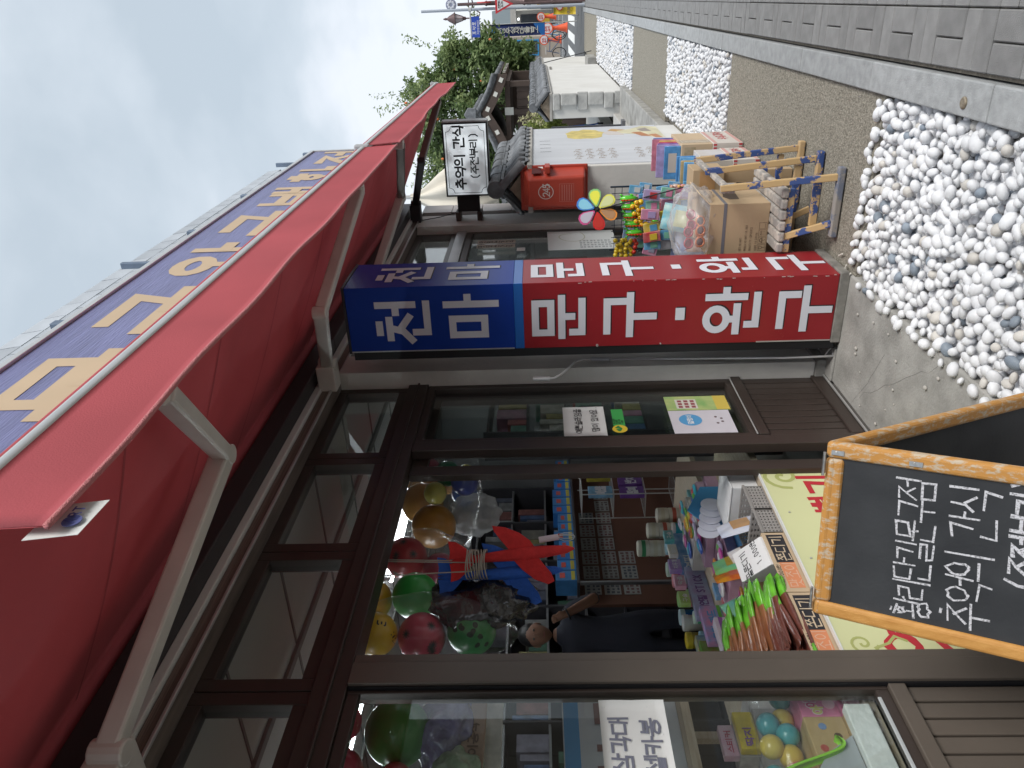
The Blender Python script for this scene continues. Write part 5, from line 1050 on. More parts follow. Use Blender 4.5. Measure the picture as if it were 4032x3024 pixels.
# shop keeper standing in the dark
def person(O, label):
    t = thing('person', label, 'person', O); t['_o'] = (0, 0, 0)
    J = {'pel': (0, 0, .92), 'sp1': (0, 0, 1.08), 'sp2': (0, -.01, 1.26), 'nk': (0, -.01, 1.40), 'nk2': (0, -.02, 1.47),
         'shL': (-.17, 0, 1.36), 'elL': (-.22, .02, 1.10), 'wrL': (-.20, -.12, .90), 'shR': (.17, 0, 1.36), 'elR': (.25, -.08, 1.14), 'wrR': (.13, -.24, 1.36),
         'hpL': (-.09, 0, .86), 'knL': (-.10, -.02, .48), 'anL': (-.10, .02, .09), 'toL': (-.11, -.15, .04), 'hpR': (.09, 0, .86), 'knR': (.10, -.02, .48), 'anR': (.10, .02, .09), 'toR': (.11, -.15, .04)}
    Rr = {'pel': .13, 'sp1': .125, 'sp2': .135, 'nk': .06, 'nk2': .052, 'shL': .06, 'elL': .045, 'wrL': .03, 'shR': .06, 'elR': .045, 'wrR': .03, 'hpL': .09, 'knL': .06, 'anL': .04, 'toL': .035, 'hpR': .09, 'knR': .06, 'anR': .04, 'toR': .035}
    E = [('pel', 'sp1'), ('sp1', 'sp2'), ('sp2', 'nk'), ('nk', 'nk2'), ('sp2', 'shL'), ('shL', 'elL'), ('elL', 'wrL'), ('sp2', 'shR'), ('shR', 'elR'), ('elR', 'wrR'), ('pel', 'hpL'), ('hpL', 'knL'), ('knL', 'anL'), ('anL', 'toL'), ('pel', 'hpR'), ('hpR', 'knR'), ('knR', 'anR'), ('anR', 'toR')]
    for sd, w_, dr in (('L', 'wrL', Vector((.1, -.75, -.65)).normalized()), ('R', 'wrR', Vector((-.35, -.35, .85)).normalized())):
        wv = Vector(J[w_]); sx = dr.cross(Vector((0, 0, 1))).normalized(); pm = wv+dr*.06
        J['pm'+sd] = tuple(pm); Rr['pm'+sd] = .026; E.append((w_, 'pm'+sd))
        for k in range(5):
            o_ = (k-1.5)*.019 if k < 4 else -.045; b0 = pm+sx*o_+dr*(.03 if k < 4 else -.015); L_ = (.035, .042, .039, .03, .03)[k]
            J['f%d%s' % (k, sd)] = tuple(b0+dr*L_*.6); J['g%d%s' % (k, sd)] = tuple(b0+dr*L_*1.2+Vector((0, .02, -.015)))
            Rr['f%d%s' % (k, sd)] = .0095; Rr['g%d%s' % (k, sd)] = .008; E += [('pm'+sd, 'f%d%s' % (k, sd)), ('f%d%s' % (k, sd), 'g%d%s' % (k, sd))]
    nm = list(J); me = bpy.data.meshes.new('body'); me.from_pydata([J[k] for k in nm], [(nm.index(a), nm.index(b)) for a, b in E], [])
    o = bpy.data.objects.new('body', me); COL.objects.link(o); o.parent = t
    sk = o.modifiers.new('skin', 'SKIN'); o.modifiers.new('sub', 'SUBSURF').levels = 1; o.modifiers['sub'].render_levels = 1
    for k, dta in zip(nm, me.skin_vertices[0].data): dta.radius = (Rr[k], Rr[k]*(.72 if k in ('pel', 'sp1', 'sp2') else 1)); dta.use_root = k == 'pel'
    sk.use_smooth_shade = True
    bm_ = mat('person_skin_clothes', (.02, .022, .035), .85)
    q = bm_.node_tree; p = q.nodes['Principled BSDF']; co = q.nodes.new('ShaderNodeTexCoord'); sp_ = q.nodes.new('ShaderNodeSeparateXYZ'); q.links.new(co.outputs['Object'], sp_.inputs[0])
    gt = q.nodes.new('ShaderNodeMath'); gt.operation = 'LESS_THAN'; gt.inputs[1].default_value = -.10; q.links.new(sp_.outputs['Y'], gt.inputs[0])
    g2 = q.nodes.new('ShaderNodeMath'); g2.operation = 'GREATER_THAN'; g2.inputs[1].default_value = .6; q.links.new(sp_.outputs['Z'], g2.inputs[0])
    g3 = q.nodes.new('ShaderNodeMath'); g3.operation = 'MULTIPLY'; q.links.new(gt.outputs[0], g3.inputs[0]); q.links.new(g2.outputs[0], g3.inputs[1])
    g4 = q.nodes.new('ShaderNodeMath'); g4.operation = 'GREATER_THAN'; g4.inputs[1].default_value = 1.435; q.links.new(sp_.outputs['Z'], g4.inputs[0])
    g5 = q.nodes.new('ShaderNodeMath'); g5.operation = 'MAXIMUM'; q.links.new(g3.outputs[0], g5.inputs[0]); q.links.new(g4.outputs[0], g5.inputs[1])
    mi = q.nodes.new('ShaderNodeMix'); mi.data_type = 'RGBA'; mi.inputs[6].default_value = (.02, .022, .035, 1); mi.inputs[7].default_value = (.22, .115, .075, 1); q.links.new(g5.outputs[0], mi.inputs[0]); q.links.new(mi.outputs[2], p.inputs['Base Color'])
    me.materials.append(bm_)
    skn = mat('skin', (.22, .115, .075), .55)
    hd = B(); hd.sph((0, -.03, 1.575), (.074, .092, .112), 20, 14, lambda q: 1-.16*max(0, -q.z)*max(0, abs(q.x))+(.05 if q.y < -.3 and q.z < -.3 else 0)); h_ = hd.build('head', skn, t, smooth=True)
    B().prism([(0, -.118, 1.60), (-.013, -.118, 1.558), (.013, -.118, 1.558)], (0, -.018, -.004)).build('nose', skn, h_, bevel=.003)
    for s_ in (-1, 1):
        B().sph((s_*.028, -.113, 1.592), (.012, .006, .007), 10, 6).build('eye', flat((.03, .025, .02), .3), h_, smooth=True); B().sph((s_*.074, -.02, 1.57), (.01, .02, .03), 10, 6).build('ear', skn, h_, smooth=True)
    B().sph((0, -.112, 1.522), (.022, .006, .005), 10, 6).build('mouth', flat((.28, .10, .09), .5), h_, smooth=True)
    B().sph((0, -.012, 1.60), (.084, .098, .108), 22, 14, lambda q: 1 if (q.z > .15 or q.y > .1) else .86).build('hair', mat('black_hair', (.012, .011, .012), .5), t, smooth=True)
    wv = Vector(J['wrR']); B().tube([wv+Vector((.036*math.cos(a*.524), .03*math.sin(a*.524), .018*math.cos(a*.524))) for a in range(12)], .007, 6, True).build('watch', flat((.02, .02, .02), .3), t, smooth=True)
    return t
pr_ = person((4.02, 3.98, .012), 'person in dark clothes with wristwatch standing in the dim shop, hand raised to the chin'); pr_.rotation_euler = (0, 0, -.75)
# ================================================================== worn chairs, cartons and toys by the sign pillar
wornb = worn('worn_blue_paint', (.035, .075, .24), (.52, .36, .19), .52, 7, .65, (1, 1, 1), .012); worny = worn('worn_ochre_wood', (.54, .37, .18), (.045, .085, .25), .545, 9, .65, (1, 1, 1), .012); greyw = worn('grey_worn_wood', (.33, .31, .29), (.50, .45, .40), .52, 16, .75, (1, 1, 1), .03)
ch = thing('wooden_chair', 'small slatted wooden chair with peeling blue paint carrying an open carton', 'chair', (4.1, 1.05, 0))
B().box(3.845, 3.885, .795, 1.145, 0, .034).build('floor_runner', worn('blue_grey_runner', (.16, .18, .24), (.30, .28, .26), .5, 9, .7, (1, 1, 1), .04), ch, bevel=.006)
B().bar((3.866, .845, .030), (3.966, .905, .575), .024, .034, (0, 1, 0)).build('leg', worny, ch, bevel=.004)
B().bar((3.866, 1.075, .030), (3.962, 1.165, .233), .024, .034, (0, 1, 0)).build('leg', worny, ch, bevel=.004)
B().box(3.948, 3.976, .915, 1.245, .198, .232).build('seat_rail', worn('mixed_rail', (.05, .10, .28), (.56, .40, .20), .5, 20, .65, (1, 1, 1), .012), ch, bevel=.004)
B().box(4.47, 4.498, .915, 1.245, .198, .232).build('seat_rail', worny, ch, bevel=.004)
for i in range(6): B().box(3.935, 4.51, .910+i*.0565, .910+i*.0565+.049, .2325, .267).build('slat', greyw, ch, bevel=.008)
B().box(3.918, 3.94, .86, 1.10, .085, .122).build('stretcher', worny, ch, bevel=.003)
B().box(3.955, 3.985, .88, .93, .50, .575).build('post_top', greyw, ch, bevel=.008)
for x, z1, dz in ((4.18, .60, 0), (4.50, .60, 0)):
    B().box(x-.02, x+.02, .775, 1.13, 0, .034).build('floor_runner', wornb, ch, bevel=.006)
    B().bar((x+.01, .815, .033), (x+.06, .875, z1), .024, .034, (0, 1, 0)).build('leg', worny if x < 4.4 else wornb, ch, bevel=.004)
    B().bar((x+.01, 1.08, .033), (x+.04, 1.16, .19), .024, .032, (0, 1, 0)).build('leg', worny, ch, bevel=.004)
    B().box(x+.02, x+.045, .85, 1.10, .10, .135).build('stretcher', wornb, ch, bevel=.003)
B().bar((3.99, .90, .545), (4.58, .875, .58), .024, .03).build('side_rail', greyw, ch, bevel=.004)
# open carton with sunglasses
cx = thing('open_carton', 'brown shipping carton printed with handling marks, strapped and open on the chair', 'carton', (4.28, 1.17, .268))
x0, x1, y0, y1, z0, z1 = 4.115, 4.46, 1.022, 1.312, .268, .585
b = B(); b.box(x0, x0+.005, y0, y1, z0, z1); b.box(x1-.005, x1, y0, y1, z0, z1); b.box(x0+.005, x1-.005, y0, y0+.005, z0, z1); b.box(x0+.005, x1-.005, y1-.005, y1, z0, z1); b.box(x0+.005, x1-.005, y0+.005, y1-.005, z0, z0+.006); b.build('body', card, cx, bevel=.0015, seg=1)
B().prism([(x0+.01, y0+.0, z1), (x1-.01, y0, z1), (x1-.02, y0-.055, z1+.052), (x0+.03, y0-.05, z1+.05)], (0, .003, .003)).build('flap', cardl, cx)
B().prism([(x1, y0+.01, z1), (x1, y1-.01, z1), (x1+.06, y1-.02, z1+.04), (x1+.06, y0+.02, z1+.04)], (0, 0, .004)).build('flap', cardl, cx)
sm_ = mat('grey_strap', (.16, .16, .18), .5)
zs = .495
b = B(); b.box(x0-.0012, x0-.0002, y0-.001, y1, zs, zs+.017); b.box(x0-.001, x1, y0-.0012, y0-.0002, zs, zs+.017); b.build('strap', sm_, cx)
pm = flat((.17, .115, .07), .8); W_ = (0, -1, 0)
for s_, a, z, sz in (('NET WEIGHT:', .03, .405, .011), ('GROSS WEIGHT:10.0KG', .03, .378, .011), ('QUANTITY:12PCSX12', .03, .352, .011), ('MADE IN CHINA', .03, .322, .012)):
    b = B(); write(b, s_, (x0-.0004, y1-a, z), W_, ZU, sz, .0018, off=.0003, gap=1.25, sx=.72); b.build('print', pm, cx)
for k in range(4):
    a = .03+.040*k; sq = [(0, 0), (.034, 0), (.034, .04), (0, .04)]
    b = B(); b.ribbon(sq, .0018, (x0-.0004, y1-a, .275), W_, ZU, (-1, 0, 0), .0004, True)
    if k == 0: b.ribbon([(.008, .033), (.011, .02), (.017, .016), (.023, .02), (.026, .033), (.008, .033)], .003, (x0-.0004, y1-a, .275), W_, ZU, (-1, 0, 0), .0006); b.ribbon([(.017, .016), (.017, .006)], .003, (x0-.0004, y1-a, .275), W_, ZU, (-1, 0, 0), .0008)
    elif k == 1: b.ribbon([(.005, .02), (.010, .03), (.017, .033), (.024, .03), (.029, .02), (.005, .02)], .004, (x0-.0004, y1-a, .275), W_, ZU, (-1, 0, 0), .0006); b.ribbon([(.017, .02), (.017, .006), (.022, .006)], .002, (x0-.0004, y1-a, .275), W_, ZU, (-1, 0, 0), .0008)
    elif k == 2:
        for q_ in (.011, .023): b.ribbon([(q_, .006), (q_, .032)], .002, (x0-.0004, y1-a, .275), W_, ZU, (-1, 0, 0), .0006); b.ribbon([(q_-.005, .025), (q_, .033), (q_+.005, .025)], .002, (x0-.0004, y1-a, .275), W_, ZU, (-1, 0, 0), .0008)
    else: b.ribbon([(.006, .008), (.028, .008)], .002, (x0-.0004, y1-a, .275), W_, ZU, (-1, 0, 0), .0006)
    b.build('handling_mark', pm, cx)
B().prism([(x0+.10, y0-.0012, .41), (x0+.24, y0-.0012, .40), (x0+.24, y0-.0012, .47), (x0+.16, y0-.0012, .485), (x0+.10, y0-.0012, .46)], (0, .0008, 0)).build('torn_print', flat((.11, .08, .06), .8), cx)
def glasses(label, c, rz, col, lens):
    t = thing('sunglasses', label, 'sunglasses', c, 'toy sunglasses in the open carton'); t['_o'] = (0, 0, 0); t.rotation_euler = (.15, 0, rz); f_ = mat('frame_%.2f_%.2f' % col[:2], col, .3, coat=.4)
    for s_ in (-1, 1):
        ring = [(s_*.031+.0255*math.cos(a*.3927), 0, .0255*math.sin(a*.3927)*.92) for a in range(16)]
        B().tube(ring, .0055, 8, True).build('rim', f_, t, smooth=True); B().lathe((s_*.031, 0, 0), [(.0225, -.001), (.0225, .001)], 20, 'y').build('lens', lens, t)
        B().tube([(s_*.058, 0, .008), (s_*.064, .03, .006), (s_*.062, .10, -.01)], .003, 6).build('temple', f_, t, smooth=True)
    B().tube([(-.008, 0, .008), (0, -.002, .012), (.008, 0, .008)], .003, 6).build('bridge', f_, t, smooth=True)
lens_o = mat('amber_lens', (.12, .045, .03), .08, spec=.8, coat=.6); lens_r = mat('red_lens', (.25, .03, .05), .1, spec=.8)
glasses('orange framed toy sunglasses on top of the open carton', (4.16, 1.205, .618), -1.45, (.72, .20, .05), lens_o)
glasses('orange framed toy sunglasses lying behind the front pair', (4.24, 1.175, .605), -1.35, (.72, .22, .06), lens_o)
glasses('red framed toy sunglasses inside the clear bag', (4.22, 1.23, .67), -1.2, (.50, .05, .08), lens_r)
glasses('crimson framed toy sunglasses near the torn carton flap', (4.30, 1.15, .645), -1.0, (.45, .04, .09), lens_r)
wrap('plastic_bag', 'clear plastic bag bulging out of the open carton', (4.30, 1.175, .635), (.15, .14, .095), 31, glass('bag_film', (.97, .96, .97), 1, .25, .20, .6), amp=.22)
t = thing('kraft_holder', 'small kraft card holder taped to the chair back', 'box', (4.62, .98, .45)); B().box(4.56, 4.75, .93, 1.06, .42, .60).build('box', card, t, bevel=.003); B().box(4.558, 4.56, .94, 1.05, .47, .56).build('tape', flat((.48, .28, .13), .4), t); B().box(4.66, 4.72, .96, 1.03, .0, .419).build('support', card, t)
# pinwheel
pw = thing('pinwheel', 'toy pinwheel with six bright petals stuck in the toy display', 'pinwheel', (4.86, 1.20, .45)); cw = Vector((4.82, 1.205, 1.135))
vw = (Vector((0, 0, 1.5))-cw).normalized(); vw = (vw+Vector((0, -.35, 0))).normalized(); hx = vw.cross(Vector((0, 0, 1))).normalized(); hy = hx.cross(vw)
for k, (nm, rim, inn) in enumerate((('red', (.62, .03, .03), (.55, .04, .03)), ('orange', (.72, .28, .06), (.42, .24, .13)), ('yellow', (.62, .62, .10), (.58, .62, .32)), ('green', (.20, .48, .16), (.72, .72, .06)), ('blue', (.05, .22, .62), (.25, .60, .78)), ('pink', (.66, .10, .30), (.58, .56, .68)))):
    an = math.radians(-60*k-6); R0 = lambda q, w_: cw + hx*(q*math.cos(an)-w_*math.sin(an)) + hy*(q*math.sin(an)+w_*math.cos(an))
    P = [(.018, .005), (.045, .021), (.08, .037), (.108, .038), (.128, .024), (.134, 0)]; P = P+[(a, -c) for a, c in P[-2::-1]]
    tw = lambda a, c: R0(a, c) + vw*(.006+.16*c)
    pt = B().prism([tw(a, c) for a, c in P], vw*.0022).build('petal', flat(rim, .3), pw)
    B().prism([tw(.072+(a-.072)*.80, c*.80)+vw*.0026 for a, c in P], vw*.0012).build('inner_film', mat('petal_in_%d' % k, inn, .25, coat=.3), pt)
B().cyl(cw-vw*.004, cw+vw*.024, .0095, n=14).build('hub', rubber, pw, smooth='auto')
B().cyl(cw-vw*.004, (4.64, 1.035, .602), .0042, n=8).build('stick', rubber, pw)
# toy display: wire grid panel with hanging toys
rk = thing('toy_rack', 'dark wire grid rack of hanging toys between the sign pillar and the wall', 'rack', (5.05, 1.35, 0))
gm = mat('grid_wire', (.02, .035, .06), .4, .4)
for i in range(11): B().cyl((5.06, 1.12+i*.042, .30), (5.06, 1.12+i*.042, 1.02), .0022, n=5).build('wire', gm, rk)
for j in range(16): B().cyl((5.064, 1.12, .31+j*.046), (5.064, 1.54, .31+j*.046), .0022, n=5).build('wire', gm, rk)
for y in (1.12, 1.54): B().cyl((5.06, y, .0), (5.06, y, 1.03), .006, n=8).build('post', gm, rk); B().cyl((4.90, y, .006), (5.25, y, .006), .006, n=8).build('foot', gm, rk)
B().box(4.74, 5.05, 1.07, 1.54, .28, .298).build('tray', card, rk); B().box(4.80, 5.0, 1.12, 1.50, .0, .279).build('tray_base', card, rk)
GT, RT, YT = mat('toy_green', (.10, .58, .04), .3, coat=.4), mat('toy_red', (.60, .04, .02), .3, coat=.4), mat('toy_yellow', (.80, .50, .02), .3, coat=.4)
for i in range(5):
    y = 1.165+.05*i; zc = .925-.008*i; xc = 4.93-.02*i
    t = thing('lizard_toy', 'bright green rubber lizard with red crest hanging on the wire rack', 'toy', (xc, y, zc-.055), 'green lizards on the toy rack')
    B().tube([(xc, y, zc+.055), (xc-.012, y, zc+.04), (xc-.018, y, zc+.01), (xc-.012, y, zc-.03), (xc, y, zc-.056)], [.006, .020, .022, .019, .007], 10).build('body', GT, t, smooth=True)
    for s_ in (-1, 1):
        for z in (.035, -.03): B().tube([(xc-.012, y, zc+z), (xc-.018, y+s_*.024, zc+z+.012), (xc-.02, y+s_*.028, zc+z+.024)], [.009, .007, .005], 6).build('leg', GT, t, smooth=True)
    b = B()
    for k in range(5): z = zc+.04-.019*k; b.prism([(xc-.034, y, z+.012), (xc-.034, y, z-.012), (xc-.052, y, z-.002)], (0, .007, 0))
    b.build('crest', RT, t)
for i in range(7):
    y = 1.175+.024*i; z = .845-.006*i+(.03 if i % 2 else 0); xc = 4.86
    t = thing('duck_toy', 'yellow rubber duck in the strip on the toy rack', 'toy', (xc, y, z), 'yellow ducks on the toy rack')
    B().sph((xc, y, z+.012), (.022, .019, .019), 14, 9).build('body', YT, t, smooth=True); h_ = B().sph((xc-.012, y, z+.040), .0155, 14, 9).build('head', YT, t, smooth=True)
    B().sph((xc-.028, y, z+.037), (.007, .008, .0035), 8, 6).build('beak', flat((.75, .22, .02), .4), h_, smooth=True)
    for s_ in (-1, 1): B().sph((xc-.025, y+s_*.006, z+.045), .0024, 6, 4).build('eye', ink, h_, smooth=True)
for i in range(14):
    y = 1.18+.0165*i; z = .790-.004*i
    tag(B().sph((4.85, y, z), (.012, .0095, .02), 10, 7).build('bead_toy', GT if i % 2 else RT, smooth=True), ('green' if i % 2 else 'red')+' bead of the bead string under the rubber ducks', 'bead', 'bead string under the ducks')
rr = random.Random(8)
for i in range(24):
    y, z = 1.42+.024*(i % 5)+rr.uniform(-.006, .006), 1.005-.03*(i//5)+rr.uniform(-.008, .008); c = i > 19
    tag(B().sph((4.86+rr.uniform(-.012, .012), y, z), .0155, 12, 8).build('smiley_ball', RT if c else mat('smiley_yellow', (.72, .52, .03), .3, coat=.4), smooth=True), ('small red ball at the foot of' if c else 'small yellow smiley ball in')+' the bunch hung on the wire grid', 'ball', 'small balls on the wire grid')
def card_toy(label, x, y0, y1, z0, z1, col, col2, ang=0., pic=None, lean=0.):
    t = thing('toy_card', label, 'toy pack', (x, (y0+y1)/2, z0)); t['_o'] = (x, (y0+y1)/2, z0); t.rotation_euler = (ang, lean, 0)
    B().box(x, x+.012, y0, y1, z0, z1).build('card', mat('tc_%.2f%.2f%.2f' % col, col, .4, col2=col2, scale=18, coat=.2), t, bevel=.002, seg=1)
    if pic: B().box(x-.004, x-.0003, y0+(y1-y0)*.2, y1-(y1-y0)*.2, z0+(z1-z0)*.2, z0+(z1-z0)*.62).build('picture', flat(pic, .4), t)
    return t
card_toy('blue toy card with orange picture behind the black pinwheel stick', 5.00, 1.14, 1.24, .68, .85, (.10, .32, .62), (.20, .42, .68), -.12, (.62, .38, .22))
card_toy('sky blue toy card below the blue one on the rack', 4.96, 1.17, 1.27, .62, .74, (.16, .38, .66), (.55, .62, .72), -.1, (.60, .42, .35))
card_toy('blue cloud printed card behind the green lizards', 5.02, 1.27, 1.48, .80, .94, (.14, .34, .62), (.50, .60, .72), .1, (.68, .55, .10))
card_toy('white card with pink trim above the wire grid', 4.90, 1.34, 1.44, .78, .86, (.66, .60, .62), (.66, .40, .45), .2, (.50, .08, .10))
card_toy('pink card with silver trinkets low on the wire grid', 4.84, 1.42, 1.53, .74, .83, (.66, .26, .42), (.70, .40, .52), .25, (.42, .42, .55))
card_toy('pale pink hair clip card beside the ducks', 4.92, 1.18, 1.30, .70, .765, (.64, .50, .54), (.66, .30, .36), .15, (.50, .10, .14))
card_toy('white and blue sticker card above the clear bag', 4.80, 1.24, 1.36, .66, .735, (.34, .50, .68), (.66, .66, .70), -.2, (.35, .10, .14))
card_toy('blue striped pack of pens low in the rack', 4.78, 1.36, 1.52, .55, .66, (.08, .16, .45), (.55, .58, .66), .1, (.60, .60, .62))
for i in range(9): tag(B().sph((4.80, 1.27+.020*i, .72-.006*i), (.009, .008, .016), 8, 6).build('charm', mat('pearl', (.66, .66, .70), .3, coat=.3), smooth=True), 'white pearl charm in the row beneath the pink card', 'charm', 'pearl charms on the rack')
for i in range(10):
    y, z = 1.085+.022*(i % 5), .60+.045*(i//5); nm = 'white cow' if i < 5 else 'pink pig'
    t = thing('finger_puppet', ('white rubber cow' if i >= 5 else 'pink and yellow rubber pig')+' finger puppet in the box beside the kraft holder', 'toy', (4.86, y, z-.02), 'rubber finger puppets in the toy rack')
    m_ = mat('cow_white', (.68, .62, .58), .35, col2=(.60, .25, .15), scale=40) if i >= 5 else mat('pig_pink', (.66, .22, .34), .35, col2=(.75, .50, .05), scale=40)
    B().sph((4.86, y, z), (.014, .013, .02), 10, 8).build('body', m_, t, smooth=True); h_ = B().sph((4.853, y, z+.024), .012, 10, 8).build('head', m_, t, smooth=True)
    for s_ in (-1, 1): B().sph((4.853, y+s_*.010, z+.034), (.003, .004, .006), 6, 5).build('ear', m_, h_, smooth=True)
rr = random.Random(41)
CC = [('sky blue', (.12, .40, .68)), ('pink', (.68, .26, .42)), ('white', (.66, .66, .68)), ('yellow', (.74, .56, .06)), ('lilac', (.46, .36, .62)), ('red', (.58, .06, .07)), ('mint', (.24, .58, .44))]
for i in range(34):
    nm, c = CC[i % 7]; y = 1.13+.062*(i % 7)+rr.uniform(-.012, .012); z = .50+.085*(i//7)+rr.uniform(-.015, .015); h = rr.uniform(.07, .10)
    t = card_toy(nm+' toy blister card hung among the small toys on the wire grid', 5.03-.012*(i % 3), y-.025, y+.028, z, z+h, c, tuple(min(.8, q*.6+.25) for q in c), rr.uniform(-.15, .15), CC[(i*3+2) % 7][1]); t['group'] = 'blister cards on the toy rack'
for i in range(18):
    nm, c = CC[(i*2+1) % 7]; y = 1.11+.062*(i % 6)+rr.uniform(-.01, .01); z = .56+.095*(i//6)+rr.uniform(-.015, .015)
    t = card_toy(nm+' toy packet standing in the front row of the toy rack', 4.765-.02*(i//6)+.02*(i % 2), y-.03, y+.034, z, z+rr.uniform(.08, .11), c, tuple(min(.8, q*.6+.25) for q in c), rr.uniform(-.2, .2), CC[(i*3+4) % 7][1]); t['group'] = 'toy packets in the front row'
rr = random.Random(14)
for i in range(16):
    y, z = 1.10+.018*(i % 8), .52+.03*(i//8); c = ((.03, .05, .40), (.62, .08, .22), (.75, .48, .03), (.45, .05, .30))[i % 4]
    tag(B().lathe((4.86, y, z), [(.006, 0), (.009, .012), (.006, .028)], 8).build('trinket', mat('trk_%d' % (i % 4), c, .3, coat=.3), smooth='auto'), ['navy', 'rose', 'yellow', 'purple'][i % 4]+' plastic trinket heaped under the finger puppets', 'toy', 'plastic trinkets in the toy rack')
bag('toy_bag', 'clear bag of pale green and blue balloons leaning on the open carton', 'toy pack', (4.62, 1.26, .50), (.16, .26), (-.3, .2, -1.4), ((.55, .62, .50), (.10, .48, .66), (.62, .66, .35)))
bag('toy_bag', 'blue striped toy bag beside the sign pillar', 'toy pack', (4.66, 1.40, .42), (.16, .24), (-.2, .0, -1.5), ((.10, .18, .48), (.55, .58, .66), (.50, .26, .14)))
t = thing('kraft_stand', 'low kraft carton under the bagged toys', 'carton', (4.66, 1.35, 0)); B().box(4.50, 4.73, 1.18, 1.52, 0, .415).build('box', card, t, bevel=.003)
t = thing('printed_board', 'red and cream printed board behind the chair legs', 'board', (4.4, 1.45, 0)); B().box(4.02, 4.48, 1.40, 1.42, .0, .19).build('panel', flat((.58, .50, .42), .5), t); B().box(4.02, 4.48, 1.398, 1.3995, .05, .085).build('stripe', flat((.48, .06, .06), .5), t); b = B(); b.ribbon([(.02+.03*k, .04+.02*math.sin(k*1.7)) for k in range(14)], .003, (4.04, 1.3985, .085), XF, ZU, (0, -1, 0), .0004); b.build('scroll_print', flat((.45, .12, .10), .5), t)
# stacked cartons with picture books
def box_thing(name, label, x0, x1, y0, y1, z0, z1, m_, stripes=None, txt=None, cat='carton', tapec=None):
    t = thing(name, label, cat, ((x0+x1)/2, (y0+y1)/2, z0)); B().box(x0, x1, y0, y1, z0, z1).build('box', m_, t, bevel=.003)
    if stripes:
        for k in range(12): y = y0+(y1-y0)*(k+.2)/12; B().box(x0-.0012, x0-.0002, y, y+(y1-y0)/20, z1-.028, z1-.004).build('stripe', stripes, t); B().box(x0-.0012, x0-.0002, y, y+(y1-y0)/20, z0+.004, z0+.028).build('stripe', stripes, t)
        for za, zb in ((z1-.03, z1-.006), (z0+.006, z0+.03)): B().box(x0+.01, x1-.01, y0-.0012, y0-.0002, za, zb).build('band', flat((.62, .36, .33), .6), t)
    if txt: b = B(); write(b, txt, (x0+(x1-x0)*.3, y0-.001, z0+(z1-z0)*.32), XF, ZU, (z1-z0)*.34, (z1-z0)*.05, off=.0003); b.build('print', flat((.55, .12, .12), .6), t)
    if tapec: B().box(x0+.06, x0+.18, y0-.0012, y0-.0002, z0, z1).build('tape', tapec, t); B().box(x0-.0012, x0-.0002, y0+.02, y1-.02, z0+(z1-z0)*.55, z1-.02).build('tape', tapec, t)
    return t
wc = mat('white_carton', (.60, .56, .52), .75, var=.06, scale=8); rs_ = flat((.50, .06, .07), .6); tape = mat('glossy_tape', (.44, .35, .23), .25, var=.12, scale=30)
box_thing('snack_carton', 'white carton with red candy stripes, lower of the near pair', 5.36, 5.80, 1.03, 1.30, 0, .178, wc, rs_, '우유과자')
box_thing('snack_carton', 'white carton with red candy stripes, lower of the far pair', 5.84, 6.36, 1.00, 1.30, 0, .215, wc, rs_, '우유과자')
box_thing('taped_carton', 'tape covered kraft carton full of blue picture pads, on the near striped carton', 5.37, 5.79, 1.035, 1.28, .1795, .365, mat('carton_half', (.52, .47, .40), .7, col2=(.62, .62, .66), scale=3), None, None, 'carton', tape)
box_thing('taped_carton', 'tape covered kraft carton full of colourful picture books, on the far striped carton', 5.85, 6.35, 1.005, 1.28, .2165, .44, cardl, None, None, 'carton', tape)
bc = [(.12, .35, .62), (.14, .38, .66), (.55, .42, .22), (.10, .32, .60), (.16, .40, .68), (.10, .30, .62)]
for i, c in enumerate(bc):
    x = 5.40+i*.06
    t = thing('picture_pad', 'blue picture pad standing in the near taped carton' if i != 2 else 'tan edged picture pad standing among the blue ones', 'picture book', (x, 1.15, .366), 'picture pads in the near carton' if i != 2 else None); t['_o'] = (x, 1.15, .366); t.rotation_euler = (0, random.uniform(-.05, .12), 0)
    B().box(x, x+.016, 1.06, 1.27, .366, .475+.012*(i % 3)).build('pad', mat('pad_%d' % i, c, .4, var=.25, scale=14, coat=.3), t, bevel=.004); B().lathe((x-.0005, 1.12, .43), [(.02, 0), (.02, -.001)], 14, 'x').build('round_print', flat((.05, .12, .40), .4), t)
bc = [('blue', (.10, .30, .60)), ('lilac', (.42, .34, .60)), ('purple', (.24, .12, .40)), ('red', (.55, .10, .14)), ('gold', (.62, .46, .12)), ('rose', (.60, .22, .32)), ('indigo', (.12, .16, .45))]
for i, (nm, c) in enumerate(bc):
    x = 5.88+i*.062
    t = thing('picture_book', nm+' covered picture book standing in the far taped carton', 'picture book', (x, 1.13, .441)); t['_o'] = (x, 1.13, .441); t.rotation_euler = (0, random.uniform(-.03, .12), 0)
    B().box(x, x+.018, 1.02, 1.26, .441, .56+.016*((i*3) % 4)).build('cover', mat('book_%d' % i, c, .4, var=.3, scale=16, coat=.3), t, bevel=.003); B().box(x-.0012, x-.0003, 1.07, 1.21, .47, .53).build('picture', flat((.62-.1*(i % 3), .55-.12*(i % 4), .5), .4), t)
card_toy('pale pink activity book leaning behind the blue picture pads', 5.34, 1.285, 1.40, .40, .60, (.58, .48, .58), (.62, .36, .45), 0, (.16, .24, .52))
t = thing('kraft_stand', 'upright kraft carton beside the near taped carton', 'carton', (5.4, 1.35, 0)); B().box(5.30, 5.52, 1.302, 1.45, 0, .395).build('box', card, t, bevel=.003)
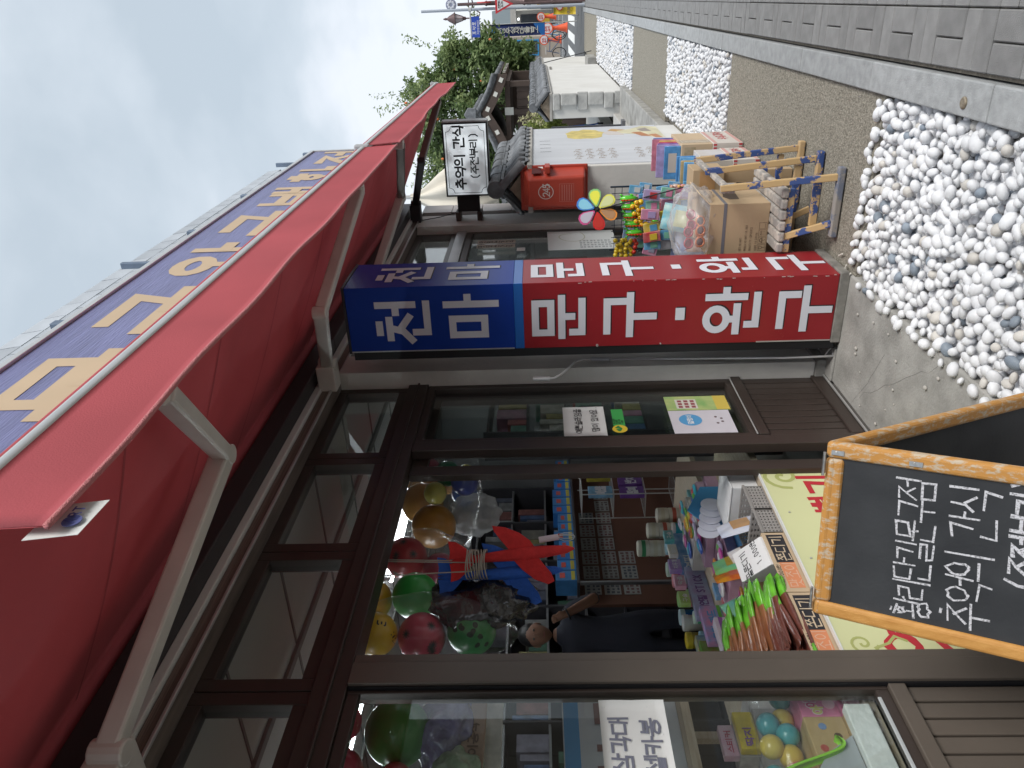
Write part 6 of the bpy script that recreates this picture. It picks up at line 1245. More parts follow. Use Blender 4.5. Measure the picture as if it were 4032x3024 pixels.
# ================================================================== tile capped walls
wallw = mat('white_wall', (.60, .59, .56), .85, col2=(.68, .675, .65), scale=2.2, bump=.2, bscale=30, detail=8)
rough = mat('rough_stone_edge', (.36, .36, .35), .9, col2=(.52, .52, .50), scale=7, bump=.8, bscale=22, detail=8)
giwa = vary(mat('grey_roof_tile', (.095, .102, .112), .65, col2=(.21, .22, .235), scale=11, bump=.4, bscale=50, detail=8), .3)
mud = mat('clay_filling', (.30, .24, .18), .95, var=.3, scale=14, bump=.6)
def wall(x0, x1, y0, y1, h, label, cap_h=.30, over=.045, pitch=.21, end=None):
    t = thing('boundary_wall', label, 'wall', ((x0+x1)/2, (y0+y1)/2, 0)); yc = (y0+y1)/2
    B().box(x0, x1, y0, y1, 0, h).build('wall', wallw, t, bevel=.01)
    B().box(x0-.03, x1+.02, y0-.03, y1+.03, h+.001, h+.045).build('eave_board', mat('cap_mortar', (.40, .385, .36), .9, var=.15, scale=6), t, bevel=.006)
    B().prism([(x0+.01, y0-.02, h+.046), (x0+.01, yc, h+cap_h-.1), (x0+.01, y1+.02, h+.046)], (x1-x0-.02, 0, 0)).build('clay_bed', mud, t)
    n_ = int((x1-x0)/pitch); zr = h+cap_h-.06
    src = {}
    for sg, ye in ((-1, y0-over), (1, y1+over)):
        a = Vector((0, yc+sg*.05, zr)); b_ = Vector((0, ye, h+.075))
        bb = B(); m_ = 9; vs = []
        for P_, rr_ in ((a, .050), ((a+b_)/2+Vector((0, 0, -.012)), .056), (b_, .062)):
            for k in range(m_): an = math.pi*k/(m_-1); vs.append(P_+Vector((rr_*math.cos(an), 0, rr_*math.sin(an)*.95)))
        bb.add(vs, [(j*m_+k, j*m_+k+1, (j+1)*m_+k+1, (j+1)*m_+k) for j in range(2) for k in range(m_-1)]); bb.add([vs[2*m_+k] for k in range(m_)], [tuple(range(m_))])
        bb.v = [tuple(Vector(p)-Vector((0, yc, zr))) for p in bb.v]; src[sg] = bb
        o_ = bb.build('cover_tile', giwa, None, smooth='auto'); o_.data.transform(Matrix.Identity(4)); me = o_.data; bpy.data.objects.remove(o_)
        dr = B(); dr.add([a+Vector((-.10, 0, -.02)), a+Vector((.10, 0, -.02)), b_+Vector((.10, 0, -.012)), b_+Vector((-.10, 0, -.012)), b_+Vector((.05, 0, -.042)), b_+Vector((-.05, 0, -.042)), a+Vector((.05, 0, -.045)), a+Vector((-.05, 0, -.045))], [(0, 3, 5, 7), (7, 5, 4, 6), (6, 4, 2, 1), (3, 2, 4, 5)])
        dr.v = [tuple(Vector(p)-Vector((0, yc, zr))) for p in dr.v]; o_ = dr.build('pan_tile', giwa, None); me2 = o_.data; bpy.data.objects.remove(o_)
        for i in range(n_+1):
            x = x0+.04+(x1-x0-.08)*i/n_
            o_ = piece(me, t, (x, yc, zr+random.uniform(-.008, .006)), (random.uniform(-.03, .03), random.uniform(-.03, .03), random.uniform(-.03, .03))); o_.name = 'cover_tile'
            if i < n_: o_ = piece(me2, t, (x+pitch/2, yc, zr), (0, 0, random.uniform(-.02, .02))); o_.name = 'pan_tile'
    for k in range(2):
        nn = int((x1-x0)/.3)
        for i in range(nn): xx = x0+(x1-x0)*i/nn; B().box(xx+.004, xx+(x1-x0)/nn-.004, yc-.085+.012*k+random.uniform(-.008, .008), yc+.085-.012*k, zr+.012+.034*k, zr+.040+.034*k).build('ridge_tile', giwa, t, bevel=.004)
    nn = int((x1-x0)/.34)
    for i in range(nn):
        xx = x0-.02+(x1-x0+.02)*i/nn; b = B(); b.tube([(xx, yc, zr+.085+random.uniform(-.004, .006)), (xx+(x1-x0)/nn+.012, yc, zr+.085)], [.078, .070], 14); b.build('ridge_cap', giwa, t, smooth='auto')
    b = B(); b.tube([(x0-.045, y0-.05, h+.085), (x0-.045, yc-.03, zr+.03)], [.038, .036], 12); b.build('gable_tile', giwa, t, smooth='auto')
    if end:
        rr = random.Random(4); z = 0; 
        while z < h-.05:
            dz = rr.uniform(.16, .30); dz = min(dz, h-z); B().box(x0-rr.uniform(.03, .07), x0-.001, y0-.03+rr.uniform(-.02, .01), y0+rr.uniform(.15, .26), z, z+dz-.004).build('edge_stone', rough, t, bevel=.02, seg=2); z += dz
    return t
wall(6.76, 8.86, 1.305, 1.665, 1.545, 'low white wall capped with grey roof tiles, carrying the printed poster', .30)
wall(13.75, 20.0, 1.48, 1.86, 1.225, 'white wall with tile cap and rough stone end beside the far pebble bed', .30, end=True)
wall(20.6, 25.0, 1.62, 1.95, 1.28, 'white wall with tile cap next to the crossing', .28)
t = thing('wall_plinth', 'short concrete block at the foot of the wall near the crossing', 'plinth', (20.8, 1.5, 0)); B().box(20.35, 21.4, 1.35, 1.61, 0, .22).build('block', conc, t, bevel=.01)
t = thing('slot_plate', 'narrow dark metal plate on the far white wall', 'plate', (19.3, 1.47, .8)); B().box(18.9, 19.6, 1.468, 1.479, 1.12, 1.17).build('plate', flat((.18, .17, .15), .6), t)
t = thing('iron_rod', 'thin black rod leaning on the far end of the white wall', 'rod', (22.5, 1.5, 0)); B().cyl((22.3, 1.32, -.003), (22.9, 1.61, 1.25), .012, n=6).build('rod', rubber, t)
# entrance between the walls
struct(B().box(8.92, 13.70, 1.365, 1.95, -.05, .10).build('entrance_step', conc, bevel=.01)); struct(B().box(9.1, 13.70, 1.80, 2.3, .0, .20).build('entrance_step', mat('step_stone', (.42, .41, .39), .9, var=.1, scale=4), bevel=.01)); struct(B().box(9.1, 21, 2.3, 9, -.02, .21).build('courtyard', mat('courtyard_stone', (.46, .45, .42), .9, var=.1, scale=1)))
# printed poster on the wall
po = thing('wall_poster', 'tall pale poster with handwriting columns and seated figure painting on the tile capped wall', 'poster', (7.8, 1.30, .3))
B().box(6.80, 8.84, 1.296, 1.304, .22, 1.552).build('sheet', mat('poster_vinyl', (.60, .62, .66), .38, var=.07, scale=2.5, bump=.25, bscale=7, stretch=(3, 1, .6)), po)
gold_p = mat('gold_wash', (.62, .50, .16), .5, var=.25, scale=9)
rr = random.Random(2); P = [(8.36+.30*math.cos(a*.314)*rr.uniform(.85, 1.1), 1.2955, 1.00+.21*math.sin(a*.314)*rr.uniform(.85, 1.1)) for a in range(20)]; B().prism(P, (0, .0004, 0)).build('gold_wash', gold_p, po)
for sh_, m_ in (([(8.02, .22), (8.70, .22), (8.80, .36), (8.62, .50), (8.50, .66), (8.34, .62), (8.26, .46), (8.06, .34)], mat('robe_print', (.62, .58, .40), .5, var=.2, scale=6)), ([(8.24, .60), (8.44, .62), (8.52, .74), (8.40, .82), (8.26, .76)], flat((.60, .55, .52), .5)), ([(8.10, .34), (8.40, .42), (8.38, .52), (8.14, .44)], flat((.46, .20, .09), .5)), ([(8.00, .24), (8.24, .28), (8.22, .36), (8.02, .31)], flat((.50, .22, .10), .5)), ([(8.40, .50), (8.58, .56), (8.66, .70), (8.55, .75), (8.44, .62)], flat((.52, .30, .10), .5)), ([(8.42, .30), (8.66, .34), (8.58, .44), (8.44, .40)], flat((.30, .26, .24), .5))):
    B().prism([(x, 1.2952-.0004*len(sh_) % .001, z) for x, z in sh_], (0, .0004, 0)).build('painting', m_, po)
prt = flat((.34, .26, .20), .7)
for c_ in range(4):
    b = B(); write(b, '천마문구', (7.52+.0*c_, 1.2948, 1.44-.0*c_), XF, ZU, .001, .0001); 
    b = B()
    for r_ in range(3): b.ribbon([(0, 0), (.012, -.01), (.004, -.02), (.014, -.03)], .007, (7.42+.20*c_, 1.2948, 1.47-.035*r_), XF, ZU, (0, -1, 0), .0002)
    b.build('calligraphy', ink, po)
for c_ in range(12):
    x = 7.02+.085*(c_ % 6); zt = 1.16 if c_ < 6 else .60
    for r_ in range(4 if c_ < 6 else 3):
        b = B(); rr = random.Random(c_*7+r_); b.ribbon([(0, 0), (.045, -.008), (.01, -.03), (.05, -.036), (.03, -.055)], .006, (x, 1.2948, zt-.105*r_-.02*(c_ % 2)), XF, ZU, (0, -1, 0), .0002); b.ribbon([(.0, -.05), (.055, -.02)], .005, (x, 1.2948, zt-.105*r_-.02*(c_ % 2)), XF, ZU, (0, -1, 0), .0006); b.build('column_text', prt, po)
# red plastic collecting box on the wall end
rb = thing('collection_box', 'red plastic box numbered 245 mounted on the end of the tile capped wall', 'collection box', (6.65, 1.48, 1.1))
rbm = mat('red_plastic', (.44, .055, .032), .45, var=.07, scale=5, bump=.04); ya, yb = 1.315, 1.635
b = B(); b.add([(6.56, ya+.035, 1.105), (6.56, yb-.02, 1.105), (6.56, yb-.035, 1.585), (6.56, ya+.05, 1.585), (6.755, ya-.01, 1.09), (6.755, yb, 1.09), (6.755, yb, 1.63), (6.755, ya-.01, 1.63)], [(0,3,2,1),(4,5,6,7),(0,1,5,4),(1,2,6,5),(2,3,7,6),(3,0,4,7)]); b.build('body', rbm, rb, bevel=.02, seg=3)
B().box(6.735, 6.758, ya-.03, yb+.035, 1.07, 1.65).build('back_flange', rbm, rb, bevel=.01)
B().prism([(6.60, ya+.012, 1.47), (6.70, ya-.008, 1.47), (6.70, ya-.010, 1.55), (6.60, ya+.016, 1.55)], (0, -.004, 0)).build('slot', flat((.10, .012, .01), .6), rb); B().box(6.575, 6.735, ya-.045, ya+.012, 1.395, 1.44).build('lip', rbm, rb, bevel=.006); B().prism([(6.66, ya-.016, 1.455), (6.70, ya-.022, 1.455), (6.70, ya-.022, 1.50)], (0, -.002, 0)).build('paper', paper, rb)
wp = flat((.66, .60, .57), .6)
b = B(); b.ribbon([(.058*math.cos(a*.2618), .062*math.sin(a*.2618)) for a in range(24)], .006, (6.5575, 1.475, 1.435), (0, -1, 0), ZU, (-1, 0, 0), .001, True); b.build('number_ring', wp, rb)
b = B(); write(b, '245', (6.5575, 1.520, 1.405), (0, -1, 0), ZU, .058, .0085, off=.001, gap=.80); b.build('number', wp, rb)
b = B(); b.ribbon([(0, 0), (.15, 0), (.15, .12), (0, .12)], .0025, (6.5575, 1.56, 1.20), (0, -1, 0), ZU, (-1, 0, 0), .001, True)
for k in range(5): b.ribbon([(.01, .018+.02*k), (.14, .018+.02*k)], .006, (6.5575, 1.56, 1.20), (0, -1, 0), ZU, (-1, 0, 0), .001)
b.build('notice_print', flat((.52, .20, .17), .6), rb)
# closed parasol behind the hanging sign
pa = thing('parasol', 'closed cream parasol standing behind the hanging sign', 'parasol', (9.4, 2.12, 0)); crm_ = mat('cream_canvas', (.66, .62, .54), .85, var=.06, scale=4, bump=.2, bscale=14)
b = B()
def fold(u, v):
    an = 2*math.pi*u; r = (.10+.17*math.sin(math.pi*min(1, v*1.15))**.8)*(1+.22*math.sin(an*7+v*3))*(1-.75*v**3); return (9.4+r*math.cos(an), 2.12+r*1.35*math.sin(an), 1.98+v*1.08)
b.grid(fold, 56, 12); b.build('canopy', crm_, pa, smooth=True); B().cyl((9.4, 2.12, .20), (9.4, 2.12, 3.12), .025, n=10).build('pole', silver, pa); B().lathe((9.4, 2.12, .20), [(.16, 0), (.16, .05), (.05, .08)], 16).build('foot', conc, pa)
B().tube([(9.4+.24*math.cos(a*.524), 2.12+.34*math.sin(a*.524), 2.40) for a in range(12)], .02, 6, True).build('tie', crm_, pa, smooth=True)
# ================================================================== gate house
gt = thing('gate_house', 'dark brown timber gate house with grey tiled gable roof behind the walls', 'gate', (23, 2.75, 0))
tim = mat('dark_timber', (.075, .052, .042), .75, var=.2, scale=6, stretch=(1, 1, .3)); wht = flat((.66, .65, .60), .7)
for i in range(7): B().box(22.35, 22.42, 2.08+i*.195, 2.08+i*.195+.19, 0, 2.02).build('plank', tim, gt, bevel=.006)
for y in (2.0, 2.72, 3.42): B().box(22.28, 22.50, y, y+.14, 0, 2.2).build('post', tim, gt, bevel=.01)
B().box(22.25, 25.8, 1.98, 3.60, 2.2, 2.34).build('tie_beam', tim, gt, bevel=.01); B().box(25.4, 25.6, 2.0, 3.56, 0, 2.2).build('rear_frame', tim, gt)
B().box(22.24, 22.26, 2.66, 2.86, 2.12, 2.36).build('white_bracket', wht, gt)
for sg in (-1, 1):
    yr, ye = 2.76, 2.76+sg*.98
    P = lambda v, x: (x, yr+sg*.98*v, 3.02-.70*v+.16*v*v+.06*max(0, v-.7))
    b = B(); b.sheet(lambda u, v: P(v, 21.95+u*4.3), 4, 10, -.06, (0, 0, 1)); b.build('roof_deck', tim, gt)
    b = B(); b.sheet(lambda u, v: (21.93, P(v, 0)[1], P(v, 0)[2]-.05-.24*u*(1-.15*v)), 1, 12, .05, (-1, 0, 0)); b.build('bargeboard', tim, gt)
    for v in (.12, .5, .86):
        q_ = P(v, 21.9); b = B(); b.T = Matrix.Translation((21.872, q_[1], q_[2]-.13)) @ Matrix.Rotation(sg*-.45, 4, 'X'); b.box(-.006, .006, -.06, .06, -.05, .05); b.build('white_plate', wht, gt)
    for i in range(15):
        x = 22.05+i*.29; b = B(); b.tube([P(v, x) if k == 0 else (P(v, x)[0], P(v, x)[1], P(v, x)[2]+.03) for v, k in ((.03, 1), (.25, 1), (.5, 1), (.75, 1), (1.03, 1))], .062, 10); b.build('cover_tile', giwa, gt, smooth='auto')
        if i < 14: b = B(); b.sheet(lambda u, v: (x+.07+u*.15, P(v, 0)[1], P(v, 0)[2]+.012-.02*math.sin(math.pi*u)), 3, 6, .012, (0, 0, 1)); b.build('pan_tile', giwa, gt, smooth=True)
    for k in range(3): b = B(); b.tube([Vector(P(v, 21.97-.035*k))+Vector((0, 0, .06+.035*k)) for v in (.0, .2, .4, .6, .8, 1.02)], .05, 10); b.build('verge_tile', giwa, gt, smooth='auto')
    for i in range(7): B().box(22.2+i*.5, 22.28+i*.5, min(ye-sg*.35, ye+sg*.02), max(ye-sg*.35, ye+sg*.02), 2.30, 2.38).build('rafter', tim, gt); B().box(22.2+i*.5, 22.28+i*.5, min(ye+sg*.021, ye+sg*.03), max(ye+sg*.021, ye+sg*.03), 2.30, 2.38).build('rafter_end', wht, gt)
for i in range(8): b = B(); b.tube([(21.85+i*.53, 2.76, 3.20), (22.40+i*.53, 2.76, 3.20)], [.10, .09], 14); b.build('ridge_cap', giwa, gt, smooth='auto')
B().box(21.9, 26.1, 2.66, 2.86, 3.0, 3.14).build('ridge_stack', giwa, gt, bevel=.01); b = B(); b.prism([(21.86, 2.60, 3.12), (21.86, 2.92, 3.12), (21.86, 2.94, 3.34), (21.86, 2.76, 3.46), (21.86, 2.58, 3.34)], (-.05, 0, 0)); b.build('ridge_end_tile', giwa, gt, bevel=.02)
# things in the courtyard
def foliage(b, c, r, n, size, rr, hollow=.35, drop=0.):
    """leaf sized faces scattered through an ellipsoid"""
    for _ in range(n):
        q = Vector((rr.gauss(0, 1), rr.gauss(0, 1), rr.gauss(0, 1))).normalized()*(rr.uniform(hollow, 1)**.5); p = Vector((c[0]+q.x*r[0], c[1]+q.y*r[1], c[2]+q.z*r[2]))
        a = Vector((rr.gauss(0, 1), rr.gauss(0, 1), rr.gauss(0, 1)-drop)).normalized(); u = a.orthogonal().normalized(); s_ = size*rr.uniform(.6, 1.3)
        b.add([p, p+a*s_*.5+u*s_*.24, p+a*s_, p+a*s_*.5-u*s_*.24], [(0, 1, 2, 3)])
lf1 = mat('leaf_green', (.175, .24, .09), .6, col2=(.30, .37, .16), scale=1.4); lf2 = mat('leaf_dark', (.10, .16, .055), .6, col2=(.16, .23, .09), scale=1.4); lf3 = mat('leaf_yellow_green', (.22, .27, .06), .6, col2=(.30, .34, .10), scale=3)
for m_ in (lf1, lf2, lf3):
    q = m_.node_tree; p = q.nodes['Principled BSDF']; tb = q.nodes.new('ShaderNodeBsdfTranslucent'); src = p.inputs['Base Color'].links[0].from_socket; q.links.new(src, tb.inputs[0]); mx_ = q.nodes.new('ShaderNodeMixShader'); mx_.inputs[0].default_value = .35
    ou = [n for n in q.nodes if n.type == 'OUTPUT_MATERIAL'][0]; q.links.new(p.outputs[0], mx_.inputs[1]); q.links.new(tb.outputs[0], mx_.inputs[2]); q.links.new(mx_.outputs[0], ou.inputs[0])
bark = mat('bark', (.10, .075, .055), .9, var=.3, scale=8, bump=.5)
rr = random.Random(77)
sb = thing('shrub', 'feathery yellow green bush growing behind the rough stone wall end', 'bush', (15.6, 2.6, .2)); b = B()
for k in range(26):
    a = rr.uniform(0, 6.28); p0 = Vector((15.6, 2.6, .2)); tip = p0+Vector((.5*math.cos(a), .62*math.sin(a), rr.uniform(1.0, 1.55))); pts = [p0+(tip-p0)*t_+Vector((0, 0, .25*math.sin(math.pi*t_))) for t_ in (0, .3, .6, .85, 1)]
    for t_ in range(22): j = rr.uniform(.2, 1); p = p0+(tip-p0)*j+Vector((0, 0, .25*math.sin(math.pi*j))); foliage(b, p, (.10, .10, .07), 5, .10, rr, 0, .6)
b.build('leaves', lf3, sb); b = B()
for k in range(8): a = k*.785; b.tube([(15.6, 2.6, .2), (15.6+.2*math.cos(a), 2.6+.25*math.sin(a), .9)], [.015, .006], 6)
stuff(b.build('stems', bark, sb))
for i, (x, y, h) in enumerate(((14.9, 2.0, 1.75), (18.6, 2.05, 1.62), (17.4, 2.1, 1.60))):
    t = thing('weed', ['tall pale weed behind the stone wall end', 'dry seed head plant over the middle of the far tile cap', 'thin pale plant beside the dry seed heads'][i], 'plant', (x, y, .2)); b = B(); B().cyl((x, y, .2), (x, y, h), .006, n=5).build('stem', bark, t)
    for k in range(12): foliage(b, (x+rr.uniform(-.08, .08), y+rr.uniform(-.1, .1), h-.35+.035*k), (.07, .07, .05), 12, .06, rr, 0)
    b.build('leaves', mat('dry_leaf', (.38, .36, .20), .7), t)
jr = thing('water_jar', 'large grey brown earthenware jar in the courtyard', 'jar', (16.6, 3.0, .21)); B().lathe((16.6, 3.0, .21), [(.25, 0), (.42, .18), (.52, .45), (.48, .75), (.34, .95), (.36, 1.02), (.3, 1.0)], 26).build('jar', mat('earthenware', (.20, .185, .175), .6, var=.25, scale=6, stretch=(1, 1, 5)), jr, smooth='auto')
st_ = thing('standing_sign', 'dark framed standing sign behind the wall poster', 'sign', (11.9, 1.95, .2)); B().box(11.88, 11.92, 1.72, 1.765, .20, 1.28).build('frame_post', flat((.05, .05, .06), .5), st_); B().box(11.8, 12.0, 1.66, 1.84, .201, .25).build('foot', flat((.12, .12, .13), .6), st_); B().box(11.89, 11.91, 1.766, 2.2, .45, 1.27).build('panel', flat((.30, .28, .36), .5), st_)
bk_ = thing('stroller', 'small blue framed folding trolley parked in the courtyard', 'trolley', (15.4, 2.35, .21)); bm_ = flat((.02, .10, .42), .4)
for s_ in (2.22, 2.5): b = B(); b.tube([(15.2, s_, .25), (15.45, s_, .55), (15.3, s_, .9), (15.15, s_, 1.0)], .014, 6); b.build('side_frame', bm_, bk_, smooth=True)
for x, y in ((15.2, 2.22), (15.2, 2.5), (15.6, 2.22), (15.6, 2.5)): B().lathe((x, y-.015, .27), [(.06, 0), (.06, .03)], 14, 'y').build('wheel', rubber, bk_)
b = B(); b.tube([(15.6, 2.22, .27), (15.35, 2.22, .6)], .012, 6); b.build('strut', bm_, bk_); B().box(15.2, 15.5, 2.21, 2.52, .55, .58).build('seat', flat((.04, .30, .20), .6), bk_); b = B(); b.tube([(15.15, 2.24+.24*k/6, 1.0+.05*math.sin(math.pi*k/6)) for k in range(7)], .016, 6); b.build('handle', flat((.05, .36, .22), .5), bk_)
# ================================================================== tree beyond the gate
tr = thing('pomegranate_tree', 'bushy green tree with orange blossoms rising behind the gate house', 'tree', (28.5, 3.2, 0)); rr = random.Random(5)
CL = [((28.4, 2.9, 5.0), 1.25), ((28, 1.75, 4.1), .95), ((28.6, 4.5, 4.9), 1.35), ((28.4, 6.0, 4.5), 1.35), ((28, 3.1, 3.7), 1.35), ((27.4, 1.55, 3.0), .85), ((27.2, 1.75, 2.05), .7), ((28.4, 5.3, 3.2), 1.3), ((29.2, 4.0, 3.0), 1.2), ((29, 7.2, 3.6), 1.2), ((27.2, 2.45, 2.5), .8)]
B().tube([(28.5, 3.2, -.05), (28.45, 3.25, 1.2), (28.5, 3.3, 2.4), (28.4, 3.2, 3.6)], [.20, .15, .12, .06], 10).build('trunk', bark, tr, smooth=True)
b = B()
for c, r in CL: b.tube([(28.47, 3.27, 1.5+rr.uniform(0, .9)), Vector(((28.5+c[0])/2, (3.2+c[1])/2, 1.9+(c[2]-1.9)*.45)), c], [.075, .05, .02], 6)
stuff(b.build('limbs', bark, tr, smooth=True))
b1, b2 = B(), B()
for c, r in CL:
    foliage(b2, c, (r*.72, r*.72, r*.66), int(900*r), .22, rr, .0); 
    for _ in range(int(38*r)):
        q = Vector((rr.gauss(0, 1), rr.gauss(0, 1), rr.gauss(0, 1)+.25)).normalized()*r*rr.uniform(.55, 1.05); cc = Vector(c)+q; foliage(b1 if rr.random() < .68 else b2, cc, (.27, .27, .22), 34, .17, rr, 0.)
for c, r in CL[:6]*3:                                    # sprigs that break the outline
    q = Vector((rr.uniform(-.4, .4), rr.uniform(-1, 1), rr.uniform(.0, 1.3))).normalized(); p0 = Vector(c)+q*r*.85
    for k in range(12): p = p0+q*(.085*k)+Vector((0, 0, .02*k)); foliage(b1, p, (.08, .08, .08), 3, .13, rr, 0.)
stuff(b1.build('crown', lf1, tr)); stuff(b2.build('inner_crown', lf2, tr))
b = B()
for _ in range(26): c, r = rr.choice(CL); q = Vector((-abs(rr.gauss(0, 1))-.3, rr.gauss(0, 1), rr.gauss(0, 1))).normalized()*r*rr.uniform(.85, 1.08); b.sph(Vector(c)+q, (.045, .045, .055), 6, 4)
stuff(b.build('blossom', mat('orange_blossom', (.66, .16, .04), .6), tr))
# ================================================================== the street beyond
# double armed street lamp
lp = thing('street_lamp', 'brown cast iron street lamp with lantern on a curved arm by the crossing', 'street lamp', (27, .13, 0)); iron = mat('brown_iron', (.13, .085, .085), .5, .3, var=.2, scale=6)
B().lathe((27, .10, -.05), [(.17, 0), (.17, .25), (.14, .32), (.115, .9), (.13, .95), (.10, 1.0)], 16).build('base', iron, lp, smooth='auto')
B().lathe((27, .10, .95), [(.095, 0), (.085, .8), (.11, .84), (.075, .9), (.065, 2.0), (.085, 2.04), (.05, 2.1), (.045, 2.95)], 14).build('post', iron, lp, smooth='auto')
for sg in (1, -1):
    yb = .10+sg*.40; b = B(); b.tube([(27, .10+sg*.02, 3.42), (27, .10+sg*.14, 3.44), (27, .10+sg*.16, 3.36), (27, .10+sg*.26, 3.20), (27, .10+sg*.36, 3.24), (27, yb, 3.42), (27, yb, 3.72)], .022, 8); a_ = b.build('arm', iron, lp, smooth=True)
    b = B(); b.lathe((27, yb, 3.74), [(.05, -.08), (.06, 0), (.075, .02)], 10); b.lathe((27, yb, 4.0), [(.20, 0), (.16, .05), (.08, .20), (.03, .26), (.04, .30), (.015, .38)], 12); b.build('lantern_cap', iron, a_, smooth='auto')
    B().lathe((27, yb, 3.762), [(.075, 0), (.155, .235)], 6).build('lantern_glass', mat('frosted_lantern', (.50, .44, .46), .4), a_)
    for k in range(6): an = k*1.0472; B().cyl((27+.076*math.cos(an), yb+.076*math.sin(an), 3.762), (27+.16*math.cos(an), yb+.16*math.sin(an), 4.0), .010, n=5).build('lantern_bar', iron, a_)
B().cyl((27, -.05, 3.55), (27, .30, 3.55), .016, n=6).build('cross_bar', iron, lp)
t = thing('flower_emblem', 'round grey emblem with eight petals on top of the street lamp', 'emblem', (27, .10, 4.0)); B().lathe((26.98, .10, 4.10), [(.17, 0), (.17, .04)], 24, 'x').build('disc', flat((.30, .32, .42), .5), t)
for k in range(8): an = k*.785; B().sph((26.975, .10+.09*math.cos(an), 4.10+.09*math.sin(an)), (.008, .042, .042), 10, 6).build('petal', flat((.62, .64, .70), .5), t, smooth=True)
# grey pole with street name sign
gp = thing('sign_pole', 'tall grey pole with an arm carrying the blue street name sign', 'pole', (25.4, .24, 0)); B().cyl((25.4, .24, -.05), (25.4, .24, 4.85), .045, .04, 12).build('pole', mat('grey_pole', (.42, .46, .52), .45, .3), gp, smooth='auto'); B().cyl((25.4, .24, 3.40), (25.4, 1.05, 3.40), .022, n=8).build('arm', silver, gp); B().cyl((25.4, .24, 3.36), (25.4, .24, 3.44), .06, n=12).build('collar', silver, gp)
bs_ = thing('street_name_sign', 'blue street name sign with white lettering hanging from the grey pole arm', 'sign', (25.39, .7, 3.1)); B().box(25.37, 25.40, .43, 1.0, 3.13, 3.372).build('plate', flat((.02, .07, .44), .4), bs_)
b = B(); write(b, '포석로', (25.369, .92, 3.25), (0, -1, 0), ZU, .095, .014, off=.001, gap=1.3); b.build('lettering', flat((.75, .75, .78), .5), bs_); b = B(); write(b, 'POSEOKRO', (25.369, .92, 3.155), (0, -1, 0), ZU, .055, .008, off=.001); b.build('lettering', flat((.75, .75, .78), .5), bs_)
sg_ = thing('slow_sign', 'red bordered inverted triangle slow sign on the lamp post', 'sign', (25, .13, 2.1))
T3 = lambda s_, x: [(x, .13+.235*s_, 2.44+.165*s_), (x, .13-.235*s_, 2.44+.165*s_), (x, .13, 2.44-.33*s_)]
B().prism(T3(1.08, 24.96), (.02, 0, 0)).build('border', flat((.55, .03, .04), .4), sg_); B().prism(T3(.72, 24.955), (.004, 0, 0)).build('face', flat((.72, .72, .72), .5), sg_)
b = B(); write(b, '천천히', (24.953, .235, 2.475), (0, -1, 0), ZU, .062, .012, off=.001); b.build('lettering', ink, sg_); b = B(); write(b, 'SLOW', (24.953, .215, 2.395), (0, -1, 0), ZU, .055, .010, off=.001, gap=.95); b.build('lettering', ink, sg_); B().cyl((25.0, .13, -.05), (25.0, .13, 2.62), .03, n=10).build('post', iron, sg_)
t = thing('round_sign', 'round red bordered traffic sign facing away on the lamp post', 'sign', (25.2, .16, 2.8)); B().lathe((25.2, .06, 2.95), [(.20, 0), (.20, .02)], 22, 'y').build('disc', flat((.62, .60, .60), .5), t); b = B(); b.tube([(25.2+.20*math.cos(a*.2618), .065, 2.95+.20*math.sin(a*.2618)) for a in range(24)], .02, 6, True); b.build('rim', flat((.5, .05, .05), .5), t)
# upright banner
bn = thing('banner', 'upright navy bank banner with white lettering and light blue clover logo', 'banner', (30, 1.0, 0)); navy = mat('navy_banner', (.014, .028, .13), .6, var=.1, scale=3)
def ban(u, v): return (30.0+.03*math.sin(v*5+u*3), 1.205-u*.40-.02*(1-v), 1.12+v*2.0)
B().sheet(ban, 4, 14, .004, (1, 0, 0)).build('cloth', navy, bn, smooth=True); B().sheet(lambda u, v: (29.955, 1.19-u*.385, 1.13+v*(.12+.28*u)), 3, 6, .003, (1, 0, 0)).build('blue_corner', flat((.02, .16, .50), .5), bn)
for k, ch_ in enumerate('MG'): b = B(); write(b, ch_, (29.94, 1.10, 2.66-.14*k), (0, -1, 0), ZU, .115, .026, off=.001, sx=2.0); b.build('lettering', wht, bn)
for k, ch_ in enumerate('우성새마을금고'): b = B(); write(b, ch_, (29.94, 1.105, 2.345-.162*k), (0, -1, 0), ZU, .148, .026, off=.001, sx=1.4); b.build('lettering', wht, bn)
b = B()
for k in range(3): an = math.radians(90+120*k); b.ribbon([(.045*math.cos(an)+.052*math.cos(a*.4189), .045*math.sin(an)+.052*math.sin(a*.4189)) for a in range(15)], .026, (29.94, 1.0, 2.90), (0, -1, 0), ZU, (-1, 0, 0), .001+.001*k, True)
b.build('clover_logo', flat((.06, .34, .66), .5), bn); B().cyl((30.05, .80, -.05), (30.05, .80, 3.6), .02, n=8).build('pole', silver, bn); B().cyl((30.05, .80, 3.12), (30.05, 1.21, 3.12), .012, n=6).build('top_bar', silver, bn)
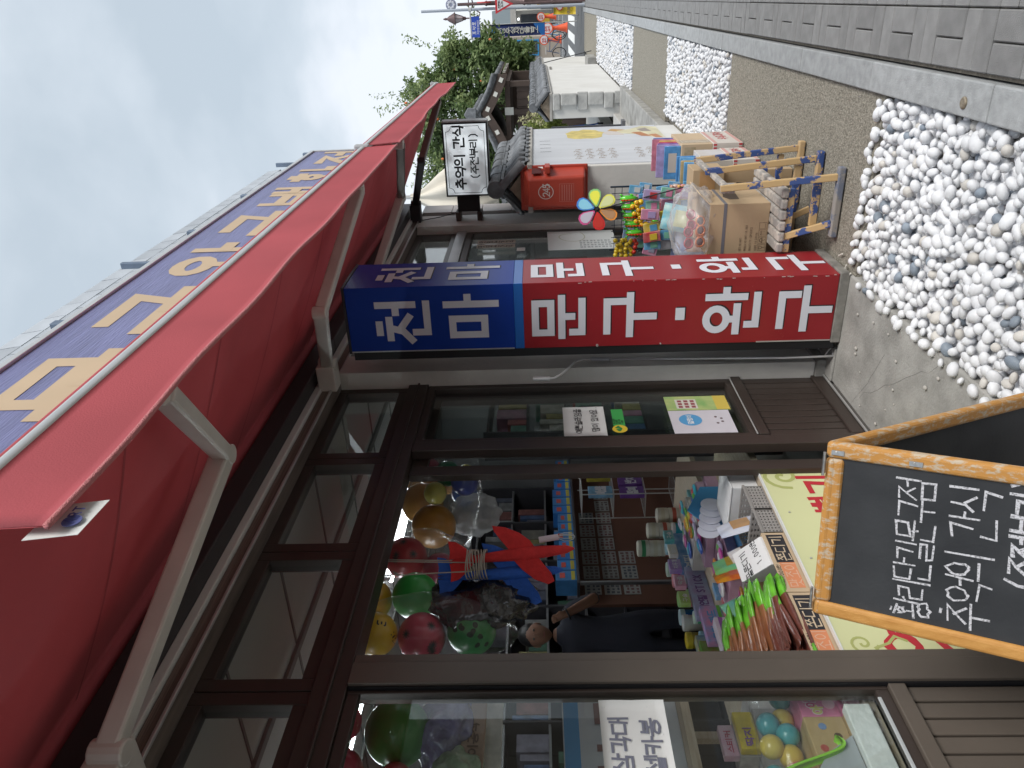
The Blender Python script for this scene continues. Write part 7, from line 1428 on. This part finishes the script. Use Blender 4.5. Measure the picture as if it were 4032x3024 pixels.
# traffic cones with round boards
cone_m = mat('orange_cone', (.72, .10, .03), .5, var=.08, scale=6)
def cone(label, x, y, s_=1.):
    t = thing('traffic_cone', label, 'traffic cone', (x, y, -.012)); t['_o'] = (0, 0, 0); t.scale = (s_,)*3
    B().lathe((0, 0, 0), [(.22, 0), (.22, .03), (.19, .05), (.085, .48), (.085, .62), (.10, .64)], 16).build('body', cone_m, t, smooth='auto'); B().lathe((-.03, 0, .86), [(.24, 0), (.24, .05)], 24, 'x').build('round_board', cone_m, t); B().lathe((-.034, 0, .86), [(.19, 0), (.19, .003)], 24, 'x').build('white_disc', flat((.72, .66, .66), .5), t)
    b = B(); write(b, '주차', (-.038, .13, .875), (0, -1, 0), ZU, .10, .018, off=.001); write(b, '금지', (-.038, .13, .755), (0, -1, 0), ZU, .10, .018, off=.001); b.build('print', flat((.5, .05, .04), .5), t)
cone('orange cone with round no parking board in front of the navy banner foot', 38.7, 1.27, 1.05); cone('orange cone with round no parking board beside the parked bicycle at the wall end', 47.5, 2.15, 1.12); cone('orange cone with round no parking board near the yellow cart', 58, 1.18, 1.2)
# bicycles
def bike(label, x, y, rz, col):
    t = thing('bicycle', label, 'bicycle', (x, y, -.012)); t['_o'] = (0, 0, 0); t.rotation_euler = (0, 0, rz); m_ = flat(col, .4)
    for xx in (-.52, .52):
        b = B(); b.tube([(xx+.32*math.cos(a*.2618), 0, .34+.32*math.sin(a*.2618)) for a in range(24)], .022, 6, True); w_ = b.build('wheel', rubber, t, smooth=True)
        for k in range(8): an = k*.785; B().cyl((xx, 0, .34), (xx+.30*math.cos(an), 0, .34+.30*math.sin(an)), .004, n=4).build('spoke', silver, w_)
    for a, c in (((-.52, 0, .34), (-.1, 0, .36)), ((-.1, 0, .36), (-.22, 0, .85)), ((-.22, 0, .78), (.38, 0, .80)), ((-.1, 0, .36), (.38, 0, .72)), ((-.52, 0, .34), (-.22, 0, .78)), ((.52, 0, .34), (.36, 0, .95))): B().cyl(a, c, .02, n=6).build('frame_tube', m_, t)
    B().box(-.34, -.10, -.07, .07, .86, .91).build('saddle', rubber, t, bevel=.02); B().cyl((.36, -.27, .98), (.36, .27, .98), .014, n=6).build('handlebar', silver, t)
bike('blue bicycle parked behind the orange cones', 41.5, 1.45, .5, (.03, .25, .50)); bike('dark bicycle parked at the end of the white wall', 40, 2.0, 1.0, (.10, .14, .22))
# yellow no parking stand
ys = thing('no_parking_sign', 'yellow no parking banner stand with red prohibition circle at the crossing', 'sign', (29.4, .32, 0)); ylw = mat('yellow_banner', (.72, .52, .04), .6, var=.06, scale=4)
B().sheet(lambda u, v: (29.3-.06*v, .575-.50*u-.03*v, .07+v*.76), 4, 6, .004, (1, 0, 0)).build('cloth', ylw, ys, smooth=True)
for y in (.58, .06): B().cyl((29.32, y, -.03), (29.24, y-.03, .86), .016, n=6).build('leg', silver, ys); B().cyl((29.0, y, -.005), (29.7, y, -.005), .016, n=6).build('foot', mat('dark_foot', (.1, .1, .1), .6), ys)
b = B(); b.ribbon([(.105*math.cos(a*.2618), .105*math.sin(a*.2618)) for a in range(24)], .03, (29.215, .31, .62), (0, -1, 0), ZU, (-1, 0, 0), .002, True); b.build('prohibition_ring', flat((.52, .05, .03), .5), ys); B().lathe((29.222, .31, .62), [(.09, 0), (.09, .003)], 20, 'x').build('white_disc', flat((.66, .60, .58), .5), ys)
b = B(); write(b, '주차금지', (29.225, .545, .26), (0, -1, 0), ZU, .105, .017, off=.002, gap=1.15); b.build('lettering', flat((.06, .07, .16), .5), ys)
ac = thing('building', 'unseen tan terrace added across the street to darken the shop window reflections', 'building', (0, -13, 0))  # unseen terrace, added tall to keep bright sky out of the shop glass
B().box(-16, 14, -20, -13, -.05, 8.2).build('wall', mat('added_terrace_tan', (.30, .25, .20), .85, var=.2, scale=.7), ac); B().prism([(-16.4, -12.6, 8.2), (-16.4, -20, 8.2), (-16.4, -16.5, 9.6)], (30.8, 0, 0)).build('roof', giwa, ac)
for i in range(7): B().box(-14.5+4*i, -12.2+4*i, -13.05, -12.99, .6, 2.6).build('window', mat('far_glass', (.05, .06, .07), .12, spec=.8), ac)
# buildings and clutter across the road
def building(label, x, y0, y1, h, dep, m_, windows, roof=None, wm=None, rows=None):
    t = thing('building', label, 'building', (x, (y0+y1)/2, -.02)); B().box(x, x+dep, y0, y1, -.02, h).build('wall', m_, t)
    for (a, c, z0, z1) in windows:
        f_ = B(); f_.box(x-.06, x-.002, a, a+.07, z0, z1); f_.box(x-.06, x-.002, c-.07, c, z0, z1); f_.box(x-.059, x-.002, a+.07, c-.07, z0, z0+.07); f_.box(x-.059, x-.002, a+.07, c-.07, z1-.07, z1); f_ = f_.build('window', wm or silver, t)
        B().box(x-.03, x-.004, a+.07, c-.07, z0+.07, z1-.07).build('pane', mat('far_glass', (.05, .06, .07), .12, spec=.8), f_)
    if roof: B().prism([(x-.5, y0-.3, h), (x-.5, y1+.3, h), (x-.5, y1-.4, h+roof[0]), (x-.5, y0+.4, h+roof[0])], (dep+1, 0, 0)).build('roof', roof[1], t)
    return t
cream = mat('cream_render', (.52, .50, .45), .85, var=.06, scale=1); whtb = mat('white_render', (.66, .67, .68), .85, var=.05, scale=1); greyb = mat('grey_render', (.36, .37, .38), .85, var=.08, scale=1)
blueal = flat((.04, .28, .55), .4)
t = building('low shop with bright blue window frame behind the navy banner', 50, 2.05, 5.2, 3.6, 6, mat('tan_render', (.40, .34, .28), .85, var=.08, scale=1), [(2.2, 3.1, 1.25, 2.75)], None, blueal)
B().box(49.9, 49.99, 2.0, 5.2, 3.0, 3.6).build('fascia', flat((.30, .26, .24), .6), t)
t = building('cream cafe with flat concrete canopy and warm lamps beyond the cones', 70, .9, 4.4, 3.6, 8, cream, [(1.2, 2.4, .8, 2.6)], None, flat((.05, .05, .06), .5))
B().box(68.6, 70, .6, 4.6, 2.95, 3.4).build('canopy', mat('canopy_concrete', (.42, .40, .37), .85, var=.1, scale=2), t); B().box(68.55, 69.9, .65, .78, 0, 2.94).build('column', flat((.08, .10, .13), .6), t); B().prism([(69.5, .6, 3.42), (69.5, 4.6, 3.42), (73, 4.6, 5.0), (73, .9, 5.0)], (.3, 0, .1)).build('roof', mat('dark_metal_roof', (.16, .19, .20), .5, .2), t)
for y in (1.5, 1.9): B().sph((68.9, y, 2.75), .07, 8, 6).build('pendant_lamp', em, t)
building('white three storey block rising behind the trees', 95, 3.0, 12, 8.5, 10, whtb, [(3.6+1.8*i, 4.8+1.8*i, z, z+1.3) for i in range(4) for z in (1.2, 3.8, 6.4)], None)
building('pale grey block at the end of the street', 120, -12, 1.2, 5.5, 10, whtb, [(-10+2.2*i, -8.6+2.2*i, z, z+1.3) for i in range(5) for z in (.8, 3.2)], None)
building('grey low house with dark roof left of the street end', 105, 1.6, 8, 3.2, 8, greyb, [(2.2+1.8*i, 3.2+1.8*i, .9, 2.2) for i in range(3)], (1.4, giwa))
building('white house with balcony rail behind the tree', 60, 3.6, 9.5, 5.6, 8, whtb, [(4.0, 5.4, 2.9, 4.2), (6.2, 7.6, 2.9, 4.2), (4.0, 5.4, .6, 2.0)], None)
building('long pale building on the far side of the junction', 110, 8, 40, 6, 12, mat('pale_block', (.50, .50, .50), .85, var=.06, scale=.6), [(9+3*i, 10.6+3*i, z, z+1.4) for i in range(9) for z in (1, 3.4)], (1.6, giwa))
building('far white block on the right of the street', 130, -40, -13, 7, 12, whtb, [(-39+3*i, -37.5+3*i, z, z+1.4) for i in range(8) for z in (1, 3.6)], None)
rl = thing('balcony_rail', 'dark lattice balcony rail in front of the white house', 'railing', (58.8, 4.2, 3.2))
for z in (3.5, 3.9, 4.3): B().box(58.76, 58.80, 2.3, 5.2, z, z+.05).build('rail', tim, rl)
for i in range(9): B().box(58.76, 58.80, 2.3+i*.35, 2.36+i*.35, 3.1 if i % 2 else 3.5, 4.3).build('baluster', tim, rl)
B().box(58.7, 60, 2.2, 5.3, 2.95, 3.10).build('slab', cream, rl)
bp_ = thing('notice_board', 'bright blue tourist notice board with pink and white print behind the tile capped wall', 'notice board', (27.6, 2.5, 0)); B().box(27.5, 27.56, 2.15, 2.85, 1.15, 2.0).build('board', mat('sky_blue_board', (.06, .34, .68), .5, col2=(.20, .50, .75), scale=3), bp_); B().box(27.49, 27.4995, 2.25, 2.6, 1.3, 1.55).build('pink_panel', flat((.60, .20, .42), .5), bp_); B().box(27.48, 27.489, 2.3, 2.55, 1.34, 1.5).build('white_panel', wht, bp_)
for y in (2.2, 2.76): B().box(27.5, 27.56, y, y+.05, -.05, 1.149).build('leg', silver, bp_)
yc_ = thing('cart', 'yellow delivery cart standing by the cafe', 'cart', (61, 1.3, 0)); B().box(60.8, 61.6, 1.05, 1.75, .35, .95).build('box', flat((.55, .36, .04), .5), yc_, bevel=.04); B().box(60.85, 61.5, 1.1, 1.7, .951, 1.0).build('lid', flat((.10, .09, .08), .5), yc_)
for x in (61.0, 61.4):
    for y in (1.1, 1.66): B().lathe((x, y, .15), [(.16, 0), (.16, .06)], 12, 'y').build('wheel', rubber, yc_)
for i, (x, y, w_, h, dd, c, nm) in enumerate(((64, .30, .5, 1.0, .4, (.14, .15, .17), 'dark grey'), (66, .12, .45, 1.25, .4, (.40, .30, .16), 'brown'), (72, -.1, .9, 1.7, .6, (.55, .58, .62), 'pale'), (75, .35, .7, 2.1, .6, (.30, .34, .38), 'slate'))):
    t = thing('utility_box', nm+' cabinet standing on the far pavement', 'cabinet', (x, y, 0)); B().box(x, x+dd, y, y+w_, -.01, h).build('body', flat(c, .6), t, bevel=.02); B().box(x-.012, x-.001, y+.04, y+w_-.04, .08, h-.06).build('door', flat(tuple(q*.85 for q in c), .6), t)
hs = thing('blue_hanging_sign', 'small blue and white street sign far along the road', 'sign', (70, .1, 2.2)); B().box(69.9, 69.95, -.25, .45, 2.3, 2.6).build('plate', flat((.06, .15, .50), .5), hs); B().cyl((69.95, .1, 0), (69.95, .1, 2.6), .04, n=8).build('post', silver, hs)
